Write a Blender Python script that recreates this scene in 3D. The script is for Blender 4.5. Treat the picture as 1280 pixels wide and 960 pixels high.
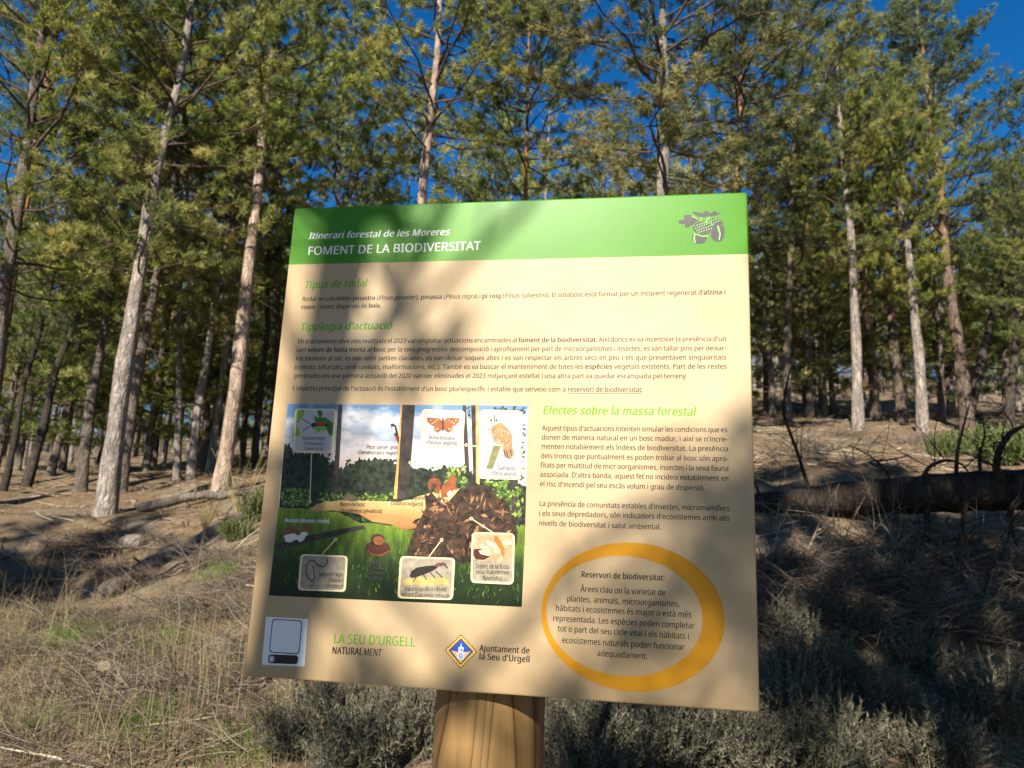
import bpy, bmesh, math, random
import numpy as np
from mathutils import Matrix, Vector

for o in list(bpy.data.objects):
    bpy.data.objects.remove(o, do_unlink=True)
SC = bpy.context.scene
COL = SC.collection
EYE = 1.5                                   # eye height above the ground at the camera, metres
R = math.radians

# ------------------------------------------------------------------ camera
up = np.array([0.0417, 0.9749, -0.2187]); up /= np.linalg.norm(up)      # world up seen from the camera (12.6 deg pitch, 2.4 deg roll)
fw = np.array([0, 0, -1.0]); yw = fw - up * (fw @ up); yw /= np.linalg.norm(yw)
xw = np.cross(yw, up)
C2W = np.array([xw, yw, up])                # camera vector -> world vector
CAM = np.array([0, 0, EYE])
cam_data = bpy.data.cameras.new('camera')
cam = bpy.data.objects.new('camera', cam_data); COL.objects.link(cam)
M4 = np.eye(4); M4[:3, :3] = C2W; M4[:3, 3] = CAM
cam.matrix_world = Matrix(M4.tolist())
cam_data.sensor_width = 36.0
FPX = 998.0                                 # focal length in pixels of a 1280 wide frame
cam_data.lens = 36.0 * FPX / 1280.0
cam_data.clip_start = 0.05; cam_data.clip_end = 1500
cam_data.dof.use_dof = True
cam_data.dof.focus_distance = 1.24
cam_data.dof.aperture_fstop = 9.5
SC.camera = cam

# ------------------------------------------------------------------ daylight
SUN_EL, SUN_AZ = R(33), R(200)              # azimuth clockwise from +Y: behind the camera, a little to the left
w = bpy.data.worlds.new('World'); SC.world = w; w.use_nodes = True
nt = w.node_tree; bg = nt.nodes['Background']
sky = nt.nodes.new('ShaderNodeTexSky'); sky.sky_type = 'NISHITA'; sky.sun_disc = False
sky.sun_elevation = SUN_EL; sky.sun_rotation = SUN_AZ
sky.altitude = 1500; sky.air_density = 1.0; sky.dust_density = 0.0; sky.ozone_density = 5.0
hs = nt.nodes.new('ShaderNodeHueSaturation'); hs.inputs['Saturation'].default_value = 1.28
nt.links.new(sky.outputs[0], hs.inputs['Color']); nt.links.new(hs.outputs[0], bg.inputs[0]); bg.inputs[1].default_value = 0.062
sun_data = bpy.data.lights.new('sun', 'SUN'); sun_data.energy = 4.9; sun_data.angle = R(0.5)
sun_data.color = (1.0, 0.93, 0.80)
sun = bpy.data.objects.new('sun', sun_data); COL.objects.link(sun)
TO_SUN = Vector((math.sin(SUN_AZ) * math.cos(SUN_EL), math.cos(SUN_AZ) * math.cos(SUN_EL), math.sin(SUN_EL)))
sun.rotation_euler = TO_SUN.to_track_quat('Z', 'Y').to_euler()
SC.view_settings.view_transform = 'Standard'; SC.view_settings.look = 'None'
SC.view_settings.gamma = 1; SC.view_settings.use_curve_mapping = False
SC.view_settings.exposure = 1.28
SC.cycles.max_bounces = 4; SC.cycles.diffuse_bounces = 3; SC.cycles.transparent_max_bounces = 6
SC.cycles.transmission_bounces = 3

# ------------------------------------------------------------------ helpers
def ray(px, py):
    """unit world direction of a point of the 1280x960 frame"""
    d = C2W @ np.array([(px - 640) / FPX, -(py - 480) / FPX, -1.0])
    return d / np.linalg.norm(d)

def at(px, py, Y):
    """world point of a frame point on the vertical plane Y metres in front of the camera"""
    d = ray(px, py)
    return CAM + d * (Y / d[1])

class MB:
    """collects vertices and faces, links them as one mesh object"""
    def __init__(self): self.v = []; self.f = {}; self.n = 0
    def add(self, V, F):
        V = np.asarray(V, float).reshape(-1, 3); F = np.asarray(F, int)
        if len(F): self.f.setdefault(F.shape[1], []).append(F + self.n)
        self.v.append(V); self.n += len(V)
    def poly(self, V):
        self.add(V, [list(range(len(V)))])
    def mesh(self, name, mat, smooth=False):
        me = bpy.data.meshes.new(name)
        V = np.concatenate(self.v) if self.v else np.zeros((0, 3))
        me.vertices.add(len(V)); me.vertices.foreach_set('co', V.astype(np.float32).ravel())
        loops = []; starts = []; s = 0
        for k, fs in self.f.items():
            F = np.concatenate(fs); loops.append(F.ravel())
            starts.append(np.arange(len(F)) * k + s); s += F.size
        if loops:
            L = np.concatenate(loops); S = np.concatenate(starts)
            me.loops.add(len(L)); me.loops.foreach_set('vertex_index', L.astype(np.int32))
            me.polygons.add(len(S)); me.polygons.foreach_set('loop_start', S.astype(np.int32))
            if smooth: me.polygons.foreach_set('use_smooth', np.ones(len(S), bool))
        me.update(calc_edges=True)
        if mat: me.materials.append(mat)
        return me
    def build(self, name, mat, parent=None, smooth=False):
        o = bpy.data.objects.new(name, self.mesh(name, mat, smooth)); COL.objects.link(o)
        if parent is not None: o.parent = parent
        return o

def tag(o, label=None, cat=None, group=None, kind=None):
    if label: o['label'] = label
    if cat: o['category'] = cat
    if group: o['group'] = group
    if kind: o['kind'] = kind
    return o

def empty(name, loc, rot=None, label=None, cat=None, group=None):
    o = bpy.data.objects.new(name, None); COL.objects.link(o)
    o.empty_display_size = 0.2
    o.location = Vector(loc)
    if rot is not None: o.rotation_euler = rot
    return tag(o, label, cat, group)

def copy_tree(src, parent=None):
    c = src.copy(); COL.objects.link(c); c.parent = parent
    for k in ('label', 'category', 'group'):
        if parent is None and k in c: del c[k]
    for ch in src.children: copy_tree(ch, c)
    return c

def nrm(a): return a / np.maximum(np.linalg.norm(a, axis=-1, keepdims=True), 1e-9)

def tubes(mb, P, Rd, s=4, cap=False):
    """P (n,m,3) polylines, Rd (n,m) radii -> tubes of s sides"""
    P = np.asarray(P, float); Rd = np.asarray(Rd, float)
    if P.ndim == 2: P = P[None]; Rd = Rd[None]
    n, m, _ = P.shape
    T = nrm(np.gradient(P, axis=1))
    ref = np.zeros_like(T); z = np.abs(T[:, :1, 2:3]) > 0.8
    ref[...] = np.where(z, np.array([1.0, 0, 0]), np.array([0, 0, 1.0]))
    A = nrm(np.cross(T, ref)); B = np.cross(T, A)
    a = np.arange(s) / s * 2 * np.pi
    V = P[:, :, None] + Rd[:, :, None, None] * (np.cos(a)[:, None] * A[:, :, None] + np.sin(a)[:, None] * B[:, :, None])
    base = (np.arange(n) * m * s)[:, None, None] + (np.arange(m - 1) * s)[None, :, None]
    i = np.arange(s); j = (i + 1) % s
    F = np.stack([base + i, base + j, base + j + s, base + i + s], -1).reshape(-1, 4)
    mb.add(V, F)
    if cap:
        for k in range(n):
            o = mb.n - n * m * s + k * m * s
            mb.f.setdefault(s, []).append(np.array([np.arange(s)[::-1] + o, np.arange(s) + o + (m - 1) * s]))

# value noise
_rs = np.random.RandomState(5); _tab = _rs.rand(256, 256)
def vnoise(x, y):
    xi = np.floor(x).astype(int); yi = np.floor(y).astype(int); fx = x - xi; fy = y - yi
    fx = fx * fx * (3 - 2 * fx); fy = fy * fy * (3 - 2 * fy)
    g = lambda a, b: _tab[a % 256, b % 256]
    return (g(xi, yi) * (1 - fx) + g(xi + 1, yi) * fx) * (1 - fy) + (g(xi, yi + 1) * (1 - fx) + g(xi + 1, yi + 1) * fx) * fy - 0.5
def fbm(x, y, o=4):
    s = 0; a = 1.0
    for k in range(o):
        s = s + a * vnoise(x * 2 ** k + 17 * k, y * 2 ** k + 31 * k); a *= 0.5
    return s

# ------------------------------------------------------------------ materials
def mk(name, rough=0.9, spec=0.2):
    m = bpy.data.materials.new(name); m.use_nodes = True
    b = m.node_tree.nodes['Principled BSDF']
    b.inputs['Roughness'].default_value = rough
    b.inputs['Specular IOR Level'].default_value = spec
    return m, m.node_tree, b
def N(nt, kind, **kw):
    n = nt.nodes.new(kind)
    for k, v in kw.items(): setattr(n, k, v)
    return n
def coord(nt, scale=(1, 1, 1), which='Object'):
    tc = N(nt, 'ShaderNodeTexCoord'); mp = N(nt, 'ShaderNodeMapping')
    mp.inputs['Scale'].default_value = scale
    nt.links.new(tc.outputs[which], mp.inputs[0]); return mp.outputs[0]
def noise(nt, vec, scale, detail=4, rough=0.55):
    n = N(nt, 'ShaderNodeTexNoise'); n.inputs['Scale'].default_value = scale
    n.inputs['Detail'].default_value = detail; n.inputs['Roughness'].default_value = rough
    if vec is not None: nt.links.new(vec, n.inputs['Vector'])
    return n.outputs['Fac']
def ramp(nt, fac, stops):
    r = N(nt, 'ShaderNodeValToRGB'); e = r.color_ramp.elements
    while len(e) < len(stops): e.new(0.5)
    for k, (p, c) in enumerate(stops):
        e[k].position = p; e[k].color = (*c, 1) if len(c) == 3 else c
    nt.links.new(fac, r.inputs[0]); return r.outputs[0]
def mix(nt, fac, a, b, blend='MIX'):
    n = N(nt, 'ShaderNodeMix', data_type='RGBA', blend_type=blend)
    for s, v in ((0, fac), (6, a), (7, b)):
        if hasattr(v, 'is_output') or isinstance(v, bpy.types.NodeSocket): nt.links.new(v, n.inputs[s])
        else: n.inputs[s].default_value = v if s == 0 else (*v, 1)
    return n.outputs[2]
def bump(nt, b, h, strength=0.5, dist=0.02):
    n = N(nt, 'ShaderNodeBump'); n.inputs['Strength'].default_value = strength; n.inputs['Distance'].default_value = dist
    nt.links.new(h, n.inputs['Height']); nt.links.new(n.outputs[0], b.inputs['Normal'])
def plain(name, c, rough=0.7, spec=0.25, var=0.0, scale=30):
    m, nt, b = mk(name, rough, spec)
    if var:
        f = noise(nt, coord(nt), scale, 3)
        col = ramp(nt, f, [(0.3, tuple(x * (1 - var) for x in c)), (0.7, tuple(min(1, x * (1 + var)) for x in c))])
        nt.links.new(col, b.inputs['Base Color'])
    else: b.inputs['Base Color'].default_value = (*c, 1)
    return m
def island_mat(name, stops, rough=0.85, transl=0.0, nscale=None):
    """colour differs from blade to blade (and clump to clump when nscale is given)"""
    m, nt, b = mk(name, rough, 0.15)
    g = N(nt, 'ShaderNodeNewGeometry')
    f = g.outputs['Random Per Island']
    if nscale:
        nz = noise(nt, coord(nt), nscale, 3)
        ma = N(nt, 'ShaderNodeMath', operation='MULTIPLY_ADD'); nt.links.new(f, ma.inputs[0]); ma.inputs[1].default_value = 0.3
        nt.links.new(nz, ma.inputs[2])
        sb = N(nt, 'ShaderNodeMath', operation='SUBTRACT'); nt.links.new(ma.outputs[0], sb.inputs[0]); sb.inputs[1].default_value = 0.15
        f = sb.outputs[0]
    col = ramp(nt, f, stops)
    if nscale:
        oi = N(nt, 'ShaderNodeObjectInfo'); hv = N(nt, 'ShaderNodeHueSaturation')
        for inp, lo, hi in (('Hue', .492, .528), ('Saturation', .86, 1.12), ('Value', 1.0, 1.4)):
            mr = N(nt, 'ShaderNodeMapRange'); mr.inputs[3].default_value = lo; mr.inputs[4].default_value = hi
            ml = N(nt, 'ShaderNodeMath', operation='MULTIPLY'); ml.inputs[1].default_value = {'Hue': 1.0, 'Saturation': 7.3, 'Value': 13.7}[inp]; fc = N(nt, 'ShaderNodeMath', operation='FRACT')
            nt.links.new(oi.outputs['Random'], ml.inputs[0]); nt.links.new(ml.outputs[0], fc.inputs[0]); nt.links.new(fc.outputs[0], mr.inputs[0]); nt.links.new(mr.outputs[0], hv.inputs[inp])
        nt.links.new(col, hv.inputs['Color']); col = hv.outputs[0]
    nt.links.new(col, b.inputs['Base Color'])
    if transl:
        t = N(nt, 'ShaderNodeBsdfTranslucent'); nt.links.new(col, t.inputs[0])
        mx = N(nt, 'ShaderNodeMixShader'); mx.inputs[0].default_value = transl
        out = nt.nodes['Material Output']
        nt.links.new(b.outputs[0], mx.inputs[1]); nt.links.new(t.outputs[0], mx.inputs[2]); nt.links.new(mx.outputs[0], out.inputs[0])
    return m
def bark(name, light, dark, scale=9.0, crack=0.5, top=None, topz=(3, 6)):
    m, nt, b = mk(name, 0.95, 0.1)
    v = coord(nt, (1, 1, 0.28))
    f = noise(nt, v, scale * 2.2, 6, 0.65)
    g = noise(nt, coord(nt, (1, 1, 0.6)), 5.5, 5, .65)
    vd = N(nt, 'ShaderNodeVectorMath', operation='MULTIPLY_ADD'); nd = N(nt, 'ShaderNodeTexNoise'); nd.inputs['Scale'].default_value = scale * .9; nt.links.new(v, nd.inputs['Vector'])
    nt.links.new(nd.outputs['Color'], vd.inputs[0]); vd.inputs[1].default_value = (.35, .35, .35); nt.links.new(v, vd.inputs[2])
    vo = N(nt, 'ShaderNodeTexVoronoi', feature='DISTANCE_TO_EDGE'); vo.inputs['Scale'].default_value = scale * 2.6
    nt.links.new(vd.outputs[0], vo.inputs['Vector'])
    e = ramp(nt, vo.outputs['Distance'], [(0.0, (0, 0, 0)), (0.3, (1, 1, 1))])
    lo = tuple(a * 0.5 + c * 0.5 for a, c in zip(light, dark))
    c1 = ramp(nt, f, [(0.34, dark), (0.46, lo), (0.60, light)])
    c2 = mix(nt, ramp(nt, g, [(0.46, (0, 0, 0)), (0.58, (.85, .85, .85))]), c1, tuple(x * 0.45 for x in light))
    inv = N(nt, 'ShaderNodeMath', operation='MULTIPLY_ADD'); nt.links.new(e, inv.inputs[0])
    inv.inputs[1].default_value = -crack; inv.inputs[2].default_value = crack
    col = mix(nt, inv.outputs[0], c2, dark)
    if top:
        tc = N(nt, 'ShaderNodeTexCoord'); sx = N(nt, 'ShaderNodeSeparateXYZ'); nt.links.new(tc.outputs['Object'], sx.inputs[0])
        mr = N(nt, 'ShaderNodeMapRange'); mr.inputs[1].default_value = topz[0]; mr.inputs[2].default_value = topz[1]
        nt.links.new(sx.outputs[2], mr.inputs[0])
        tcol = ramp(nt, f, [(0.3, tuple(x * 0.45 for x in top)), (0.65, top)])
        col = mix(nt, mr.outputs[0], col, tcol)
    nt.links.new(col, b.inputs['Base Color'])
    bump(nt, b, mix(nt, 0.35, f, e), 1.0, 0.035)
    return m

M = {}
M['bark_pale'] = bark('pale_pine_bark', (0.47, 0.40, 0.35), (0.10, 0.08, 0.066), 8, 0.5)
M['bark_pink'] = bark('smooth_pinkish_bark', (0.48, 0.365, 0.28), (0.19, 0.13, 0.095), 7, 0.3)
M['bark_grey'] = bark('grey_brown_bark', (0.26, 0.21, 0.18), (0.07, 0.055, 0.045), 9, 0.6)
M['bark_orange'] = bark('scots_pine_bark', (0.24, 0.18, 0.14), (0.07, 0.05, 0.04), 9, 0.6, (0.50, 0.24, 0.11), (3.0, 5.5))
M['bark_dark'] = bark('dark_bark', (0.12, 0.095, 0.08), (0.035, 0.028, 0.024), 9, 0.6)
M['twig'] = bark('branch_bark', (0.24, 0.18, 0.135), (0.09, 0.065, 0.05), 14, 0.3)
M['dead_wood'] = bark('dead_grey_wood', (0.33, 0.28, 0.23), (0.13, 0.10, 0.08), 14, 0.3)
GREENS = [(0.27, (0.045, 0.070, 0.022)), (0.41, (0.120, 0.148, 0.038)), (0.54, (0.245, 0.255, 0.068)), (0.67, (0.39, 0.355, 0.115)), (0.78, (0.44, 0.33, 0.11))]
BLUES = [(0.27, (0.042, 0.068, 0.030)), (0.43, (0.105, 0.135, 0.050)), (0.57, (0.20, 0.215, 0.078)), (0.70, (0.33, 0.31, 0.12)), (0.81, (0.40, 0.31, 0.11))]
M['needle'] = island_mat('yellow_green_needles', GREENS, 0.6, 0.5, 1.3)
M['needle_blue'] = island_mat('dull_green_needles', BLUES, 0.6, 0.5, 1.3)
# ------------------------------------------------------------------ the ground
_Y = np.array([-60, -25, -8, 0, 1.5, 3.2, 4.8, 6, 8, 10.5, 12, 16, 25, 40, 80, 140, 400])
_ZR = np.array([-9, -5.5, -1.7, 0, 0.22, 0.70, 1.45, 2.00, 2.60, 3.15, 3.5, 4.45, 6.8, 10.8, 21.5, 37, 60])
_ZL = np.array([-9, -5.5, -1.7, 0, 0.18, 0.46, 0.80, 0.98, 1.40, 1.90, 2.25, 2.85, 4.0, 5.9, 11.5, 20, 40])
_yy = np.linspace(-60, 400, 4601)
def _sm(z):
    a = np.interp(_yy, _Y, z); k = np.hanning(15); k /= k.sum()
    p = np.pad(a, 7, mode='edge'); return np.convolve(p, k, 'valid')
_zr, _zl = _sm(_ZR), _sm(_ZL)
def ground(X, Y):
    X = np.asarray(X, float); Y = np.asarray(Y, float)
    a = X / np.maximum(Y + 1.0, 3.0)
    t = np.clip((a + 0.50) / 0.80, 0, 1); t = t * t * (3 - 2 * t)
    z = np.interp(Y, _yy, _zl) * (1 - t) + np.interp(Y, _yy, _zr) * t
    # hollow beyond the bank on the left
    z = z - 0.55 * np.exp(-((X + 4.4) / 1.5) ** 2 - ((Y - 7.6) / 1.3) ** 2)
    # low bank crest in front of it
    d = (X + 2.9) * 0.72 - (Y - 6.7) * 0.69
    z = z + 0.10 * np.exp(-(d / 0.35) ** 2) * np.exp(-((X + 2.9) / 1.4) ** 2)
    far = np.clip(np.abs(Y) / 12, 0.35, 2.5)
    z = z + 0.16 * far * fbm(X * 0.45 + 3, Y * 0.45 + 7, 3) + 0.05 * fbm(X * 2.6, Y * 2.6, 3)
    z = z + 0.22 * fbm(X * 1.1 + 9, Y * 1.1 + 4, 3) * np.exp(-((Y - 7.5) / 3.2) ** 2)
    return z
def gz(X, Y): return float(ground(np.array([X]), np.array([Y]))[0])

def axis(parts):
    out = []
    for a, b, st in parts: out.append(np.arange(a, b, st))
    return np.unique(np.concatenate(out + [np.array([parts[-1][1]])]))
gx = axis([(-220, -60, 16), (-60, -20, 2.5), (-20, -7, 0.45), (-7, 7, 0.09), (7, 20, 0.45), (20, 60, 2.5), (60, 220, 16)])
gy = axis([(-60, -6, 2.5), (-6, 1, 0.35), (1, 10, 0.09), (10, 24, 0.22), (24, 60, 1.2), (60, 400, 10)])
GX, GY = np.meshgrid(gx, gy); GZ = ground(GX, GY)
fine = np.exp(-((GY - 5) / 9) ** 2)
GZ = GZ + fine * (0.045 * fbm(GX * 5, GY * 5, 4))
mb = MB(); nx = len(gx)
i = (np.arange(len(gy) - 1)[:, None] * nx + np.arange(nx - 1)[None]).ravel()
mb.add(np.stack([GX, GY, GZ], -1), np.stack([i, i + 1, i + nx + 1, i + nx], -1))
m, nt, b = mk('forest_floor', 1.0, 0.05)
v = coord(nt)
n1 = noise(nt, v, 1.1, 5, 0.6); n2 = noise(nt, v, 9, 6, 0.7); n3 = noise(nt, v, 55, 4, 0.7); n4 = noise(nt, v, 0.6, 3)
c1 = ramp(nt, n2, [(0.30, (0.040, 0.028, 0.018)), (0.45, (0.12, 0.080, 0.047)), (0.58, (0.20, 0.140, 0.084)), (0.72, (0.30, 0.23, 0.16))])
c2 = ramp(nt, n3, [(0.32, (0.045, 0.030, 0.020)), (0.5, (0.165, 0.115, 0.07)), (0.66, (0.34, 0.265, 0.19))])
c3 = mix(nt, 0.5, c1, c2)
c4 = mix(nt, ramp(nt, n1, [(0.50, (0, 0, 0)), (0.66, (1, 1, 1))]), c3, mix(nt, 0.6, c3, (0.21, 0.18, 0.145)))
c5 = mix(nt, ramp(nt, n4, [(0.56, (0, 0, 0)), (0.68, (0.5, 0.5, 0.5))]), c4, (0.11, 0.11, 0.04))
nt.links.new(c5, b.inputs['Base Color'])
bump(nt, b, mix(nt, 0.5, n2, n3), 0.9, 0.05)
tag(mb.build('ground', m, None, True), kind='structure')

# ------------------------------------------------------------------ pines
def needles(mb, P, D, k, nl, nw, rng, spread=(0.3, 1.45)):
    n = len(P)
    P = np.repeat(P, k, 0); D = np.repeat(D, k, 0); t = n * k
    r = rng.normal(size=(t, 3)); pr = nrm(r - (r * D).sum(1, keepdims=True) * D)
    a = rng.uniform(*spread, size=(t, 1))
    d = D * np.cos(a) + pr * np.sin(a)
    p = P - D * rng.uniform(0, 0.13, size=(t, 1))
    sd = nrm(np.cross(d, rng.normal(size=(t, 3)))) * (nw / 2)
    L = nl * rng.uniform(0.65, 1.15, size=(t, 1))
    V = np.stack([p - sd, p + sd, p + d * L], 1)
    mb.add(V, np.arange(t * 3).reshape(-1, 3))

def pine(name, seed, H, cb, crad, shape, r0, barkm, needlem, dens=1.0, k=20, nl=0.135, nw=0.0135, dead=0.35, whorl=0.40,
         droop=0.0, wob=0.05, fork=False, gap=0.0, far=False):
    """builds one pine standing at the origin: trunk, branches, crown"""
    rng = np.random.RandomState(seed)
    root = empty(name, (0, 0, 0))
    # trunk
    m = 9 if far else 22
    z = np.linspace(-0.4, H, m); t = np.clip(z / H, 0, 1)
    px = np.interp(z, np.linspace(0, H, 7), np.r_[0, rng.normal(0, wob, 6)]) ; py = np.interp(z, np.linspace(0, H, 7), np.r_[0, rng.normal(0, wob, 6)])
    ker = np.array([0.25, 0.5, 0.25])
    for _ in range(2):
        px[1:-1] = np.convolve(px, ker, 'valid'); py[1:-1] = np.convolve(py, ker, 'valid')
    rad = r0 * (1 - t) ** 0.75 * 0.93 + 0.012 + r0 * 0.35 * np.exp(-np.maximum(z, 0) / 0.22)
    T = MB(); s = 6 if far else 12
    tubes(T, np.stack([px, py, z], -1), rad * (1 + 0.05 * rng.normal(size=m)), s)
    V = T.v[0]; ctr = np.repeat(np.stack([px, py, z], -1), s, 0)
    T.v[0] = ctr + (V - ctr) * (1 + 0.07 * rng.normal(size=(len(V), 1)))
    T.build('trunk', barkm, root, True)
    axis_pt = lambda zz: np.array([np.interp(zz, z, px), np.interp(zz, z, py), zz])
    B = MB(); Pt = []; Dt = []
    # dead snags on the bole
    zz = 1.6
    while zz < cb and dead > 0:
        zz += rng.exponential(0.30 / dead)
        if zz >= cb: break
        az = rng.uniform(0, 6.28); L = rng.uniform(0.15, 0.9) * (0.6 + zz / H)
        e = rng.uniform(-0.25, 0.45)
        d = np.array([math.cos(az) * math.cos(e), math.sin(az) * math.cos(e), math.sin(e)])
        u = np.linspace(0, 1, 5)[:, None]
        P = axis_pt(zz) + d * L * u + np.array([0, 0, -1]) * (u ** 2) * L * rng.uniform(-0.15, 0.3) + rng.normal(0, 0.02, (5, 3)) * u
        tubes(B, P, np.linspace(0.011, 0.003, 5), 4)
    zz = cb
    while zz < H - 0.25:
        t = (zz - cb) / (H - cb)
        if shape == 'cone': sh = (0.85 + 0.15 * min(1, t / .12)) * (1 - t) ** 0.8 + 0.07
        elif shape == 'round': sh = math.sqrt(max(0, 1 - (2 * t - 0.85) ** 2 / 1.45)) * 0.98 + 0.03
        elif shape == 'flat': sh = min(1, 0.45 + t * 0.9) * (1 - max(0, t - 0.6) / 0.45 * 0.75)
        else: sh = (0.55 + 1.2 * t if t < .35 else (1 - ((t - .35) / .65) ** 1.7) * .95 + .06)
        nb = rng.randint(3, 6) if not far else 3
        a0 = rng.uniform(0, 6.28)
        for q in range(nb):
            if rng.rand() < gap: continue
            az = a0 + q * 6.283 / nb + rng.normal(0, .3)
            L = max(.25, crad * sh * rng.uniform(.6, 1.2))
            e0 = rng.normal(0.05, .12) + 0.75 * t - droop * (1 - t)
            hd = np.array([math.cos(az), math.sin(az), 0]); sd = np.array([-hd[1], hd[0], 0])
            u = np.linspace(0, 1, 6)[:, None]; bend = rng.normal(0, .12)
            P = axis_pt(zz + rng.uniform(-.12, .12)) + hd * L * u * math.cos(e0) + sd * bend * L * u ** 2 + np.array([0, 0, 1.0]) * (L * (math.sin(e0) * u + rng.uniform(.05, .28) * u ** 2))
            P[1:] += rng.normal(0, .02 * L, (5, 3))
            rb = (0.007 + 0.0085 * L) * (1 if not far else 1.3)
            tubes(B, P, np.linspace(rb, .006, 6), 4 if not far else 3)
            ns = max(3, int(L / (0.125 if not far else .34) * dens))
            us = rng.uniform(.30 if L > .8 else .1, 1, ns); us[0] = 1
            for uu in us:
                i = min(4, int(uu * 5)); fr = uu * 5 - i
                p0 = P[i] * (1 - fr) + P[i + 1] * fr
                tg = nrm(P[i + 1] - P[i])
                ang = rng.choice([-1, 1]) * rng.uniform(.35, 1.15) if uu < 1 else 0
                dd = nrm(tg * math.cos(ang) + np.cross([0, 0, 1], tg) * math.sin(ang) + np.array([0, 0, rng.uniform(-.1, .55)]))
                l = rng.uniform(.18, .5) * (0.6 + .5 * (1 - uu)) * (1.5 if far else 1) + .08
                pe = p0 + dd * l
                if not far or rng.rand() < .3:
                    tubes(B, np.stack([p0, (p0 + pe) / 2 + rng.normal(0, .015, 3), pe]), [.005, .004, .003], 3)
                up_ = np.array([0, 0, rng.uniform(.1, .7)])
                for w_ in (1.0, .92, .82)[:(3 if not far else 2)]:
                    Pt.append(p0 + dd * l * w_ + rng.normal(0, .028 if not far else .07, 3)); Dt.append(nrm(dd * .7 + up_ + rng.normal(0, .55, 3)))
        zz += whorl * rng.uniform(.6, 1.3) * (1.7 if far else 1)
    for q in range(5):
        Pt.append(axis_pt(H) + rng.normal(0, .06, 3)); Dt.append(nrm(np.array([0, 0, 1.0]) + rng.normal(0, .3, 3)))
    B.build('branches', M['twig'], root, True)
    K = MB(); needles(K, np.array(Pt), np.array(Dt), k, nl, nw, rng)
    K.build('crown', needlem, root)
    root['h'] = H; root['r0'] = r0
    return root

M['bark_rust'] = bark('rusty_grey_bark', (0.24, 0.18, 0.14), (0.07, 0.05, 0.04), 9, 0.6, (0.33, 0.19, 0.11), (3.5, 7.0))
PR = {}
PR['tall1'] = pine('pine_tree', 11, 12, 6.0, 2.5, 'round', .15, M['bark_pink'], M['needle'], 1.15, gap=.14)
PR['tall2'] = pine('pine_tree', 12, 12, 5.2, 2.7, 'flat', .15, M['bark_pale'], M['needle'], 1.15, wob=.09, gap=.14)
PR['mid1'] = pine('pine_tree', 13, 11, 3.9, 2.6, 'x', .15, M['bark_pale'], M['needle'], 1.2, wob=.08, gap=.14)
PR['mid2'] = pine('pine_tree', 14, 11, 3.6, 2.6, 'round', .14, M['bark_grey'], M['needle'], 1.15, dead=.8, gap=.14)
PR['scots'] = pine('pine_tree', 15, 11, 4.2, 2.2, 'round', .14, M['bark_orange'], M['needle_blue'], 1.2, k=20, nl=.10, nw=.0125, dead=.8, gap=.14)
PR['cone'] = pine('pine_tree', 16, 12, 5.0, 2.4, 'cone', .15, M['bark_rust'], M['needle_blue'], 1.7, k=22, nl=.095, nw=.0135, dead=.9, whorl=.26, gap=.06)
PR['dark'] = pine('pine_tree', 17, 11, 4.6, 2.1, 'round', .13, M['bark_dark'], M['needle_blue'], 1.1, nl=.12, wob=.09, gap=.14)
PR['bush'] = pine('pine_tree', 18, 6, 0.8, 1.6, 'cone', .09, M['bark_grey'], M['needle'], 1.15, dead=0)
PR['shade'] = pine('pine_tree', 19, 10.6, 6.7, 2.2, 'round', .14, M['bark_pale'], M['needle'], 1.9, k=20, nw=.02, whorl=.3)
PR['open'] = pine('pine_tree', 23, 9, 3.9, 1.5, 'round', .12, M['bark_pale'], M['needle'], .66, k=17, nw=.015, gap=.30, whorl=.31)
FAR = [pine('pine_tree', 30, 11, 4.2, 1.9, 'round', .13, M['bark_pale'], M['needle'], 1.15, k=13, nl=.27, nw=.034, dead=.3, far=True),
       pine('pine_tree', 31, 12, 5.2, 1.9, 'x', .13, M['bark_pale'], M['needle_blue'], 1.15, k=13, nl=.25, nw=.034, dead=.3, far=True),
       pine('pine_tree', 32, 10, 2.6, 2.0, 'cone', .12, M['bark_pale'], M['needle'], 1.15, k=13, nl=.27, nw=.034, dead=.3, far=True),
       pine('pine_tree', 33, 11, 4.8, 1.9, 'flat', .12, M['bark_orange'], M['needle'], 1.15, k=13, nl=.26, nw=.034, dead=.4, far=True)]
LOW = [pine('pine_tree', 40, 11, 0.8, 2.3, 'cone', .12, M['bark_grey'], M['needle'], 1.15, k=13, nl=.30, nw=.04, dead=0, far=True),
       pine('pine_tree', 41, 12, 1.2, 2.2, 'x', .12, M['bark_pale'], M['needle_blue'], 1.15, k=13, nl=.30, nw=.04, dead=0, far=True)]
PROTOS = list(PR.values()) + FAR + LOW
rt = random.Random(3)

def stand(proto, x, y, H, r, tilt=None, crown=1.0, name='pine_tree', label=None, group=None, rz=None, sink=0.0):
    """a copy of a pine, its height H and base radius r set, axis along tilt"""
    o = copy_tree(proto); o.name = name
    s = H / proto['h']; sx = r / proto['r0']
    o.location = (x, y, gz(x, y) - sink)
    rz = rt.uniform(0, 6.28) if rz is None else rz
    q = Vector((0, 0, 1)).rotation_difference(Vector(tilt)) if tilt is not None else Vector((0, 0, 1)).rotation_difference(Vector((rt.gauss(0, .02), rt.gauss(0, .02), 1)))
    o.rotation_mode = 'QUATERNION'
    o.rotation_quaternion = q @ Matrix.Rotation(rz, 4, 'Z').to_quaternion()
    o.scale = (s, s, s)
    for ch in o.children:
        if ch.name.startswith('trunk'): ch.scale = (sx / s, sx / s, 1)
        elif crown != 1.0: ch.scale = (crown, crown, 1)
    tag(o, label, 'pine tree', group)
    return o

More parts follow.
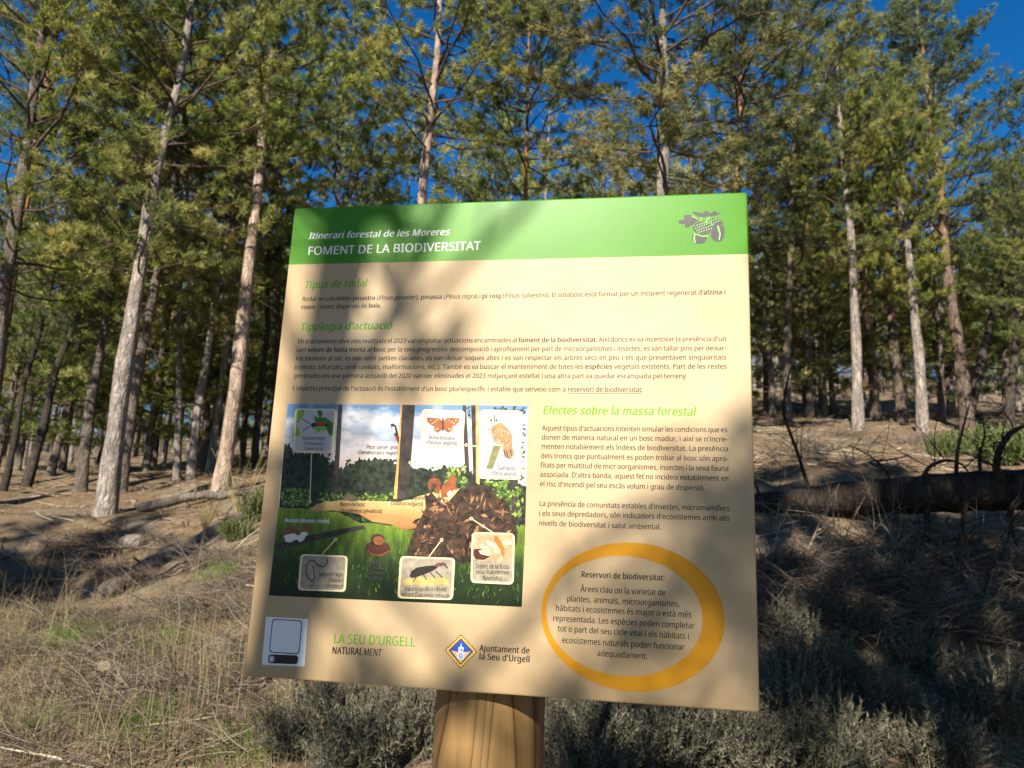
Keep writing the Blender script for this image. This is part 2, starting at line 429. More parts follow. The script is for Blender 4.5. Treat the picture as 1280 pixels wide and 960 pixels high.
def by_frame(proto, px0, Y, px1, py1, top, r_px, label, crown=1.0, group=None, name='pine_tree'):
    """base column px0 at depth Y, the bole passing through (px1, py1), the top at frame row top, base width r_px*2"""
    X = 0; 
    for _ in range(6):
        z = gz(X, Y); p = (np.array([X, Y, z]) - CAM) @ C2W
        X += (px0 - (640 + FPX * p[0] / -p[2])) * -p[2] / FPX
    z = gz(X, Y); base = np.array([X, Y, z])
    q = at(px1, py1, Y); d = q - base; d = d / np.linalg.norm(d)
    zt = 0; lo, hi = 2.0, 30.0
    for _ in range(30):
        mid = (lo + hi) / 2; p = (base + d * mid - CAM) @ C2W
        if 480 - FPX * p[1] / -p[2] > top: lo = mid
        else: hi = mid
    H = (lo + hi) / 2
    p = (base - CAM) @ C2W
    r = r_px * 0.86 * -p[2] / FPX
    return stand(proto, X, Y, H, r, d, crown, name, label, group)

KEY = [ # proto, base px, depth, through (px, py), top row, half width px, label, crown
 ('mid2', -42, 10.5, 25, 235, -120, 14, 'grey flaking pine at the left edge leaning right into a dense crown', 1.1),
 ('scots', -30, 13.0, 20, 320, -60, 9, 'thin orange-barked pine right behind the grey pine at the left edge', 1.0),
 ('mid1', 133, 10.3, 203, 210, -130, 14, 'thick pale pine leaning right, the nearest trunk left of the sign', 1.0),
 ('mid2', 150, 12.2, 206, 290, -40, 9, 'grey pine leaning right close behind the thick pale leaning pine', 1.0),
 ('mid2', 101, 13.0, 141, 345, 20, 8, 'slim grey pine left of the thick pale leaning pine', .8),
 ('dark', 32, 13.2, 78, 455, 200, 6.5, 'blackish slim pine leaning right in front of the far trunks at left', .6),
 ('dark', 4, 12.0, 34, 480, 240, 5, 'dark short pine beside the left edge, its top among lower needles', .6),
 ('tall2', 221, 14.5, 228, 300, 60, 5.5, 'thin straight pale pine between the leaning pines and the pinkish smooth pine', .7),
 ('mid1', 238, 14.0, 276, 350, 110, 6.5, 'pale slender pine leaning right just left of the pinkish smooth pine', .7),
 ('tall2', 262, 15.5, 290, 380, 130, 5, 'thin grey-white pine half behind the foot of the pinkish smooth pine', .7),
 ('tall1', 274, 11.3, 331, 180, -110, 11.5, 'tall smooth pinkish pine with a long clear bole left of the sign', .85),
 ('dark', 318, 16, 332, 390, 120, 5, 'dark slim pine between the pinkish pine and the edge of the sign', .8),
 ('scots', 345, 18, 350, 330, 60, 5, 'reddish slim pine partly hidden by the left edge of the sign', .9),
 ('tall1', 500, 12.5, 540, 80, -150, 10, 'straight pinkish pine rising behind the green heading band with bare limbs', 1.05),
 ('scots', 652, 14.0, 658, 200, -10, 5.5, 'thin reddish pine behind the middle of the sign under a tall rounded crown', 1.15),
 ('mid2', 415, 17, 425, 220, 60, 5, 'bushy pine behind the upper left corner of the sign', 1.2),
 ('mid1', 812, 11.0, 830, 90, -190, 12, 'white-barked pine right of centre with a wide crown running out of the frame', 1.15),
 ('scots', 915, 13.2, 925, 170, -50, 6, 'orange-stemmed pine above the upper right corner of the sign', 1.2),
 ('mid2', 985, 16.5, 990, 240, 45, 6, 'broad bushy pine between the sign corner and the tall conical pine', 1.25),
 ('mid1', 1072, 15.5, 1060, 310, 40, 8, 'pale straight pine at the edge of the clearing, nearest of those right of the sign', .75),
 ('mid1', 1153, 15.2, 1129, 290, 100, 8, 'pale pine with dark rings leaning left beside the small green bush', .7),
 ('cone', 1210, 17.5, 1170, 200, -5, 9.5, 'tall conical pine with a dense dull green top against the blue sky', 1.3),
 ('dark', 1206, 18.0, 1245, 390, 180, 7, 'brown pine leaning right from the foot of the tall conical pine', .8),
 ('scots', 1128, 19.5, 1112, 340, 120, 7.5, 'reddish brown pine with a blackened foot between two pale pines', .8),
 ('scots', 1095, 19, 1080, 370, 130, 7, 'reddish pine with a flared foot behind the pale straight pine', .8),
 ('mid2', 1012, 18, 1006, 400, 150, 5.5, 'slim grey pine on the far side of the clearing near the sign', .9),
 ('tall2', 1190, 22, 1176, 380, 130, 6, 'pale thin pine just left of the foot of the tall conical pine', .8),
 ('dark', 1262, 15.5, 1268, 330, 215, 7, 'dark pine near the right edge with bare crooked lower limbs', .9),
 ('mid2', 1335, 14.5, 1310, 250, 215, 9, 'dense pine reaching in from the right edge of the photo', 1.0),
]
for p, a, Y, x1, y1, top, rp, lab, cr in KEY:
    by_frame(PR[p], a, Y, x1, y1, top, rp, lab, cr)

# the crowd of far trees: depth rows, shared labels by place
rf = random.Random(8)
WOOD = MB(); WOOD_MAT = {}; WMATS = []
def merge_tree(proto, x, y, H, r, rz):
    """adds a pine to the one mesh of the farthest wood"""
    s = H / proto['h']; c_, s_ = math.cos(rz), math.sin(rz); off = np.array([x, y, gz(x, y)])
    for ch in proto.children:
        me = ch.data; n = len(me.vertices); V = np.zeros(n * 3, np.float32); me.vertices.foreach_get('co', V); V = V.reshape(-1, 3) * s
        if ch.name.startswith('trunk'): V[:, :2] *= r / proto['r0'] / s
        V = np.stack([V[:, 0] * c_ - V[:, 1] * s_, V[:, 0] * s_ + V[:, 1] * c_, V[:, 2]], 1) + off
        k = len(me.polygons[0].vertices); L = np.zeros(len(me.loops), np.int32); me.loops.foreach_get('vertex_index', L); F = L.reshape(-1, k)
        WOOD.add(V, F)
        if me.materials[0] not in WMATS: WMATS.append(me.materials[0])
        WOOD_MAT.setdefault(k, []).append(np.full(len(F), WMATS.index(me.materials[0]), np.int32))
def crowd(x0, x1, n, y0, y1, h0, h1, label, group, protos=None, merge=False):
    protos = protos or FAR
    for k in range(n):
        Y = rf.uniform(y0, y1); px = x0 + (x1 - x0) * (k + rf.random()) / n
        d = ray(px, 600); X = d[0] / d[1] * Y
        p = protos[rf.randrange(len(protos))]; H = rf.uniform(h0, h1); r = rf.uniform(.05, .09)
        if merge: merge_tree(p, X, Y, H, r, rf.uniform(0, 6.28))
        else: stand(p, X, Y, H, r, None, rf.uniform(.8, 1.15), 'pine_tree', label, group)
crowd(-40, 360, 36, 19, 42, 7, 10.5, 'one of the slim pines crowded far back left of the sign', 'far pines left of the sign')
crowd(330, 960, 20, 20, 40, 8, 10.5, 'one of the far pines whose tops show above the sign', 'far pines behind the sign')
crowd(930, 1330, 44, 23, 46, 6, 8.6, 'one of the slim pines crowded beyond the clearing right of the sign', 'far pines beyond the clearing')
crowd(-150, 1430, 48, 46, 70, 8, 11, 'one of the farthest pines closing the view at the back of the wood', 'farthest pines at the back', None, True)
crowd(-150, 430, 40, 44, 80, 7, 12, 'one of the low boughed pines filling the far back left of the sign', '', LOW, True)
crowd(400, 1430, 44, 46, 85, 7, 11, 'one of the low boughed pines filling the far back right of the sign', '', LOW, True)

crowd(-120, 420, 44, 34, 60, 2.2, 4.5, 'one of the small bushy pines along the far ground left of the sign', 'small far pines at left', LOW)
crowd(920, 1400, 50, 40, 64, 2.2, 4.5, 'one of the small bushy pines along the far ground beyond the clearing', 'small far pines at right', LOW)
far_wood = WOOD.build('far_wood', None)
for m_ in WMATS: far_wood.data.materials.append(m_)
far_wood.data.polygons.foreach_set('material_index', np.concatenate([np.concatenate(WOOD_MAT[k_]) for k_ in WOOD.f]))
tag(far_wood, 'mass of far pines closing the view at the back of the wood', 'wood', kind='stuff')
crowd(1345, 2000, 22, 15, 48, 7, 11, 'one of the pines continuing the wood beyond the right edge of the photo', 'pines beyond the right edge')
crowd(-700, -70, 12, 16, 45, 7, 11, 'one of the pines continuing the wood beyond the left edge of the photo', 'pines beyond the left edge')
# young bushy pines between the trunks
for k, (px, Y, H, lab) in enumerate(((62, 15.0, 5.2, 'young light green pine low between the leaning trunks at far left'), (182, 16.0, 5.6, 'young light green pine between the thick pale pine and the thin straight pine'),
        (250, 16.5, 4.6, 'young pine just left of the foot of the pinkish smooth pine'), (968, 17.5, 5.4, 'young light green pine touching the right edge of the board'), (1035, 19.0, 5.2, 'young light green pine beside the pale straight pine beyond the clearing'),
        (1185, 20.0, 5.0, 'young light green pine between the pale leaning pine and the tall conical pine'), (-10, 14.5, 6.0, 'young bushy pine cut by the left edge of the photo'), (20, 17, 5.5, 'young bushy pine at the far left between dark leaning trunks'), (75, 16, 6.5, 'young pine with bright green top behind the blackish leaning trunk'),
        (120, 19, 5.0, 'young pine behind the slim grey pine at left'), (180, 18, 6.0, 'young pine seen between the two parallel leaning pines'), (245, 20, 6.0, 'young pine behind the thin straight pale pine at left'),
        (300, 21, 6.5, 'young pine behind the pinkish smooth pine'), (335, 19, 4.6, 'young pine by the left edge of the board'), (355, 23, 7, 'young tall pine rising behind the left side of the heading band'),
        (960, 22, 6.0, 'young pine just right of the heading band among far trunks'), (1010, 24, 6.5, 'young pine behind the slim grey pine beyond the clearing'), (1045, 21, 5.6, 'young pine left of the pale straight pine beyond the clearing'),
        (1100, 23, 7.0, 'young pine between the two pale pines beyond the clearing'), (1160, 25, 6.5, 'young pine behind the pale leaning pine beyond the clearing'), (1225, 22, 6.0, 'young pine right of the tall conical pine'),
        (1265, 20, 6.5, 'young pine by the right edge under the dense reaching boughs'), (430, 20, 8.5, 'leafy young pine above the left half of the board'), (600, 19, 8.5, 'leafy young pine above the middle of the board'),
        (745, 20, 8.5, 'leafy young pine left of the white-barked pine'), (870, 18, 8.0, 'leafy young pine right of the white-barked pine'), (700, 22, 8.0, 'olive young pine in the gap under the open sky'))):
    d = ray(px, 600); stand(PR['bush'], d[0] / d[1] * Y, Y, H, .07, None, rf.uniform(.9, 1.2), 'pine_tree', lab, 'young pines between the trunks')
# ------------------------------------------------------------------ trees behind the viewer, whose shade falls into the view
stand(PR['shade'], -0.95, -4.1, 10.5, .13, (0.0, 0.0, 1), 1.0, 'pine_tree', 'dense pine behind the viewer shading the log and the shrubs', None, 0.6)
stand(PR['shade'], 0.9, -4.7, 9.6, .12, (0.0, 0.0, 1), 1.0, 'pine_tree', 'second dense pine behind the viewer darkening the lower right slope', None, 2.6)
stand(PR['shade'], 1.5, -3.2, 8.0, .10, (0.0, 0.0, 1), 0.9, 'pine_tree', 'third dense pine behind the viewer to the right', None, 5.0)
stand(PR['shade'], 0.8, -2.0, 7.0, .09, (0.0, 0.0, 1), 0.85, 'pine_tree', 'short dense pine just behind the viewer', None, 4.0)
stand(PR['open'], -2.05, -3.3, 9.2, .10, (0.0, 0.0, 1), 1.0, 'pine_tree', 'open crowned pine farther behind the viewer dappling the board', None, 5.2)
stand(PR['shade'], -9.7, -5.2, 11.6, .15, (0.02, 0.0, 1), 1.0, 'pine_tree', 'pine far behind the viewer to the left shading the hollow', None, 1.0)

for k, (x, y, H, pr) in enumerate(((4.6, -1.6, 11, 'mid1'), (7.2, 0.6, 12, 'tall2'), (6.0, -5.2, 11, 'mid2'), (9.2, -2.2, 12, 'mid1'), (3.4, -8.4, 12, 'scots'), (7.6, -9.2, 11, 'mid2'), (11.5, 1.2, 12, 'cone'), (2.3, -13.0, 12, 'tall2'), (12.0, -6.5, 12, 'mid1'))):  # unseen pines added to hold sky light off the shaded slope
    stand(PR[pr], x, y, H, .13, None, 1.1, 'pine_tree', 'pine added behind the viewer, out of view, to block sky light', 'added pines behind the viewer')
# ------------------------------------------------------------------ things on the ground
def hit(px, py):
    """ground point seen at a frame point"""
    d = ray(px, py); lo = 0.5
    ts = np.arange(1.5, 60, 0.04); P = CAM + d * ts[:, None]
    k = np.argmax(P[:, 2] < ground(P[:, 0], P[:, 1]))
    return P[k]
rg = np.random.RandomState(21)
def slope_n(x, y):
    e = .05; return nrm(np.array([-(gz(x + e, y) - gz(x - e, y)) / (2 * e), -(gz(x, y + e) - gz(x, y - e)) / (2 * e), 1.0]))

# twigs, needles and bark flakes lying all over
M['litter'] = island_mat('litter_bits', [(0, (0.07, 0.045, 0.03)), (.35, (0.19, 0.12, 0.07)), (.65, (0.29, 0.21, 0.14)), (.9, (0.38, 0.32, 0.25)), (1, (0.48, 0.41, 0.32))], .9)
mb = MB()
def scatter_bits(n, x0, x1, y0, y1, l0, l1, w0, w1, tilt):
    X = rg.uniform(x0, x1, n); Y = y0 + (y1 - y0) * rg.uniform(0, 1, n) ** 1.3
    X = X * (0.35 + 0.65 * (Y - y0) / (y1 - y0))
    dn = fbm(X * .8 + 40, Y * .8, 3); keep = dn > rg.uniform(-.6, .35, n); X, Y = X[keep], Y[keep]; n = len(X)
    a = rg.uniform(0, 6.283, n); L = l0 + (l1 - l0) * rg.uniform(0, 1, n) ** 2.5; wd = rg.uniform(w0, w1, n)
    dx, dy = np.cos(a) * L / 2, np.sin(a) * L / 2
    P = np.zeros((n, 3, 3)); bow = rg.normal(0, .12, n)
    for k, f in enumerate((-1, 0, 1)):
        P[:, k, 0] = X + dx * f - dy * bow * (f == 0); P[:, k, 1] = Y + dy * f + dx * bow * (f == 0)
        P[:, k, 2] = ground(P[:, k, 0], P[:, k, 1]) + wd * .8
    P[:, 2, 2] += L * rg.uniform(0, tilt, n); P[:, 1, 2] += L * rg.uniform(0, tilt * .5, n)
    tubes(mb, P, np.stack([wd, wd * .9, wd * .5], 1), 3)
scatter_bits(9000, -7, 7, 2.4, 9, .04, .22, .0010, .003, .3)
scatter_bits(16000, -5, 5, 2.2, 7, .03, .12, .0008, .0018, .5)
scatter_bits(700, -7, 7, 3, 11, .15, .6, .003, .008, .15)
scatter_bits(9000, -16, 16, 7, 24, .10, .6, .003, .009, .25)
tag(mb.build('twig_litter', M['litter']), 'fallen twigs and needles strewn over the brown forest floor', 'twigs', kind='stuff')

# dry grass
M['straw'] = island_mat('dry_grass_blade', [(0, (0.14, 0.095, 0.055)), (.4, (0.26, 0.19, 0.11)), (.75, (0.37, 0.29, 0.17)), (1, (0.30, 0.29, 0.12))], .8, .25)
M['green_blade'] = island_mat('green_grass_blade', [(0, (0.05, 0.11, 0.012)), (.5, (0.10, 0.20, 0.02)), (1, (0.17, 0.27, 0.035))], .6, .3)
def blades(mb, X, Y, Z, L, wd, lean=.5, seg=3):
    n = len(X); a = rg.uniform(0, 6.283, n); t = np.abs(rg.normal(0, lean, n))
    u = np.linspace(0, 1, seg + 1)
    P = np.zeros((n, seg + 1, 3)); h = np.stack([np.cos(a), np.sin(a)], 1)
    P[:, :, 0] = X[:, None] + h[:, :1] * (L * t)[:, None] * u ** 1.8; P[:, :, 1] = Y[:, None] + h[:, 1:] * (L * t)[:, None] * u ** 1.8
    P[:, :, 2] = Z[:, None] + (L / np.sqrt(1 + t ** 2))[:, None] * u * (1 - .25 * t[:, None] * u)
    tubes(mb, P, wd[:, None] * (1 - u * .85)[None], 3)
mb = MB()
n = 18000
X = rg.uniform(-4.2, 1.4, n); Y = rg.uniform(2.3, 6.2, n)
den = fbm(X * 1.2, Y * 1.2 + 9, 3) + .30 - .40 * np.clip(X + .6, 0, 3) - .15 * np.clip(Y - 4.5, 0, 3)
k = den > rg.uniform(-.15, .5, n); X, Y = X[k], Y[k]
blades(mb, X, Y, ground(X, Y), rg.uniform(.06, .24, len(X)), rg.uniform(.0009, .0018, len(X)), .8)
n = 9000
X = rg.uniform(-8, 8, n); Y = rg.uniform(5.5, 14, n); k = fbm(X * .7 + 5, Y * .7, 3) > rg.uniform(-.1, .6, n); X, Y = X[k], Y[k]
blades(mb, X, Y, ground(X, Y), rg.uniform(.08, .26, len(X)), rg.uniform(.0015, .003, len(X)), .8)
n = 9000
X = rg.uniform(-2, 5, n); Y = rg.uniform(2.6, 6.2, n); k = fbm(X * 1.1 + 5, Y * 1.1, 3) > rg.uniform(-.2, .5, n); X, Y = X[k], Y[k]
blades(mb, X, Y, ground(X, Y), rg.uniform(.06, .20, len(X)), rg.uniform(.0010, .002, len(X)), .9)
# tall stalks in loose bunches
for px, py, c, sp, h0, h1 in ((20, 800, 26, .22, .3, .62), (60, 790, 16, .18, .3, .6), (225, 850, 30, .16, .28, .55), (255, 860, 26, .14, .28, .5), (195, 945, 22, .15, .3, .55), (110, 930, 34, .3, .15, .4), (40, 900, 46, .3, .15, .4),
                         (290, 930, 20, .25, .15, .35), (290, 690, 18, .4, .3, .6), (1040, 935, 16, .3, .15, .4), (330, 700, 16, .3, .3, .6), (160, 760, 16, .3, .2, .5)):
    p = hit(px, py); X = p[0] + rg.normal(0, sp, c); Y = p[1] + rg.normal(0, sp, c)
    blades(mb, X, Y, ground(X, Y), rg.uniform(h0, h1, c), rg.uniform(.0014, .0024, c), .28, 5)
tag(mb.build('dry_grass', M['straw']), 'straw coloured dry grass growing loosely over the slope', 'grass', kind='stuff')

def grass_tuft(px, py, w_, h_, n, label):
    p = hit(px, py); z = gz(p[0], p[1]); t = MB()
    X = rg.normal(0, w_ / 2, n); Y = rg.normal(0, w_ / 2, n)
    blades(t, X, Y, ground(X + p[0], Y + p[1]) - z, rg.uniform(.4, 1.1, n) * h_, np.full(n, .0016), .45)
    o = t.build('grass_tuft', M['green_blade']); o.location = (p[0], p[1], z)
    return tag(o, label, 'grass tuft', 'green grass tufts on the slope')
for px, py, w_, h_, n, lab in ((82, 812, .20, .17, 260, 'bright green grass tuft beside the tall dry stalks at far left'),
                               (205, 812, .24, .17, 240, 'green grass tuft among tall straw stalks left of the sign'),
                               (122, 800, .16, .12, 110, 'small green grass tuft just above the sawn stump'),
                               (222, 770, .14, .12, 100, 'small green tuft on the bank above the tall straw stalks'),
                               (178, 918, .16, .16, 230, 'lush green grass tuft low in the left foreground'),
                               (55, 915, .18, .14, 110, 'thin green tuft in the lower left corner'),
                               (305, 945, .24, .14, 200, 'yellow green tuft under the lower left corner of the board'),
                               (345, 905, .2, .11, 130, 'short green tuft between the grey stick and the dark shrub'),
                               (270, 720, .2, .16, 130, 'green tuft high on the bank beside the board edge')):
    grass_tuft(px, py, w_, h_, n, lab)

# low grey shrubs
M['grey_leaf'] = island_mat('grey_green_leaf', [(0, (0.050, 0.048, 0.030)), (.4, (0.10, 0.095, 0.062)), (.8, (0.17, 0.16, 0.11)), (1, (0.25, 0.23, 0.17))], .8, .15)
M['green_leaf'] = island_mat('dull_green_leaf', [(0, (0.05, 0.075, 0.02)), (.5, (0.11, 0.14, 0.045)), (1, (0.20, 0.21, 0.08))], .7, .2)
M['broom'] = island_mat('yellow_broom_stem', [(0, (0.22, 0.18, 0.06)), (.5, (0.34, 0.28, 0.10)), (1, (0.42, 0.34, 0.14))], .8, .1)
def shrub_proto(seed, h, r_, ns, nl, nw, k, mat):
    rng = np.random.RandomState(seed); root = empty('low_shrub', (0, 0, 0))
    W = MB(); P_ = []; D_ = []
    a = rng.uniform(0, 6.283, ns); rr = r_ * np.sqrt(rng.uniform(0, 1, ns)); L = h * rng.uniform(.6, 1.1, ns) * (1 - .35 * (rr / r_) ** 2)
    for q in range(ns):
        hd = np.array([math.cos(a[q]), math.sin(a[q]), 0]); u = np.linspace(0, 1, 5)[:, None]
        b0 = hd * rr[q] * .35 + np.array([0, 0, -.03])
        pts = b0 + hd * rr[q] * .8 * u ** .8 + np.array([0, 0, 1.0]) * L[q] * u + rng.normal(0, .012, (5, 3)) * u
        tubes(W, pts, [.0030, .0026, .0022, .0016, .0010], 3)
        for uu in np.linspace(.3, 1, 8):
            i = min(3, int(uu * 4)); f = uu * 4 - i; P_.append(pts[i] * (1 - f) + pts[i + 1] * f); D_.append(nrm(pts[i + 1] - pts[i]))
    W.build('stems', M['dead_wood'], root)
    F_ = MB(); needles(F_, np.array(P_), np.array(D_), k, nl, nw, rng, (.3, 1.2)); F_.build('leaves', mat, root)
    return root
SHR = [shrub_proto(50 + k, .30, .20, 85, .022, .0045, 17, M['grey_leaf']) for k in range(3)]
GSH = [shrub_proto(60 + k, .50, .36, 80, .050, .018, 10, M['green_leaf']) for k in range(2)]
PROTOS += SHR + GSH
def shrub(px, py, s, label, kind=None, name='low_shrub', cat='shrub', group='low grey shrubs in the foreground'):
    p = hit(px, py); src = (kind or SHR)[rt.randrange(len(kind or SHR))]
    o = copy_tree(src); o.name = name; o.location = (p[0], p[1], gz(p[0], p[1]))
    o.scale = (s, s, s * rt.uniform(.8, 1.1)); o.rotation_euler = (rt.gauss(0, .1), rt.gauss(0, .1), rt.uniform(0, 6.28))
    return tag(o, label, cat, group)
for px, py, s, lab in ((425, 925, 1.3, 'dark grey shrub left of the post, largest of those under the board'), (375, 945, 1.0, 'grey shrub under the lower left part of the board beside the yellow green tuft'),
    (495, 950, 1.1, 'grey shrub touching the left side of the post'), (515, 905, .9, 'small grey shrub half hidden by the post'), (445, 965, 1.1, 'grey shrub cut by the lower edge left of the post'),
    (705, 950, 1.1, 'grey shrub touching the right side of the post'), (770, 925, 1.2, 'pale grey shrub under the orange ring'), (745, 980, 1.1, 'grey shrub cut by the lower edge right of the post'),
    (835, 950, 1.25, 'bushy grey shrub under the lower right part of the board'), (890, 930, 1.1, 'grey shrub left of the lower right corner of the board'), (930, 965, 1.15, 'grey shrub below the lower right corner of the board'),
    (985, 915, 1.2, 'grey shrub just right of the lower right corner of the board'), (1040, 955, 1.1, 'grey shrub at the foot of a pale stalk in the shade'), (1020, 860, 1.1, 'grey shrub in the shade right of the orange ring'),
    (1090, 890, 1.0, 'grey shrub deep in the shade at right'), (985, 800, 1.0, 'grey shrub in the shade beside the right edge of the board'), (1060, 790, 1.0, 'grey shrub below the pale dead branch'),
    (1160, 950, 1.2, 'dark shrub in the lower right foreground'), (1250, 900, 1.2, 'dark shrub in the lower right corner'), (1150, 840, 1.0, 'dark shrub in the middle of the shaded slope'), (1230, 800, 1.0, 'dark shrub under the right end of the fallen log'),
    (965, 735, .9, 'small shrub by the board edge under the fallen log'), (1100, 740, .9, 'small shrub among the dead branches')):
    shrub(px, py, s, lab)
for px, py, s, lab in ((1187, 572, .8, 'small green bush at the foot of the pale leaning pine beyond the log'), (296, 676, .55, 'dull green bush on the bank beside the board'), (326, 655, .8, 'leafy bush half hidden by the left edge of the board'),
                       (1262, 580, 1.0, 'dark green bush behind the right end of the log'), (1225, 560, .8, 'green bush between the pines and the log')):
    shrub(px, py, s, lab, GSH, 'green_bush', 'bush', 'green bushes')

# dead branches
def dead_branch(name, P0, P1, bow, r0, seed, ntw, twl, label, mat='dead_wood', lift=.0, cat='branch', group=None, droop=.0, r1=None):
    """a branch from P0 to P1 bowed upwards, with curved side twigs"""
    rng = np.random.RandomState(seed); P0 = np.array(P0, float); P1 = np.array(P1, float); t = MB()
    u = np.linspace(0, 1, 9)[:, None]; L = np.linalg.norm(P1 - P0); ax = (P1 - P0) / L
    pts = (P1 - P0) * u + np.array([0, 0, 1.0]) * bow * np.sin(np.pi * u) + rng.normal(0, .012 * L, (9, 3)) * np.sin(np.pi * u)
    tubes(t, pts, r0 + ((r1 or r0 * .35) - r0) * u[:, 0] ** .9, 7, True)
    for q in range(ntw):
        uu = rng.uniform(.12, .98); i = min(7, int(uu * 8)); p = pts[i] * (1 - (uu * 8 - i)) + pts[i + 1] * (uu * 8 - i)
        d = nrm(ax * rng.uniform(-.2, .9) + rng.normal(0, .7, 3) + np.array([0, 0, .35])); l = twl * rng.uniform(.4, 1.2)
        c = nrm(np.cross(d, rng.normal(size=3))); v = np.linspace(0, 1, 6)[:, None]
        Q = p + d * l * v + (c * rng.uniform(-.5, .5) - np.array([0, 0, 1.0]) * droop) * l * v ** 2
        rq = r0 * rng.uniform(.14, .32) + .0012
        tubes(t, Q, np.linspace(rq, .0012, 6), 4)
        for s_ in range(rng.randint(1, 4)):
            j = rng.randint(2, 5); d2 = nrm(d + rng.normal(0, .7, 3)); l2 = l * rng.uniform(.25, .55); c2 = nrm(np.cross(d2, rng.normal(size=3)))
            tubes(t, Q[j] + d2 * l2 * v + c2 * .35 * l2 * v ** 2, np.linspace(rq * .6, .001, 6), 3)
    o = t.build(name, M[mat], None, True); o.location = P0
    return tag(o, label, cat, group)
def on(px, py, dz=0.0):
    p = hit(px, py); return np.array([p[0], p[1], gz(p[0], p[1]) + dz])

# the fallen trunk at right
A = at(880, 645, 6.1); B_ = at(1460, 592, 4.9)
M['log_bark'] = bark('fallen_log_bark', (0.080, 0.060, 0.046), (0.022, 0.017, 0.013), 8, .6)
LOG = empty('fallen_log', A, None, 'dark fallen pine trunk lying across the slope right of the board', 'log')
u = np.linspace(0, 1, 40)[:, None]; pts = (B_ - A) * u + np.stack([np.zeros(40), np.zeros(40), .03 * np.sin(np.linspace(0, 5, 40))], 1)
T = MB(); tubes(T, pts, np.linspace(.098, .150, 40), 20, True)
V = T.v[0]; c = np.repeat(pts, 20, 0); T.v[0] = c + (V - c) * (1 + .05 * rg.normal(size=(len(V), 1)))
T.build('trunk', M['log_bark'], LOG, True)
def limb(f, *path, r0=.03, tw=6, seed=1):
    """a bare limb of the fallen trunk following frame points at the trunk's depth"""
    rng = np.random.RandomState(seed); k = f; Y = (A + (B_ - A) * k)[1]
    P = np.array([at(x, y, Y - dy) - A for x, y, dy in path]); P[0] = (B_ - A) * k + (P[0] - (B_ - A) * k) * .5
    s_ = np.linspace(0, len(P) - 1, 4 * len(P)); Pi = np.stack([np.interp(s_, np.arange(len(P)), P[:, q]) for q in range(3)], 1)
    for _ in range(3): Pi[1:-1] = (Pi[:-2] + 2 * Pi[1:-1] + Pi[2:]) / 4
    t = MB(); tubes(t, Pi, np.linspace(r0, r0 * .25, len(Pi)), 7)
    for q in range(tw):
        j = rng.randint(2, len(Pi)); d = nrm(rng.normal(0, 1, 3) + np.array([0, 0, .4])); l = rng.uniform(.12, .4); v = np.linspace(0, 1, 5)[:, None]; c2 = nrm(np.cross(d, rng.normal(size=3)))
        tubes(t, Pi[j] + d * l * v + c2 * .3 * l * v ** 2, np.linspace(r0 * .22, .0015, 5), 4)
    t.build('limb', M['log_bark'], LOG, True)
def frac(px): return float(np.clip((px - 900) / 560 * .83, 0, 1))
limb(.28, (1015, 640, 0), (1010, 608, .05), (995, 560, .1), (977, 515, .15), (985, 470, .15), (995, 440, .15), r0=.017, tw=9, seed=1)
limb(.12, (952, 650, 0), (950, 620, .05), (940, 595, .1), r0=.02, tw=3, seed=2)
limb(.36, (1076, 630, 0), (1076, 612, .02), (1074, 598, .02), r0=.018, tw=0, seed=3)
limb(.56, (1150, 620, 0), (1153, 594, .1), (1165, 580, .15), (1185, 574, .2), (1203, 580, .22), (1212, 592, .25), r0=.019, tw=8, seed=4)
limb(.74, (1240, 615, 0), (1243, 588, .1), (1250, 560, .15), (1262, 540, .2), (1285, 530, .25), (1310, 545, .3), r0=.030, tw=10, seed=5)
limb(.60, (1190, 610, 0), (1196, 565, .1), (1205, 530, .12), (1212, 505, .15), r0=.016, tw=6, seed=6)
limb(.52, (1165, 640, .05), (1160, 670, .2), (1140, 690, .4), (1122, 720, .5), r0=.022, tw=8, seed=7)
limb(.80, (1262, 610, 0), (1258, 640, .2), (1270, 680, .35), r0=.03, tw=8, seed=8)
limb(.68, (1215, 612, 0), (1222, 575, .05), (1232, 545, .1), (1228, 520, .1), r0=.013, tw=9, seed=9)
limb(.46, (1120, 628, 0), (1112, 595, .05), (1090, 570, .1), (1060, 556, .1), r0=.012, tw=9, seed=10)
limb(.20, (985, 645, .1), (975, 670, .25), (955, 690, .35), r0=.014, tw=10, seed=11)
limb(.64, (1195, 630, .1), (1200, 665, .25), (1225, 690, .4), (1240, 730, .45), r0=.016, tw=12, seed=12)
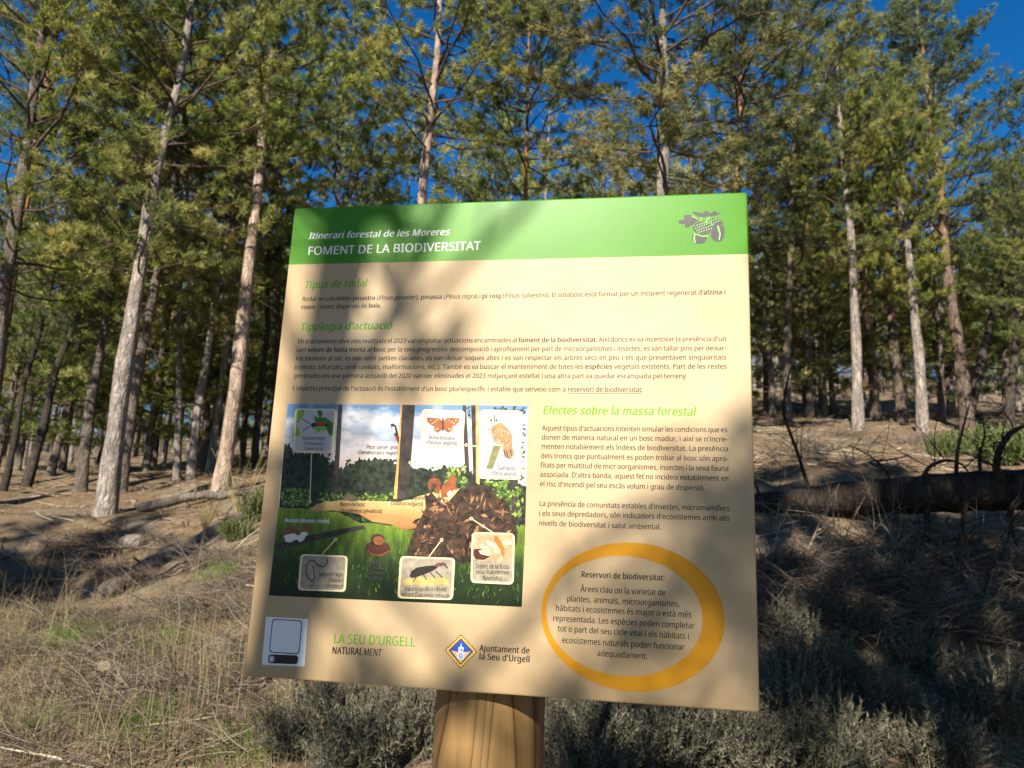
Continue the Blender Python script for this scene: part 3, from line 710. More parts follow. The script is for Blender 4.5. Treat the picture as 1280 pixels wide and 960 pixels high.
# pale dead branches in front of it
M['pale_twig'] = bark('pale_dead_twig', (0.46, 0.38, 0.30), (0.22, 0.17, 0.13), 14, .3)
br = [((1145, 682), (1235, 762), .05, .020, 14, .30, 'pale peeling branch lying in front of the fallen log'), ((1040, 700), (1150, 735), .12, .010, 18, .34, 'thin forked grey branch below the log'),
      ((1010, 665), (965, 700), .22, .009, 22, .34, 'bundle of curved pale twigs by the board edge under the log'), ((1000, 720), (1060, 690), .2, .009, 18, .3, 'tangle of bowed twigs under the left part of the log'),
      ((1130, 720), (1085, 690), .2, .009, 16, .34, 'upright fan of pale twigs beside the peeling branch'), ((1210, 690), (1280, 720), .12, .012, 20, .34, 'dark tangle of twigs under the right end of the log'),
      ((1180, 760), (1270, 790), .1, .010, 14, .3, 'thin branch low in the shade at right'), ((1060, 770), (1120, 800), .12, .008, 12, .28, 'thin curved branch among the shaded shrubs'),
      ((955, 600), (1075, 590), .08, .014, 16, .4, 'grey branch lying on the sunny clearing behind the log'), ((1010, 572), (1120, 562), .06, .016, 18, .5, 'long grey branch across the middle of the clearing'),
      ((1080, 585), (1180, 580), .06, .012, 14, .4, 'twiggy branch on the sunny ground above the log'), ((960, 545), (1020, 560), .1, .014, 16, .5, 'brushwood at the left end of the clearing beside the board')]
for k, (p0, p1, bow, r0, ntw, twl, lab) in enumerate(br):
    dead_branch('dead_branch', on(*p0, .03), on(*p1, .03), bow, r0, 100 + k, ntw, twl, lab, 'pale_twig' if k < 6 else 'dead_wood', group='dead branches on the ground')
bl = [((262, 893), (352, 850), .03, .016, 3, .15, 'straight grey stick under the lower left corner of the board', 'dead_wood'), ((95, 645), (165, 675), .05, .012, 9, .3, 'reddish twigs reaching down the bank below the thick pale pine', 'twig'),
      ((92, 700), (150, 690), .08, .010, 8, .25, 'pale bowed branch at the rim of the dark hollow', 'pale_twig'), ((212, 600), (235, 635), .03, .018, 4, .25, 'pale branch leaning between the pine feet at left', 'pale_twig'),
      ((250, 690), (325, 660), .06, .014, 22, .35, 'heap of grey brushwood on top of the bank', 'dead_wood'), ((180, 730), (300, 700), .05, .014, 16, .3, 'grey branch lying along the bank', 'dead_wood'),
      ((225, 765), (300, 745), .05, .012, 12, .3, 'brittle grey branch above the green tufts', 'dead_wood'), ((65, 870), (140, 905), .04, .009, 8, .2, 'thin bent twig in the lower left foreground', 'dead_wood'),
      ((140, 885), (230, 880), .03, .008, 8, .2, 'thin twig lying above the lush green tuft', 'pale_twig'), ((180, 770), (145, 740), .05, .008, 6, .2, 'short pale twig above the green tufts', 'pale_twig'),
      ((280, 805), (325, 800), .02, .010, 4, .15, 'short stick beside the sticker corner of the board', 'dead_wood')]
for k, (p0, p1, bow, r0, ntw, twl, lab, mt) in enumerate(bl):
    dead_branch('dead_branch', on(*p0, .02), on(*p1, .02), bow, r0, 140 + k, ntw, twl, lab, mt, group='dead branches on the ground')
dead_branch('rotting_log', on(128, 748, .05), on(335, 640, .05), .03, .085, 7, 8, .3, 'weathered grey trunk lying along the bank above the dark hollow', 'dead_wood', cat='log', r1=.06)
dead_branch('rotting_log', on(170, 640, .05), on(330, 618, .05), .02, .07, 9, 6, .3, 'grey log between the feet of the leaning pines', 'dead_wood', cat='log', r1=.05)
# yellow broom stems beside the board
def broom(px, py, n, h, label):
    p = on(px, py); t = MB(); a = rg.uniform(0, 6.28, n); tl = np.abs(rg.normal(.35, .2, n)); L = h * rg.uniform(.5, 1.1, n); v = np.linspace(0, 1, 6)
    P = np.zeros((n, 6, 3)); P[:, :, 0] = np.cos(a)[:, None] * (L * tl)[:, None] * v ** 1.3; P[:, :, 1] = np.sin(a)[:, None] * (L * tl)[:, None] * v ** 1.3; P[:, :, 2] = L[:, None] * v
    P += rg.normal(0, .012, P.shape) * v[None, :, None]
    tubes(t, P, np.full((n, 1), .0045) * (1 - .7 * v)[None], 4)
    o = t.build('broom_shrub', M['broom'], None, True); o.location = p; return tag(o, label, 'shrub')
broom(298, 655, 22, .9, 'thin yellow broom stems rising left of the board edge'); broom(255, 670, 22, .55, 'short yellowish broom beside the heap of grey brushwood')
# low mounds of dry brush
M['brush'] = island_mat('dry_brush_twig', [(0, (0.05, 0.035, 0.025)), (.4, (0.12, 0.085, 0.06)), (.75, (0.19, 0.15, 0.115)), (1, (0.28, 0.235, 0.19))], .9)
def brush_mesh(seed, n=230):
    rng = np.random.RandomState(seed); t = MB(); v = np.linspace(0, 1, 6)
    c = rng.normal(0, .13, (n, 3)) * [1, 1, 0] + [0, 0, -.01]; a = rng.uniform(0, 6.283, n); e = rng.uniform(-.1, .9, n); L = rng.uniform(.08, .34, n)
    d = np.stack([np.cos(a) * np.cos(e), np.sin(a) * np.cos(e), np.sin(e)], 1); bn = rng.normal(0, .35, (n, 3)) - [0, 0, .35]
    P = c[:, None] + d[:, None] * L[:, None, None] * v[None, :, None] + bn[:, None] * (L[:, None, None] * (v ** 2)[None, :, None]) * .8
    tubes(t, P, rng.uniform(.0012, .0034, (n, 1)) * (1 - .6 * v)[None], 3)
    return t.mesh('brush_mound', M['brush'])
BM_ = [brush_mesh(80 + k) for k in range(4)]
rbx = random.Random(12)
def mound(px, py, s, label, group):
    p = hit(px, py); o = bpy.data.objects.new('brush_mound', BM_[rbx.randrange(4)]); COL.objects.link(o)
    o.location = (p[0], p[1], gz(p[0], p[1])); o.rotation_euler = (0, 0, rbx.uniform(0, 6.28)); o.scale = (s * rbx.uniform(1, 1.6), s, s * rbx.uniform(.7, 1.1)); tag(o, label, 'brush', group)
for k in range(70):
    px = rbx.uniform(-10, 345); py = 640 + (rbx.random() ** .8) * 300
    mound(px, py, rbx.uniform(.6, 1.25), 'low mound of dry brown brush on the slope left of the board', 'dry brush mounds at left')
for k in range(13):
    mound(rbx.uniform(935, 1290), rbx.uniform(512, 570), rbx.uniform(.8, 1.6), 'mound of dry brush lying on the clearing beyond the fallen log', 'dry brush mounds on the clearing')
for k in range(36):
    mound(rbx.uniform(940, 1290), rbx.uniform(676, 800), rbx.uniform(.8, 1.3), 'tangle of dry twigs in the shade under the fallen log', 'twig tangles under the log')
# the sawn stump and a pale stone
def stump(px, py, r_, h, label):
    p = on(px, py); o = empty('sawn_stump', p, (.75, .25, 0), label, 'stump')
    T = MB(); z = np.linspace(-.15, h, 10); tubes(T, np.stack([0 * z, 0 * z, z], 1), r_ * (1 + .3 * np.exp(-np.maximum(z, 0) / .03)), 20, False)
    V = T.v[0]; V[:, :2] *= 1 + .07 * rg.normal(size=(len(V), 1)); T.build('bark', M['bark_dark'], o, True)
    T = MB(); q = np.arange(20) / 20 * 6.283; T.poly(np.stack([np.cos(q) * r_ * .97, np.sin(q) * r_ * .97, np.full(20, h + .002)], 1))
    m, nt, b = mk('sawn_wood', .8, .2); wv = N(nt, 'ShaderNodeTexWave', wave_type='RINGS', rings_direction='Z'); wv.inputs['Scale'].default_value = 45; wv.inputs['Distortion'].default_value = 2
    nt.links.new(coord(nt), wv.inputs['Vector']); nt.links.new(ramp(nt, wv.outputs['Fac'], [(.2, (.11, .08, .055)), (.8, (.20, .155, .11))]), b.inputs['Base Color'])
    T.build('cut_face', m, o)
stump(130, 850, .034, .10, 'small sawn stump with a pale cut face in the left foreground')
def stone(px, py, s, label):
    p = on(px, py, s * .25); bm = bmesh.new(); bmesh.ops.create_icosphere(bm, subdivisions=4, radius=s)
    for v in bm.verts:
        q = np.array(v.co) / s; f = 1 + .25 * float(fbm(np.array([q[0] * 1.3 + 3]), np.array([q[1] * 1.3 + q[2] * 2.1]), 3)[0]); v.co = Vector(q * s * f * np.array([1.1, .8, .75]))
    me = bpy.data.meshes.new('stone'); bm.to_mesh(me); bm.free()
    for f in me.polygons: f.use_smooth = True
    me.materials.append(M['stone']); o = bpy.data.objects.new('stone', me); COL.objects.link(o); o.location = p; tag(o, label, 'stone')
M['stone'] = bark('pale_stone', (0.42, 0.35, 0.28), (0.24, 0.19, 0.15), 6, .1)
stone(165, 682, .13, 'pale rounded stone on the bank below the thick pale pine')
# ------------------------------------------------------------------ the information board
E1 = np.array([0.98548, -0.00258, 0.16977]); E2 = up.copy(); E1 = E1 - E2 * (E1 @ E2); E1 /= np.linalg.norm(E1)
NRM = np.cross(E1, E2)                                   # board normal, towards the viewer (camera axes)
BL = np.array([-0.432, -0.46929, -1.28314])              # lower left corner of the face
e1, e2, en = C2W @ E1, C2W @ E2, C2W @ NRM
ORG = CAM + C2W @ BL
def S(px, py):
    """point of the board face (u right, v up, metres) seen at a frame point"""
    d = ray(px, py); t = ((ORG - CAM) @ en) / (d @ en)
    q = CAM + d * t - ORG
    return np.array([q @ e1, q @ e2])
W_, H_ = 0.8, 0.8116
TH = 0.024
# board frame: x = e1, z = up, y = into the board; the thing's origin is the foot of the post
POST_U = S(594, 900)[0]; POST_R = 0.090
foot = ORG + e1 * POST_U - en * (TH + POST_R)
fz = gz(foot[0], foot[1])
SIGN = empty('information_sign', (foot[0], foot[1], fz), (0, 0, math.atan2(e1[1], e1[0])),
             'beige forest information board with a green heading band on a round wooden post', 'sign')
OX, OY, OZ = -POST_U, -(TH + POST_R), ORG[2] - fz
def L3(uv, wv=0.0):
    """board coordinates -> the sign's local coordinates, wv in front of the face"""
    uv = np.asarray(uv, float).reshape(-1, 2)
    return np.stack([uv[:, 0] + OX, np.full(len(uv), OY - wv), uv[:, 1] + OZ], -1)
STEP = 0.00003; LIFT = 0.00006
def sheet(mb, uvs, lay): mb.poly(L3(uvs, STEP * lay + LIFT))
def P5(x, y): return S(330 + x / 3.553, 500 + y / 3.553)
def P6(x, y): return S(490 + x / 3.556, 500 + y / 3.556)
def P7(x, y): return S(300 + x / 3.368, 750 + y / 3.368)
def P8(x, y): return S(660 + x / 3.31, 670 + y / 3.31)
def P2(x, y): return S(640 + x / 4, 230 + y / 4)
def PA(x, y): return S(840 + x / 16, 255 + y / 16)

# printed colours
def parchment():
    m, nt, b = mk('parchment_print', 0.42, 0.18)
    v = coord(nt)
    f = noise(nt, v, 7, 5, 0.6); g = noise(nt, v, 2.6, 2); sp = noise(nt, v, 130, 2, 0.5)
    sx = N(nt, 'ShaderNodeSeparateXYZ'); nt.links.new(coord(nt), sx.inputs[0])
    c = ramp(nt, f, [(0.3, (0.385, 0.280, 0.165)), (0.5, (0.425, 0.318, 0.195)), (0.7, (0.455, 0.352, 0.225))])
    c = mix(nt, ramp(nt, g, [(0.4, (0, 0, 0)), (0.65, (0.6, 0.6, 0.6))]), c, (0.34, 0.242, 0.135))
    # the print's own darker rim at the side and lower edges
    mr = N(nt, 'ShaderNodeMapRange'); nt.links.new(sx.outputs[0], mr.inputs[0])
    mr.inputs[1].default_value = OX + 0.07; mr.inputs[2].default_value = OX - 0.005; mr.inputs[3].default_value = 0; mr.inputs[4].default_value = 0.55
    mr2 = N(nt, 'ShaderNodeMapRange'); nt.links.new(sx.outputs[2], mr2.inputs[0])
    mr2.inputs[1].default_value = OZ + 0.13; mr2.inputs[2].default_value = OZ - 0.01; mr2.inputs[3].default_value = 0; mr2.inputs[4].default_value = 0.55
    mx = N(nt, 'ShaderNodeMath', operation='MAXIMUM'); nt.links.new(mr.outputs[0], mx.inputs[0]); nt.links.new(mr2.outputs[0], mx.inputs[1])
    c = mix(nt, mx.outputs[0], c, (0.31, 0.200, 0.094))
    c = mix(nt, ramp(nt, sp, [(0.72, (0, 0, 0)), (0.78, (0.55, 0.55, 0.55))]), c, (0.22, 0.14, 0.08))
    nt.links.new(c, b.inputs['Base Color'])
    rr = ramp(nt, noise(nt, v, 14, 4), [(0.3, (0.36,) * 3), (0.7, (0.52,) * 3)]); nt.links.new(rr, b.inputs['Roughness'])
    bump(nt, b, noise(nt, v, 240, 2), 0.06, 0.001)
    return m
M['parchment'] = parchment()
def ink(name, c, rough=0.42, var=0.0, scale=60):
    return plain(name, c, rough, 0.16, var, scale)
M['green_band'] = ink('green_print', (0.052, 0.185, 0.007), 0.36, 0.06, 14)
bump(M['green_band'].node_tree, M['green_band'].node_tree.nodes['Principled BSDF'], noise(M['green_band'].node_tree, coord(M['green_band'].node_tree), 240, 2), 0.06, 0.001)
M['ink_green'] = ink('green_ink', (0.085, 0.27, 0.010)); M['ink_black'] = ink('black_ink', (0.020, 0.016, 0.015))
M['ink_white'] = ink('white_ink', (0.62, 0.62, 0.60)); M['ink_grey'] = ink('grey_ink', (0.055, 0.048, 0.052), .42, .2, 90)
M['ink_orange'] = ink('orange_print', (0.46, 0.205, 0.008), .42, .05, 12); M['cream'] = ink('cream_print', (0.62, 0.50, 0.29))

# the pressed sheet: one rounded tray cut in two prints at the foot of the heading band
vb = 0.5 * (S(362, 331.3)[1] + S(935, 317)[1])
def tray():
    bm = bmesh.new()
    bmesh.ops.create_cube(bm, size=1)
    for v in bm.verts:
        v.co = Vector((OX + (v.co.x + 0.5) * W_, OY + (v.co.y + 0.5) * TH, OZ + (v.co.z + 0.5) * H_))
    es = [e for e in bm.edges if abs((e.verts[0].co - e.verts[1].co).normalized().y) > 0.9]
    bmesh.ops.bevel(bm, geom=es, offset=0.002, segments=3, affect='EDGES')
    es = [e for e in bm.edges if all(abs(v.co.y - OY) < 1e-6 for v in e.verts)]
    bmesh.ops.bevel(bm, geom=es, offset=0.0028, segments=4, affect='EDGES', profile=0.5)
    return bm
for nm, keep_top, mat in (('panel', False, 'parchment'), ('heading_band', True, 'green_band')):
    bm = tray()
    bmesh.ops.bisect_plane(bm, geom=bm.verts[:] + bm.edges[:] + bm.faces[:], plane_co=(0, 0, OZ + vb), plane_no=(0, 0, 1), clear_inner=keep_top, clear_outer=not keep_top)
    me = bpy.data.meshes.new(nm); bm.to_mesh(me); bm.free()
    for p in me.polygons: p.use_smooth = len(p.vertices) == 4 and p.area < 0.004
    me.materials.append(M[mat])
    o = bpy.data.objects.new(nm, me); COL.objects.link(o); o.parent = SIGN
# round post with drying cracks
T = MB(); zz = np.linspace(-0.5, OZ + H_ - 0.10, 60)
s = 72
tubes(T, np.stack([np.zeros(60), np.zeros(60), zz], -1), np.full(60, POST_R), s, True)
V = T.v[0].reshape(60, s, 3); a = np.arctan2(V[..., 1], V[..., 0])
for a0, dp, wd, z0, z1 in ((-1.98, .012, .028, -1, 3), (-1.25, .003, .03, .2, 1.0), (0.8, .01, .05, -1, 3), (2.4, .008, .05, -1, 3)):
    aw = a0 + 0.012 * np.sin(zz * 9)[:, None] + 0.006 * np.sin(zz * 31)[:, None]
    k = np.exp(-((a - aw) / wd) ** 2) * ((zz > z0) & (zz < z1))[:, None] * dp / POST_R
    V[..., :2] *= (1 - k)[..., None]
V[..., :2] *= (1 + 0.010 * np.sin(a * 3 + 1) + 0.004 * np.sin(a * 11))[..., None]
T.v[0] = V.reshape(-1, 3)
m, nt, b = mk('round_post_wood', 0.62, 0.25)
f = noise(nt, coord(nt, (1, 1, 0.035)), 75, 4, 0.6); g = noise(nt, coord(nt, (1, 1, 0.10)), 14, 3); h = noise(nt, coord(nt, (1, 1, .25)), 7, 2)
gr = noise(nt, coord(nt, (1, 1, .07)), 7.5, 2, .4)                # growth rings cut along the grain: contour lines of a stretched field
mu = N(nt, 'ShaderNodeMath', operation='MULTIPLY'); nt.links.new(gr, mu.inputs[0]); mu.inputs[1].default_value = 17
fr_ = N(nt, 'ShaderNodeMath', operation='FRACT'); nt.links.new(mu.outputs[0], fr_.inputs[0])
c = ramp(nt, fr_.outputs[0], [(0.0, (0.215, 0.122, 0.042)), (0.25, (0.25, 0.152, 0.060)), (0.78, (0.185, 0.100, 0.034)), (0.93, (0.062, 0.028, 0.009)), (1.0, (0.215, 0.122, 0.042))])
c = mix(nt, ramp(nt, f, [(0.35, (0.3,) * 3), (0.6, (0, 0, 0))]), c, (0.11, 0.055, 0.017))
c = mix(nt, ramp(nt, g, [(0.5, (0, 0, 0)), (0.7, (0.5,) * 3)]), c, (0.16, 0.105, 0.040))
nt.links.new(c, b.inputs['Base Color']); bump(nt, b, f, 0.15, 0.002)
T.build('post', m, SIGN, True)

# ---- lettering: outlines drawn as polygons, one mesh per heading or paragraph
GLY = {
    32: (175, [], []),
    65: (429, [0, 0, 187, 482, 242, 482, 428, 0, 366, 0, 308, 148, 118, 148, 61, 0, 138, 202, 290, 202, 236, 347, 235, 352, 233, 358, 230, 367, 227, 376, 224, 386, 221, 396, 218, 405, 216, 413, 214, 419, 210, 405, 207, 392, 203, 378, 199, 366, 196, 356, 193, 347], [0, 2, 1, 0, 19, 2, 19, 3, 2, 0, 20, 19, 18, 3, 19, 17, 3, 18, 0, 21, 20, 16, 3, 17, 15, 3, 16, 0, 22, 21, 14, 3, 15, 0, 23, 22, 13, 3, 14, 12, 3, 13, 0, 24, 23, 11, 3, 12, 0, 25, 24, 10, 3, 11, 0, 8, 25, 9, 3, 10, 0, 6, 8, 6, 9, 8, 6, 5, 9, 5, 3, 9, 0, 7, 6, 4, 3, 5]),
    66: (437, [65, 0, 65, 480, 202, 480, 257, 477, 303, 468, 338, 453, 364, 431, 379, 400, 384, 361, 382, 334, 374, 311, 361, 290, 343, 274, 320, 262, 293, 251, 312, 247, 331, 241, 348, 234, 363, 224, 376, 212, 386, 197, 394, 180, 399, 160, 400, 136, 395, 96, 380, 63, 356, 36, 322, 16, 282, 4, 126, 275, 214, 275, 251, 278, 279, 284, 299, 295, 312, 310, 319, 330, 322, 354, 319, 378, 309, 397, 294, 411, 272, 420, 242, 426, 205, 428, 126, 428, 126, 51, 222, 51, 261, 54, 290, 62, 311, 76, 325, 94, 333, 116, 336, 141, 333, 165, 324, 185, 310, 202, 288, 215, 257, 222, 218, 225, 126, 225], [0, 43, 1, 43, 2, 1, 43, 3, 2, 43, 4, 3, 43, 5, 4, 43, 6, 5, 43, 42, 6, 42, 41, 6, 41, 7, 6, 0, 29, 43, 40, 7, 41, 39, 7, 40, 38, 7, 39, 38, 8, 7, 37, 8, 38, 36, 8, 37, 36, 9, 8, 35, 9, 36, 35, 10, 9, 34, 10, 35, 34, 11, 10, 33, 11, 34, 32, 11, 33, 32, 12, 11, 31, 12, 32, 30, 12, 31, 0, 58, 29, 58, 30, 29, 58, 12, 30, 58, 13, 12, 58, 14, 13, 58, 15, 14, 58, 16, 15, 58, 17, 16, 58, 57, 17, 57, 18, 17, 0, 44, 58, 56, 18, 57, 56, 19, 18, 55, 19, 56, 54, 19, 55, 54, 20, 19, 53, 20, 54, 53, 21, 20, 52, 21, 53, 52, 22, 21, 51, 22, 52, 51, 23, 22, 50, 23, 51, 50, 24, 23, 49, 24, 50, 49, 25, 24, 48, 25, 49, 47, 25, 48, 47, 26, 25, 46, 26, 47, 45, 26, 46, 0, 45, 44, 0, 26, 45, 0, 27, 26, 0, 28, 27]),
    67: (424, [261, -7, 215, -3, 174, 7, 139, 24, 109, 46, 85, 75, 65, 109, 52, 149, 44, 192, 41, 240, 44, 287, 53, 330, 67, 368, 88, 403, 114, 431, 146, 455, 183, 472, 225, 483, 271, 486, 320, 483, 364, 474, 404, 458, 379, 407, 364, 413, 348, 420, 330, 425, 311, 430, 292, 432, 271, 433, 223, 427, 182, 410, 149, 381, 124, 343, 110, 296, 105, 240, 109, 184, 123, 137, 146, 98, 178, 69, 219, 52, 270, 46, 291, 47, 311, 49, 330, 52, 348, 56, 367, 60, 385, 65, 385, 13, 367, 7, 348, 2, 329, -2, 309, -5], [17, 19, 18, 17, 20, 19, 16, 20, 17, 16, 21, 20, 15, 21, 16, 15, 26, 21, 26, 25, 21, 25, 24, 21, 24, 23, 21, 23, 22, 21, 14, 28, 15, 28, 27, 15, 27, 26, 15, 14, 29, 28, 13, 29, 14, 13, 30, 29, 13, 31, 30, 12, 31, 13, 12, 32, 31, 11, 32, 12, 11, 33, 32, 10, 33, 11, 10, 34, 33, 9, 34, 10, 8, 34, 9, 8, 35, 34, 7, 35, 8, 7, 36, 35, 6, 36, 7, 6, 37, 36, 5, 37, 6, 5, 38, 37, 4, 38, 5, 4, 39, 38, 45, 47, 46, 44, 47, 45, 43, 47, 44, 4, 40, 39, 42, 47, 43, 41, 47, 42, 40, 47, 41, 3, 40, 4, 3, 47, 40, 2, 47, 3, 2, 48, 47, 1, 48, 2, 1, 49, 48, 1, 50, 49, 1, 51, 50, 0, 51, 1]),
    68: (490, [65, 0, 65, 480, 213, 480, 259, 477, 301, 468, 338, 453, 371, 432, 398, 406, 420, 374, 436, 336, 446, 293, 449, 244, 442, 170, 420, 109, 383, 61, 333, 27, 272, 7, 126, 52, 191, 52, 299, 73, 364, 136, 385, 242, 380, 301, 364, 348, 338, 383, 302, 408, 258, 423, 204, 428, 126, 428], [0, 28, 1, 28, 2, 1, 28, 3, 2, 28, 4, 3, 28, 5, 4, 28, 6, 5, 28, 27, 6, 27, 26, 6, 26, 7, 6, 0, 17, 28, 25, 7, 26, 24, 7, 25, 24, 8, 7, 23, 8, 24, 23, 9, 8, 22, 9, 23, 22, 10, 9, 21, 10, 22, 21, 11, 10, 21, 12, 11, 20, 12, 21, 20, 13, 12, 19, 13, 20, 19, 14, 13, 18, 14, 19, 18, 15, 14, 0, 18, 17, 0, 15, 18, 0, 16, 15]),
    69: (373, [65, 0, 65, 480, 333, 480, 333, 426, 126, 426, 126, 277, 321, 277, 321, 224, 126, 224, 126, 53, 333, 53, 333, 0], [0, 4, 1, 4, 2, 1, 4, 3, 2, 0, 5, 4, 0, 8, 5, 8, 6, 5, 8, 7, 6, 0, 9, 8, 0, 10, 9, 0, 11, 10]),
    70: (349, [65, 0, 65, 480, 333, 480, 333, 426, 126, 426, 126, 257, 320, 257, 320, 203, 126, 203, 126, 0], [0, 4, 1, 4, 2, 1, 4, 3, 2, 0, 5, 4, 0, 8, 5, 8, 6, 5, 8, 7, 6, 0, 9, 8]),
    71: (489, [271, -7, 224, -3, 182, 7, 145, 23, 114, 46, 88, 74, 67, 108, 53, 148, 44, 191, 41, 240, 44, 288, 54, 331, 71, 370, 93, 404, 121, 433, 155, 456, 195, 473, 240, 483, 316, 485, 341, 483, 366, 479, 389, 473, 411, 466, 433, 458, 410, 406, 392, 413, 373, 419, 352, 425, 331, 430, 309, 432, 286, 433, 233, 427, 188, 410, 152, 381, 125, 343, 109, 296, 104, 240, 106, 203, 112, 169, 123, 139, 137, 112, 157, 89, 181, 70, 210, 57, 245, 48, 285, 46, 305, 46, 323, 47, 338, 49, 353, 51, 366, 54, 379, 57, 379, 199, 273, 199, 273, 253, 439, 253, 439, 18, 413, 10, 387, 4, 361, -1, 333, -4], [17, 19, 18, 17, 20, 19, 16, 20, 17, 16, 21, 20, 16, 22, 21, 15, 22, 16, 15, 23, 22, 15, 28, 23, 28, 27, 23, 27, 26, 23, 26, 25, 23, 25, 24, 23, 14, 30, 15, 30, 29, 15, 29, 28, 15, 14, 31, 30, 13, 31, 14, 13, 32, 31, 13, 33, 32, 12, 33, 13, 12, 34, 33, 11, 34, 12, 11, 35, 34, 10, 35, 11, 10, 36, 35, 9, 36, 10, 53, 55, 54, 53, 52, 55, 52, 56, 55, 8, 36, 9, 8, 37, 36, 8, 38, 37, 51, 56, 52, 7, 38, 8, 7, 39, 38, 6, 39, 7, 6, 40, 39, 6, 41, 40, 5, 41, 6, 5, 42, 41, 4, 42, 5, 4, 43, 42, 50, 56, 51, 4, 44, 43, 49, 56, 50, 48, 56, 49, 47, 56, 48, 4, 45, 44, 46, 56, 47, 45, 56, 46, 3, 45, 4, 3, 56, 45, 2, 56, 3, 2, 57, 56, 2, 58, 57, 1, 58, 2, 1, 59, 58, 1, 60, 59, 0, 60, 1]),
    72: (498, [65, 0, 65, 480, 126, 480, 126, 277, 371, 277, 371, 480, 432, 480, 432, 0, 371, 0, 371, 224, 126, 224, 126, 0], [0, 2, 1, 0, 3, 2, 4, 6, 5, 4, 7, 6, 0, 10, 3, 10, 4, 3, 10, 9, 4, 9, 7, 4, 0, 11, 10, 8, 7, 9]),
    73: (228, [27, 0, 27, 35, 83, 48, 83, 431, 27, 445, 27, 480, 200, 480, 200, 445, 144, 431, 144, 48, 200, 35, 200, 0], [4, 6, 5, 4, 7, 6, 3, 7, 4, 3, 8, 7, 2, 8, 3, 2, 9, 8, 1, 9, 2, 1, 10, 9, 0, 10, 1, 0, 11, 10]),
    74: (183, [-3, -128, -31, -125, -39, -123, -46, -121, -52, -119, -52, -68, -45, -70, -37, -71, -30, -73, -21, -74, -13, -74, -4, -75, 7, -74, 18, -72, 28, -68, 37, -62, 45, -54, 52, -44, 58, -32, 61, -16, 62, 3, 62, 480, 122, 480, 122, 7, 118, -35, 107, -69, 88, -95, 63, -113, 32, -124], [20, 22, 21, 20, 23, 22, 20, 24, 23, 19, 24, 20, 18, 24, 19, 17, 24, 18, 17, 25, 24, 16, 25, 17, 15, 25, 16, 14, 25, 15, 4, 6, 5, 13, 25, 14, 13, 26, 25, 4, 7, 6, 4, 8, 7, 12, 26, 13, 4, 9, 8, 4, 10, 9, 11, 26, 12, 4, 11, 10, 4, 26, 11, 4, 27, 26, 4, 28, 27, 3, 28, 4, 2, 28, 3, 1, 28, 2, 1, 0, 28]),
    75: (416, [65, 0, 65, 480, 126, 480, 126, 243, 139, 258, 153, 274, 167, 289, 181, 304, 194, 319, 208, 334, 338, 480, 408, 480, 218, 271, 416, 0, 345, 0, 175, 229, 126, 186, 126, 0], [0, 2, 1, 0, 3, 2, 9, 11, 10, 9, 12, 11, 8, 12, 9, 7, 12, 8, 6, 12, 7, 5, 12, 6, 4, 12, 5, 4, 15, 12, 15, 13, 12, 3, 15, 4, 0, 16, 3, 16, 15, 3, 14, 13, 15, 0, 17, 16]),
    76: (352, [65, 0, 65, 480, 126, 480, 126, 54, 335, 54, 335, 0], [0, 2, 1, 0, 3, 2, 0, 4, 3, 0, 5, 4]),
    77: (609, [65, 0, 65, 480, 154, 480, 302, 87, 455, 480, 544, 480, 544, 0, 484, 0, 484, 295, 484, 318, 485, 341, 486, 364, 487, 385, 488, 404, 489, 420, 326, 0, 277, 0, 116, 420, 117, 405, 119, 386, 120, 364, 120, 340, 121, 316, 121, 291, 121, 0], [0, 17, 1, 17, 2, 1, 17, 3, 2, 3, 14, 4, 14, 5, 4, 14, 6, 5, 0, 18, 17, 16, 3, 17, 3, 15, 14, 13, 6, 14, 0, 19, 18, 12, 6, 13, 0, 20, 19, 11, 6, 12, 0, 21, 20, 10, 6, 11, 9, 6, 10, 0, 22, 21, 8, 6, 9, 0, 23, 22, 7, 6, 8, 0, 24, 23, 16, 15, 3]),
    78: (510, [65, 0, 65, 480, 135, 480, 391, 83, 393, 91, 393, 102, 392, 115, 391, 130, 391, 145, 390, 162, 389, 178, 389, 194, 389, 209, 389, 480, 445, 480, 445, 0, 375, 0, 116, 398, 117, 381, 118, 362, 119, 340, 120, 316, 121, 292, 121, 268, 121, 0], [0, 17, 1, 17, 2, 1, 17, 3, 2, 12, 14, 13, 12, 15, 14, 0, 18, 17, 16, 3, 17, 0, 19, 18, 0, 20, 19, 0, 21, 20, 0, 22, 21, 0, 23, 22, 0, 24, 23, 11, 15, 12, 10, 15, 11, 9, 15, 10, 8, 15, 9, 7, 15, 8, 6, 15, 7, 5, 15, 6, 4, 15, 5, 3, 15, 4, 16, 15, 3]),
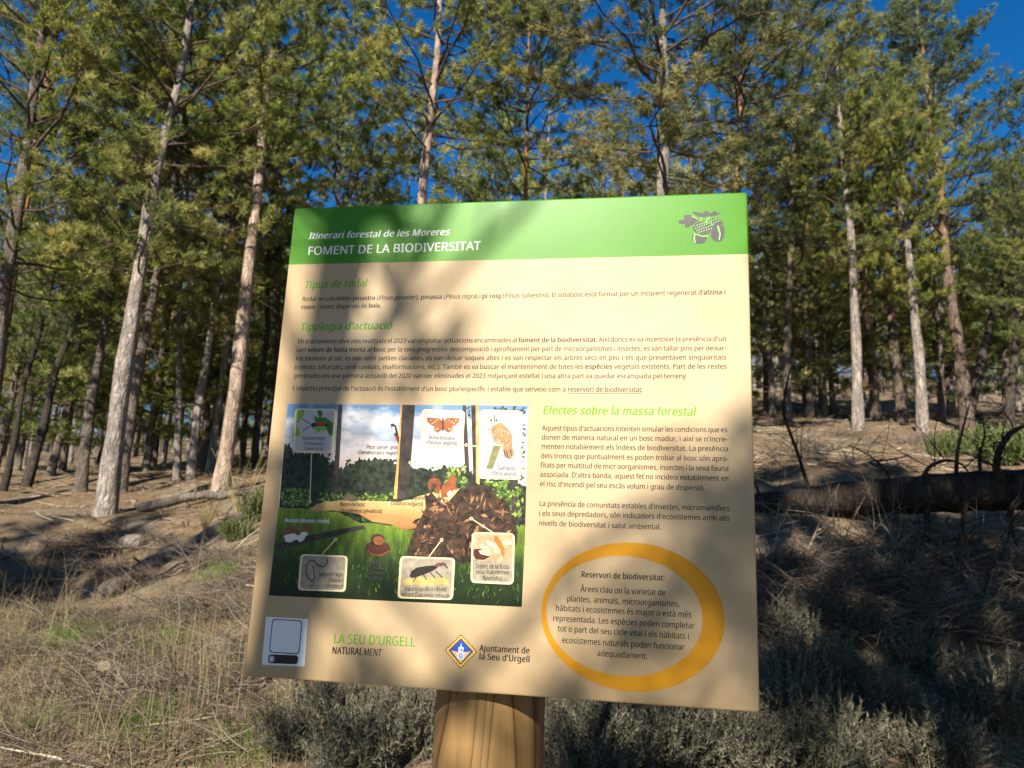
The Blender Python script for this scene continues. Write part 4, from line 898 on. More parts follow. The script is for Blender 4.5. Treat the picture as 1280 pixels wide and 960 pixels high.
    79: (525, [263, -7, 216, -3, 174, 7, 139, 24, 109, 48, 84, 76, 65, 111, 52, 150, 44, 193, 41, 241, 44, 288, 52, 331, 65, 370, 84, 404, 109, 433, 139, 456, 174, 473, 216, 483, 263, 487, 309, 484, 349, 473, 384, 456, 414, 433, 439, 405, 458, 370, 472, 331, 481, 288, 484, 240, 481, 193, 472, 150, 458, 110, 439, 76, 414, 47, 384, 24, 349, 7, 308, -3, 263, 46, 312, 51, 352, 69, 382, 98, 403, 137, 416, 184, 420, 240, 416, 297, 403, 344, 382, 382, 352, 411, 313, 428, 263, 434, 214, 428, 174, 411, 143, 382, 122, 344, 109, 297, 105, 240, 109, 184, 122, 137, 143, 98, 173, 69, 213, 51], [17, 19, 18, 17, 20, 19, 16, 20, 17, 16, 21, 20, 15, 21, 16, 15, 22, 21, 14, 48, 15, 48, 22, 15, 14, 49, 48, 47, 22, 48, 47, 23, 22, 13, 49, 14, 46, 23, 47, 13, 50, 49, 45, 23, 46, 13, 51, 50, 45, 24, 23, 12, 51, 13, 12, 52, 51, 44, 24, 45, 44, 25, 24, 11, 52, 12, 11, 53, 52, 43, 25, 44, 43, 26, 25, 10, 53, 11, 42, 26, 43, 10, 54, 53, 9, 54, 10, 42, 27, 26, 8, 54, 9, 8, 55, 54, 41, 27, 42, 41, 28, 27, 7, 55, 8, 41, 29, 28, 7, 56, 55, 40, 29, 41, 6, 56, 7, 40, 30, 29, 6, 57, 56, 39, 30, 40, 5, 57, 6, 39, 31, 30, 5, 58, 57, 38, 31, 39, 4, 58, 5, 38, 32, 31, 4, 59, 58, 37, 32, 38, 4, 36, 59, 36, 32, 37, 3, 36, 4, 36, 33, 32, 3, 33, 36, 2, 33, 3, 2, 34, 33, 1, 34, 2, 1, 35, 34, 0, 35, 1]),
    80: (406, [65, 0, 65, 480, 192, 480, 249, 475, 295, 463, 329, 443, 353, 415, 367, 380, 372, 338, 370, 313, 364, 288, 354, 264, 340, 243, 320, 224, 294, 208, 263, 196, 225, 189, 126, 187, 126, 0, 126, 238, 174, 238, 216, 241, 250, 248, 276, 261, 295, 279, 306, 304, 310, 336, 306, 364, 296, 387, 280, 405, 257, 418, 225, 425, 187, 428, 126, 428], [0, 33, 1, 33, 2, 1, 33, 3, 2, 33, 4, 3, 33, 5, 4, 33, 32, 5, 32, 31, 5, 31, 6, 5, 0, 19, 33, 30, 6, 31, 29, 6, 30, 29, 7, 6, 28, 7, 29, 27, 7, 28, 27, 8, 7, 26, 8, 27, 26, 9, 8, 25, 9, 26, 25, 10, 9, 24, 10, 25, 24, 11, 10, 23, 11, 24, 23, 12, 11, 22, 12, 23, 21, 12, 22, 21, 13, 12, 20, 13, 21, 0, 17, 19, 17, 20, 19, 17, 13, 20, 17, 14, 13, 17, 15, 14, 17, 16, 15, 0, 18, 17]),
    81: (525, [372, -114, 279, -6, 265, -7, 216, -3, 174, 7, 139, 24, 109, 48, 84, 76, 65, 111, 52, 150, 44, 193, 41, 241, 44, 288, 52, 331, 65, 370, 84, 404, 109, 433, 139, 456, 174, 473, 216, 483, 263, 487, 309, 484, 349, 473, 384, 456, 414, 433, 439, 405, 458, 370, 472, 331, 481, 288, 484, 240, 480, 185, 468, 135, 448, 91, 421, 54, 386, 25, 344, 5, 459, -114, 263, 46, 312, 51, 352, 69, 382, 98, 403, 137, 416, 184, 420, 240, 416, 297, 403, 344, 382, 382, 352, 411, 313, 428, 263, 434, 214, 428, 174, 411, 143, 382, 122, 344, 109, 297, 105, 240, 109, 184, 122, 137, 143, 98, 173, 69, 213, 51], [19, 21, 20, 19, 22, 21, 18, 22, 19, 18, 23, 22, 17, 23, 18, 17, 24, 23, 16, 49, 17, 49, 24, 17, 16, 50, 49, 48, 24, 49, 48, 25, 24, 15, 50, 16, 47, 25, 48, 15, 51, 50, 46, 25, 47, 15, 52, 51, 46, 26, 25, 14, 52, 15, 14, 53, 52, 45, 26, 46, 45, 27, 26, 13, 53, 14, 13, 54, 53, 44, 27, 45, 44, 28, 27, 12, 54, 13, 43, 28, 44, 12, 55, 54, 11, 55, 12, 43, 29, 28, 10, 55, 11, 10, 56, 55, 42, 29, 43, 42, 30, 29, 9, 56, 10, 42, 31, 30, 9, 57, 56, 41, 31, 42, 8, 57, 9, 8, 58, 57, 40, 31, 41, 40, 32, 31, 7, 58, 8, 7, 59, 58, 39, 32, 40, 39, 33, 32, 6, 59, 7, 6, 60, 59, 38, 33, 39, 38, 34, 33, 6, 37, 60, 37, 34, 38, 5, 37, 6, 5, 34, 37, 5, 35, 34, 4, 35, 5, 3, 35, 4, 3, 1, 35, 1, 36, 35, 2, 1, 3, 0, 36, 1]),
    82: (418, [65, 0, 65, 480, 197, 480, 252, 476, 296, 464, 329, 446, 353, 419, 367, 385, 372, 343, 370, 319, 366, 298, 358, 279, 348, 264, 336, 250, 322, 239, 307, 229, 292, 221, 276, 215, 408, 0, 337, 0, 221, 198, 126, 198, 126, 0, 126, 249, 197, 249, 233, 252, 261, 259, 283, 272, 298, 290, 307, 313, 310, 340, 306, 369, 297, 391, 281, 407, 259, 418, 230, 425, 194, 427, 126, 427], [0, 37, 1, 37, 2, 1, 37, 3, 2, 37, 4, 3, 37, 5, 4, 37, 36, 5, 36, 6, 5, 0, 23, 37, 35, 6, 36, 34, 6, 35, 34, 7, 6, 33, 7, 34, 32, 7, 33, 31, 7, 32, 31, 8, 7, 30, 8, 31, 30, 9, 8, 29, 9, 30, 29, 10, 9, 28, 10, 29, 28, 11, 10, 27, 11, 28, 27, 12, 11, 26, 12, 27, 26, 13, 12, 25, 13, 26, 24, 13, 25, 24, 14, 13, 0, 21, 23, 21, 24, 23, 21, 14, 24, 21, 15, 14, 21, 16, 15, 21, 17, 16, 21, 20, 17, 20, 18, 17, 0, 22, 21, 19, 18, 20]),
    83: (369, [166, -7, 115, -4, 91, -1, 70, 4, 51, 9, 34, 16, 34, 74, 52, 67, 72, 60, 94, 54, 119, 50, 143, 47, 169, 46, 201, 48, 228, 55, 249, 66, 265, 82, 274, 101, 277, 123, 276, 138, 272, 151, 267, 163, 258, 173, 247, 183, 232, 192, 214, 202, 191, 212, 164, 222, 126, 238, 96, 256, 72, 276, 54, 300, 44, 329, 40, 364, 42, 388, 49, 410, 60, 429, 74, 446, 92, 460, 114, 471, 138, 480, 165, 485, 219, 485, 243, 483, 266, 479, 287, 473, 307, 467, 326, 459, 307, 408, 290, 414, 272, 420, 253, 426, 233, 430, 213, 432, 192, 433, 165, 431, 142, 425, 124, 414, 112, 400, 104, 383, 101, 363, 103, 348, 106, 335, 111, 323, 120, 313, 131, 303, 144, 294, 161, 285, 182, 276, 206, 267, 233, 256, 257, 245, 278, 233, 296, 221, 310, 207, 322, 191, 330, 173, 335, 152, 337, 128, 332, 89, 317, 56, 291, 29, 256, 9, 215, -3], [41, 43, 42, 40, 43, 41, 40, 44, 43, 39, 44, 40, 39, 45, 44, 39, 46, 45, 38, 46, 39, 38, 47, 46, 37, 47, 38, 37, 53, 47, 53, 52, 47, 52, 51, 47, 51, 50, 47, 50, 49, 47, 49, 48, 47, 36, 54, 37, 54, 53, 37, 36, 55, 54, 36, 56, 55, 35, 56, 36, 35, 57, 56, 35, 58, 57, 34, 58, 35, 34, 59, 58, 33, 59, 34, 33, 60, 59, 32, 60, 33, 32, 61, 60, 32, 62, 61, 32, 63, 62, 31, 63, 32, 31, 64, 63, 31, 65, 64, 31, 66, 65, 30, 66, 31, 30, 67, 66, 30, 68, 67, 30, 69, 68, 29, 69, 30, 29, 70, 69, 29, 71, 70, 28, 71, 29, 28, 72, 71, 27, 72, 28, 27, 73, 72, 26, 73, 27, 26, 74, 73, 25, 74, 26, 25, 75, 74, 24, 75, 25, 23, 75, 24, 23, 76, 75, 22, 76, 23, 21, 76, 22, 21, 77, 76, 20, 77, 21, 20, 78, 77, 19, 78, 20, 18, 78, 19, 18, 79, 78, 17, 79, 18, 16, 79, 17, 16, 80, 79, 15, 80, 16, 5, 7, 6, 5, 8, 7, 14, 80, 15, 5, 9, 8, 14, 81, 80, 13, 81, 14, 5, 10, 9, 5, 11, 10, 12, 81, 13, 5, 12, 11, 5, 81, 12, 5, 82, 81, 4, 82, 5, 3, 82, 4, 3, 83, 82, 2, 83, 3, 1, 83, 2, 1, 0, 83]),
    84: (373, [156, 0, 156, 426, 7, 426, 7, 480, 366, 480, 366, 426, 217, 426, 217, 0], [2, 4, 3, 2, 5, 4, 0, 6, 1, 0, 7, 6]),
    85: (491, [243, -7, 188, -1, 143, 15, 107, 42, 81, 78, 66, 121, 60, 171, 60, 480, 121, 480, 121, 169, 124, 133, 135, 102, 152, 78, 176, 60, 208, 49, 246, 46, 286, 50, 317, 61, 341, 80, 357, 106, 367, 135, 370, 169, 370, 480, 430, 480, 430, 169, 428, 137, 421, 107, 410, 80, 394, 55, 373, 34, 348, 16, 318, 4, 283, -4], [6, 8, 7, 6, 9, 8, 21, 23, 22, 21, 24, 23, 5, 9, 6, 20, 24, 21, 20, 25, 24, 5, 10, 9, 20, 26, 25, 19, 26, 20, 5, 11, 10, 4, 11, 5, 19, 27, 26, 18, 27, 19, 4, 12, 11, 17, 27, 18, 17, 28, 27, 3, 12, 4, 3, 13, 12, 16, 28, 17, 3, 14, 13, 16, 29, 28, 15, 29, 16, 3, 15, 14, 3, 29, 15, 2, 29, 3, 2, 30, 29, 2, 31, 30, 1, 31, 2, 1, 32, 31, 0, 32, 1]),
    86: (403, [171, 0, 0, 480, 63, 480, 171, 172, 178, 153, 184, 134, 189, 117, 194, 100, 198, 83, 201, 67, 205, 83, 209, 100, 214, 117, 219, 135, 225, 154, 232, 173, 339, 480, 403, 480, 232, 0], [0, 2, 1, 0, 3, 2, 15, 17, 16, 15, 18, 17, 14, 18, 15, 0, 4, 3, 13, 18, 14, 0, 5, 4, 12, 18, 13, 0, 6, 5, 11, 18, 12, 0, 7, 6, 10, 18, 11, 0, 8, 7, 9, 18, 10, 0, 9, 8, 0, 18, 9]),
    88: (394, [3, 0, 162, 250, 13, 480, 80, 480, 197, 291, 316, 480, 379, 480, 231, 251, 391, 0, 322, 0, 195, 208, 66, 0], [1, 3, 2, 1, 4, 3, 4, 6, 5, 4, 7, 6, 1, 7, 4, 1, 8, 7, 0, 10, 1, 10, 8, 1, 0, 11, 10, 9, 8, 10]),
    89: (380, [160, 0, 160, 183, 0, 480, 66, 480, 190, 244, 315, 480, 380, 480, 220, 186, 220, 0], [1, 3, 2, 1, 4, 3, 4, 6, 5, 4, 7, 6, 1, 7, 4, 1, 8, 7, 0, 8, 1]),
    90: (384, [26, 0, 26, 46, 278, 426, 34, 426, 34, 480, 351, 480, 351, 434, 99, 54, 358, 54, 358, 0], [3, 5, 4, 3, 6, 5, 3, 2, 6, 2, 7, 6, 1, 7, 2, 1, 8, 7, 1, 9, 8, 0, 9, 1]),
    97: (377, [144, -7, 114, -4, 86, 5, 63, 19, 45, 40, 34, 67, 31, 100, 36, 133, 50, 161, 73, 183, 106, 200, 150, 210, 203, 215, 265, 217, 265, 238, 262, 265, 256, 286, 245, 301, 230, 311, 212, 316, 190, 318, 172, 317, 154, 315, 136, 310, 120, 304, 104, 298, 89, 291, 71, 335, 87, 343, 106, 350, 126, 357, 148, 362, 170, 365, 193, 366, 233, 363, 266, 353, 291, 337, 308, 314, 319, 283, 322, 245, 322, 0, 279, 0, 265, 51, 249, 33, 233, 19, 216, 7, 196, 0, 173, -5, 158, 41, 187, 44, 212, 52, 234, 66, 251, 86, 261, 112, 264, 144, 264, 176, 211, 174, 171, 170, 140, 163, 118, 152, 103, 138, 95, 121, 92, 99, 94, 81, 100, 66, 110, 55, 124, 47, 140, 43], [32, 34, 33, 31, 34, 32, 31, 35, 34, 30, 35, 31, 29, 35, 30, 29, 36, 35, 28, 36, 29, 27, 36, 28, 27, 37, 36, 26, 25, 27, 25, 24, 27, 24, 23, 27, 23, 22, 27, 22, 21, 27, 21, 20, 27, 20, 37, 27, 19, 37, 20, 18, 37, 19, 18, 38, 37, 17, 38, 18, 16, 38, 17, 15, 38, 16, 15, 39, 38, 14, 39, 15, 14, 40, 39, 13, 40, 14, 12, 55, 13, 55, 40, 13, 11, 55, 12, 10, 55, 11, 9, 55, 10, 8, 56, 9, 56, 55, 9, 54, 40, 55, 8, 57, 56, 8, 58, 57, 8, 59, 58, 7, 59, 8, 7, 60, 59, 53, 40, 54, 7, 61, 60, 6, 61, 7, 6, 62, 61, 52, 40, 53, 5, 62, 6, 5, 63, 62, 51, 42, 52, 42, 40, 52, 5, 64, 63, 4, 64, 5, 4, 65, 64, 50, 42, 51, 4, 66, 65, 49, 42, 50, 49, 43, 42, 41, 40, 42, 4, 67, 66, 48, 43, 49, 4, 48, 67, 4, 43, 48, 3, 43, 4, 3, 44, 43, 2, 44, 3, 2, 45, 44, 2, 46, 45, 1, 46, 2, 1, 47, 46, 0, 47, 1]),
    98: (413, [228, -7, 201, -5, 178, 0, 158, 9, 142, 20, 128, 32, 116, 46, 111, 46, 99, 0, 57, 0, 57, 510, 116, 510, 116, 386, 116, 371, 116, 357, 115, 344, 114, 331, 114, 321, 116, 312, 128, 327, 142, 339, 158, 351, 178, 359, 201, 364, 228, 366, 269, 361, 305, 345, 335, 319, 358, 283, 372, 237, 376, 180, 372, 123, 358, 77, 335, 40, 305, 14, 269, -1, 219, 42, 248, 46, 273, 58, 291, 78, 304, 105, 312, 139, 315, 181, 304, 256, 272, 302, 218, 317, 183, 313, 157, 302, 138, 284, 126, 258, 119, 224, 116, 179, 119, 138, 126, 105, 138, 78, 157, 58, 184, 46], [9, 11, 10, 9, 12, 11, 9, 13, 12, 9, 14, 13, 23, 25, 24, 22, 25, 23, 22, 26, 25, 21, 26, 22, 9, 15, 14, 20, 26, 21, 20, 27, 26, 9, 16, 15, 19, 27, 20, 9, 17, 16, 18, 45, 19, 45, 27, 19, 9, 18, 17, 45, 28, 27, 18, 46, 45, 44, 28, 45, 18, 47, 46, 9, 49, 18, 49, 48, 18, 48, 47, 18, 43, 28, 44, 43, 29, 28, 9, 50, 49, 42, 29, 43, 42, 30, 29, 9, 51, 50, 41, 30, 42, 41, 31, 30, 9, 52, 51, 40, 31, 41, 9, 53, 52, 40, 32, 31, 39, 32, 40, 9, 54, 53, 38, 32, 39, 9, 7, 54, 7, 55, 54, 38, 33, 32, 37, 33, 38, 7, 56, 55, 36, 33, 37, 6, 36, 56, 9, 8, 7, 5, 36, 6, 5, 33, 36, 5, 34, 33, 4, 34, 5, 3, 34, 4, 3, 35, 34, 2, 35, 3, 1, 35, 2, 1, 0, 35]),
    99: (322, [171, -5, 143, 2, 117, 13, 93, 28, 74, 48, 58, 73, 46, 103, 39, 138, 37, 178, 39, 220, 47, 256, 59, 286, 76, 311, 96, 332, 119, 347, 146, 358, 174, 365, 206, 367, 224, 366, 241, 364, 259, 361, 275, 357, 288, 352, 300, 347, 282, 298, 271, 302, 258, 306, 244, 310, 230, 313, 217, 314, 204, 315, 145, 300, 110, 254, 98, 179, 101, 139, 110, 105, 124, 79, 144, 60, 170, 48, 201, 44, 220, 45, 237, 47, 253, 50, 267, 55, 281, 60, 294, 65, 294, 13, 282, 7, 268, 2, 254, -2, 239, -4, 221, -6], [16, 18, 17, 16, 19, 18, 15, 19, 16, 15, 20, 19, 15, 21, 20, 14, 21, 15, 14, 22, 21, 14, 23, 22, 13, 23, 14, 13, 28, 23, 28, 27, 23, 27, 26, 23, 26, 25, 23, 25, 24, 23, 12, 30, 13, 30, 29, 13, 29, 28, 13, 12, 31, 30, 11, 31, 12, 11, 32, 31, 10, 32, 11, 9, 32, 10, 9, 33, 32, 8, 33, 9, 8, 34, 33, 7, 34, 8, 7, 35, 34, 6, 35, 7, 6, 36, 35, 5, 36, 6, 5, 37, 36, 4, 37, 5, 44, 46, 45, 4, 38, 37, 43, 46, 44, 42, 46, 43, 41, 46, 42, 3, 38, 4, 3, 39, 38, 40, 46, 41, 39, 46, 40, 3, 46, 39, 2, 46, 3, 1, 46, 2, 1, 47, 46, 1, 48, 47, 1, 49, 48, 0, 49, 1, 0, 50, 49, 0, 51, 50]),
    100: (413, [185, -7, 143, -2, 107, 14, 77, 40, 55, 76, 41, 123, 37, 179, 41, 236, 55, 283, 78, 319, 108, 346, 144, 361, 185, 367, 211, 365, 234, 360, 254, 351, 270, 340, 285, 328, 297, 314, 301, 314, 300, 320, 300, 329, 299, 339, 298, 350, 297, 359, 297, 367, 297, 510, 356, 510, 356, 0, 308, 0, 300, 48, 285, 34, 271, 21, 254, 9, 234, 0, 211, -5, 194, 42, 228, 46, 255, 56, 274, 74, 287, 98, 295, 129, 298, 168, 298, 179, 295, 220, 288, 254, 275, 282, 256, 302, 229, 314, 193, 318, 164, 313, 140, 301, 122, 280, 109, 252, 101, 218, 98, 178, 101, 138, 109, 105, 122, 78, 141, 58, 165, 46], [25, 27, 26, 25, 28, 27, 11, 13, 12, 24, 28, 25, 11, 14, 13, 10, 14, 11, 10, 15, 14, 23, 28, 24, 10, 16, 15, 22, 28, 23, 9, 16, 10, 9, 17, 16, 21, 28, 22, 20, 28, 21, 9, 49, 17, 49, 18, 17, 19, 28, 20, 8, 50, 9, 50, 49, 9, 48, 18, 49, 47, 18, 48, 47, 19, 18, 47, 46, 19, 46, 45, 19, 45, 28, 19, 8, 51, 50, 8, 52, 51, 7, 52, 8, 7, 53, 52, 44, 28, 45, 7, 54, 53, 6, 54, 7, 43, 28, 44, 6, 55, 54, 5, 55, 6, 42, 28, 43, 5, 56, 55, 41, 28, 42, 5, 57, 56, 40, 28, 41, 4, 57, 5, 4, 58, 57, 39, 28, 40, 4, 59, 58, 3, 59, 4, 38, 30, 39, 30, 28, 39, 3, 60, 59, 37, 30, 38, 37, 31, 30, 29, 28, 30, 3, 36, 60, 36, 31, 37, 3, 31, 36, 2, 31, 3, 2, 32, 31, 2, 33, 32, 1, 33, 2, 1, 34, 33, 1, 35, 34, 0, 35, 1]),
    101: (379, [177, -4, 147, 3, 120, 14, 96, 30, 75, 51, 59, 76, 47, 106, 39, 140, 37, 177, 39, 215, 46, 249, 57, 279, 72, 305, 90, 326, 112, 344, 138, 357, 166, 364, 196, 367, 226, 364, 252, 358, 276, 347, 296, 331, 313, 312, 327, 290, 337, 264, 343, 235, 345, 204, 345, 169, 98, 169, 102, 131, 113, 100, 129, 76, 152, 58, 180, 47, 213, 44, 235, 44, 255, 46, 274, 50, 292, 55, 310, 61, 328, 69, 328, 17, 310, 9, 292, 4, 274, -1, 255, -4, 234, -6, 99, 216, 283, 216, 280, 244, 273, 269, 262, 290, 245, 306, 223, 315, 195, 318, 169, 315, 147, 306, 129, 291, 114, 271, 105, 245], [16, 18, 17, 16, 19, 18, 15, 19, 16, 15, 20, 19, 14, 20, 15, 14, 21, 20, 13, 21, 14, 13, 22, 21, 12, 54, 13, 54, 22, 13, 12, 55, 54, 53, 22, 54, 12, 56, 55, 52, 22, 53, 52, 23, 22, 12, 57, 56, 51, 23, 52, 11, 57, 12, 11, 58, 57, 50, 23, 51, 50, 24, 23, 10, 58, 11, 10, 59, 58, 49, 24, 50, 49, 25, 24, 9, 59, 10, 9, 47, 59, 48, 25, 49, 48, 26, 25, 9, 48, 47, 9, 26, 48, 8, 26, 9, 8, 27, 26, 7, 28, 8, 28, 27, 8, 7, 29, 28, 6, 29, 7, 6, 30, 29, 5, 30, 6, 5, 31, 30, 4, 31, 5, 4, 32, 31, 39, 41, 40, 38, 41, 39, 4, 33, 32, 37, 41, 38, 3, 33, 4, 36, 41, 37, 3, 34, 33, 35, 41, 36, 34, 41, 35, 3, 41, 34, 2, 41, 3, 2, 42, 41, 1, 42, 2, 1, 43, 42, 1, 44, 43, 0, 44, 1, 0, 45, 44, 0, 46, 45]),
    102: (231, [73, 0, 73, 314, 10, 314, 10, 342, 73, 362, 73, 383, 77, 425, 87, 458, 104, 483, 127, 500, 156, 510, 190, 514, 204, 513, 217, 512, 229, 510, 241, 507, 251, 505, 260, 502, 244, 455, 237, 458, 229, 460, 220, 462, 210, 464, 201, 465, 191, 465, 173, 463, 158, 457, 147, 446, 139, 430, 134, 409, 132, 383, 132, 360, 223, 360, 223, 314, 132, 314, 132, 0], [10, 12, 11, 10, 13, 12, 10, 14, 13, 9, 14, 10, 9, 15, 14, 9, 16, 15, 9, 17, 16, 9, 18, 17, 8, 22, 9, 22, 21, 9, 21, 20, 9, 20, 19, 9, 19, 18, 9, 7, 24, 8, 24, 23, 8, 23, 22, 8, 7, 25, 24, 7, 26, 25, 6, 26, 7, 6, 27, 26, 6, 28, 27, 6, 29, 28, 5, 29, 6, 5, 30, 29, 5, 31, 30, 4, 31, 5, 3, 31, 4, 3, 32, 31, 3, 33, 32, 2, 33, 3, 0, 34, 1, 0, 35, 34]),
    103: (413, [195, -161, 145, -159, 102, -151, 65, -138, 65, -84, 103, -100, 148, -109, 198, -112, 227, -109, 251, -100, 271, -85, 286, -65, 295, -40, 298, -11, 298, 3, 298, 10, 298, 17, 298, 27, 299, 36, 299, 43, 297, 48, 268, 17, 231, -1, 185, -7, 142, -1, 106, 15, 76, 42, 54, 79, 41, 125, 37, 179, 41, 233, 54, 278, 76, 316, 106, 344, 142, 361, 185, 367, 208, 365, 229, 361, 249, 353, 267, 343, 283, 329, 301, 312, 309, 360, 356, 360, 356, -6, 352, -53, 338, -92, 317, -122, 286, -144, 245, -157, 194, 42, 227, 45, 253, 55, 273, 71, 287, 94, 295, 126, 298, 165, 298, 179, 295, 224, 287, 259, 273, 285, 252, 303, 226, 313, 193, 317, 165, 313, 142, 301, 123, 281, 109, 254, 101, 220, 98, 179, 101, 138, 109, 104, 123, 77, 141, 57, 165, 46], [34, 36, 35, 34, 37, 36, 33, 37, 34, 33, 38, 37, 41, 43, 42, 41, 44, 43, 33, 39, 38, 32, 39, 33, 32, 40, 39, 32, 63, 40, 63, 41, 40, 32, 64, 63, 62, 41, 63, 31, 64, 32, 61, 41, 62, 31, 65, 64, 61, 60, 41, 60, 59, 41, 59, 44, 41, 31, 66, 65, 31, 67, 66, 30, 67, 31, 58, 44, 59, 30, 68, 67, 29, 68, 30, 57, 44, 58, 29, 69, 68, 28, 69, 29, 56, 44, 57, 28, 70, 69, 55, 44, 56, 28, 71, 70, 54, 44, 55, 27, 71, 28, 27, 72, 71, 53, 20, 54, 20, 44, 54, 26, 72, 27, 26, 73, 72, 52, 20, 53, 26, 74, 73, 51, 20, 52, 51, 21, 20, 19, 44, 20, 26, 50, 74, 50, 21, 51, 18, 44, 19, 25, 50, 26, 25, 21, 50, 17, 44, 18, 16, 44, 17, 25, 22, 21, 15, 44, 16, 24, 22, 25, 14, 44, 15, 13, 44, 14, 24, 23, 22, 13, 45, 44, 12, 45, 13, 11, 45, 12, 11, 46, 45, 10, 46, 11, 3, 5, 4, 9, 46, 10, 9, 47, 46, 3, 6, 5, 8, 47, 9, 3, 7, 6, 7, 47, 8, 3, 47, 7, 3, 48, 47, 2, 48, 3, 2, 49, 48, 1, 49, 2, 1, 0, 49]),
    104: (415, [57, 0, 57, 510, 116, 510, 116, 361, 116, 343, 115, 326, 113, 310, 117, 310, 130, 327, 146, 341, 164, 352, 185, 360, 206, 364, 229, 366, 269, 363, 302, 352, 328, 335, 346, 310, 357, 276, 361, 234, 361, 0, 302, 0, 302, 230, 293, 278, 266, 307, 222, 317, 186, 313, 158, 302, 139, 283, 126, 257, 119, 225, 116, 186, 116, 0], [0, 2, 1, 0, 3, 2, 12, 14, 13, 11, 14, 12, 11, 15, 14, 0, 4, 3, 10, 15, 11, 10, 16, 15, 9, 16, 10, 0, 5, 4, 8, 16, 9, 8, 17, 16, 7, 25, 8, 25, 17, 8, 0, 6, 5, 7, 26, 25, 24, 17, 25, 7, 27, 26, 0, 7, 6, 0, 29, 7, 29, 28, 7, 28, 27, 7, 24, 18, 17, 23, 18, 24, 22, 18, 23, 22, 19, 18, 0, 30, 29, 22, 20, 19, 21, 20, 22, 0, 31, 30, 0, 32, 31]),
    105: (173, [57, 0, 57, 360, 116, 360, 116, 0, 87, 420, 78, 421, 70, 424, 62, 429, 57, 436, 54, 446, 52, 457, 54, 469, 57, 479, 62, 486, 70, 491, 78, 494, 87, 495, 96, 494, 104, 491, 111, 486, 117, 479, 120, 469, 122, 457, 120, 446, 117, 436, 111, 429, 104, 424, 96, 421], [15, 17, 16, 14, 17, 15, 14, 18, 17, 13, 18, 14, 13, 19, 18, 12, 19, 13, 12, 20, 19, 11, 20, 12, 11, 21, 20, 10, 21, 11, 10, 22, 21, 9, 22, 10, 9, 23, 22, 8, 23, 9, 8, 24, 23, 7, 24, 8, 7, 25, 24, 6, 25, 7, 6, 26, 25, 5, 26, 6, 5, 27, 26, 4, 27, 5, 0, 2, 1, 0, 3, 2]),
    106: (173, [15, -161, -15, -159, -23, -157, -30, -155, -37, -153, -37, -105, -30, -107, -23, -109, -16, -110, -9, -111, -1, -112, 7, -112, 21, -111, 33, -107, 43, -100, 51, -90, 56, -75, 57, -56, 57, 360, 116, 360, 116, -54, 113, -85, 105, -111, 92, -133, 73, -148, 47, -158, 87, 420, 78, 421, 70, 424, 62, 429, 57, 436, 54, 446, 52, 457, 54, 469, 57, 479, 62, 486, 70, 491, 78, 494, 87, 495, 96, 494, 104, 491, 111, 486, 117, 479, 120, 469, 122, 457, 120, 446, 117, 436, 111, 429, 104, 424, 96, 421], [37, 39, 38, 36, 39, 37, 36, 40, 39, 35, 40, 36, 35, 41, 40, 34, 41, 35, 34, 42, 41, 33, 42, 34, 33, 43, 42, 32, 43, 33, 32, 44, 43, 31, 44, 32, 31, 45, 44, 30, 45, 31, 30, 46, 45, 29, 46, 30, 29, 47, 46, 28, 47, 29, 28, 48, 47, 27, 48, 28, 27, 49, 48, 26, 49, 27, 17, 19, 18, 17, 20, 19, 17, 21, 20, 16, 21, 17, 15, 21, 16, 15, 22, 21, 14, 22, 15, 13, 22, 14, 4, 6, 5, 12, 22, 13, 4, 7, 6, 4, 8, 7, 4, 9, 8, 11, 22, 12, 11, 23, 22, 4, 10, 9, 4, 11, 10, 4, 23, 11, 4, 24, 23, 4, 25, 24, 3, 25, 4, 2, 25, 3, 1, 25, 2, 1, 0, 25]),
    107: (359, [57, 0, 57, 510, 116, 510, 116, 244, 115, 236, 115, 226, 115, 216, 114, 204, 114, 194, 113, 185, 119, 189, 123, 195, 128, 201, 133, 208, 138, 214, 144, 221, 149, 228, 154, 234, 158, 238, 273, 360, 343, 360, 197, 206, 353, 0, 281, 0, 156, 168, 116, 132, 116, 0], [0, 2, 1, 0, 3, 2, 18, 20, 19, 18, 21, 20, 0, 4, 3, 17, 21, 18, 0, 5, 4, 16, 21, 17, 15, 21, 16, 0, 6, 5, 14, 21, 15, 0, 7, 6, 13, 21, 14, 12, 21, 13, 12, 22, 21, 0, 8, 7, 11, 24, 12, 24, 22, 12, 10, 24, 11, 0, 9, 8, 9, 24, 10, 0, 25, 9, 25, 24, 9, 23, 22, 24, 0, 26, 25]),
    108: (173, [57, 0, 57, 510, 116, 510, 116, 0], [0, 2, 1, 0, 3, 2]),
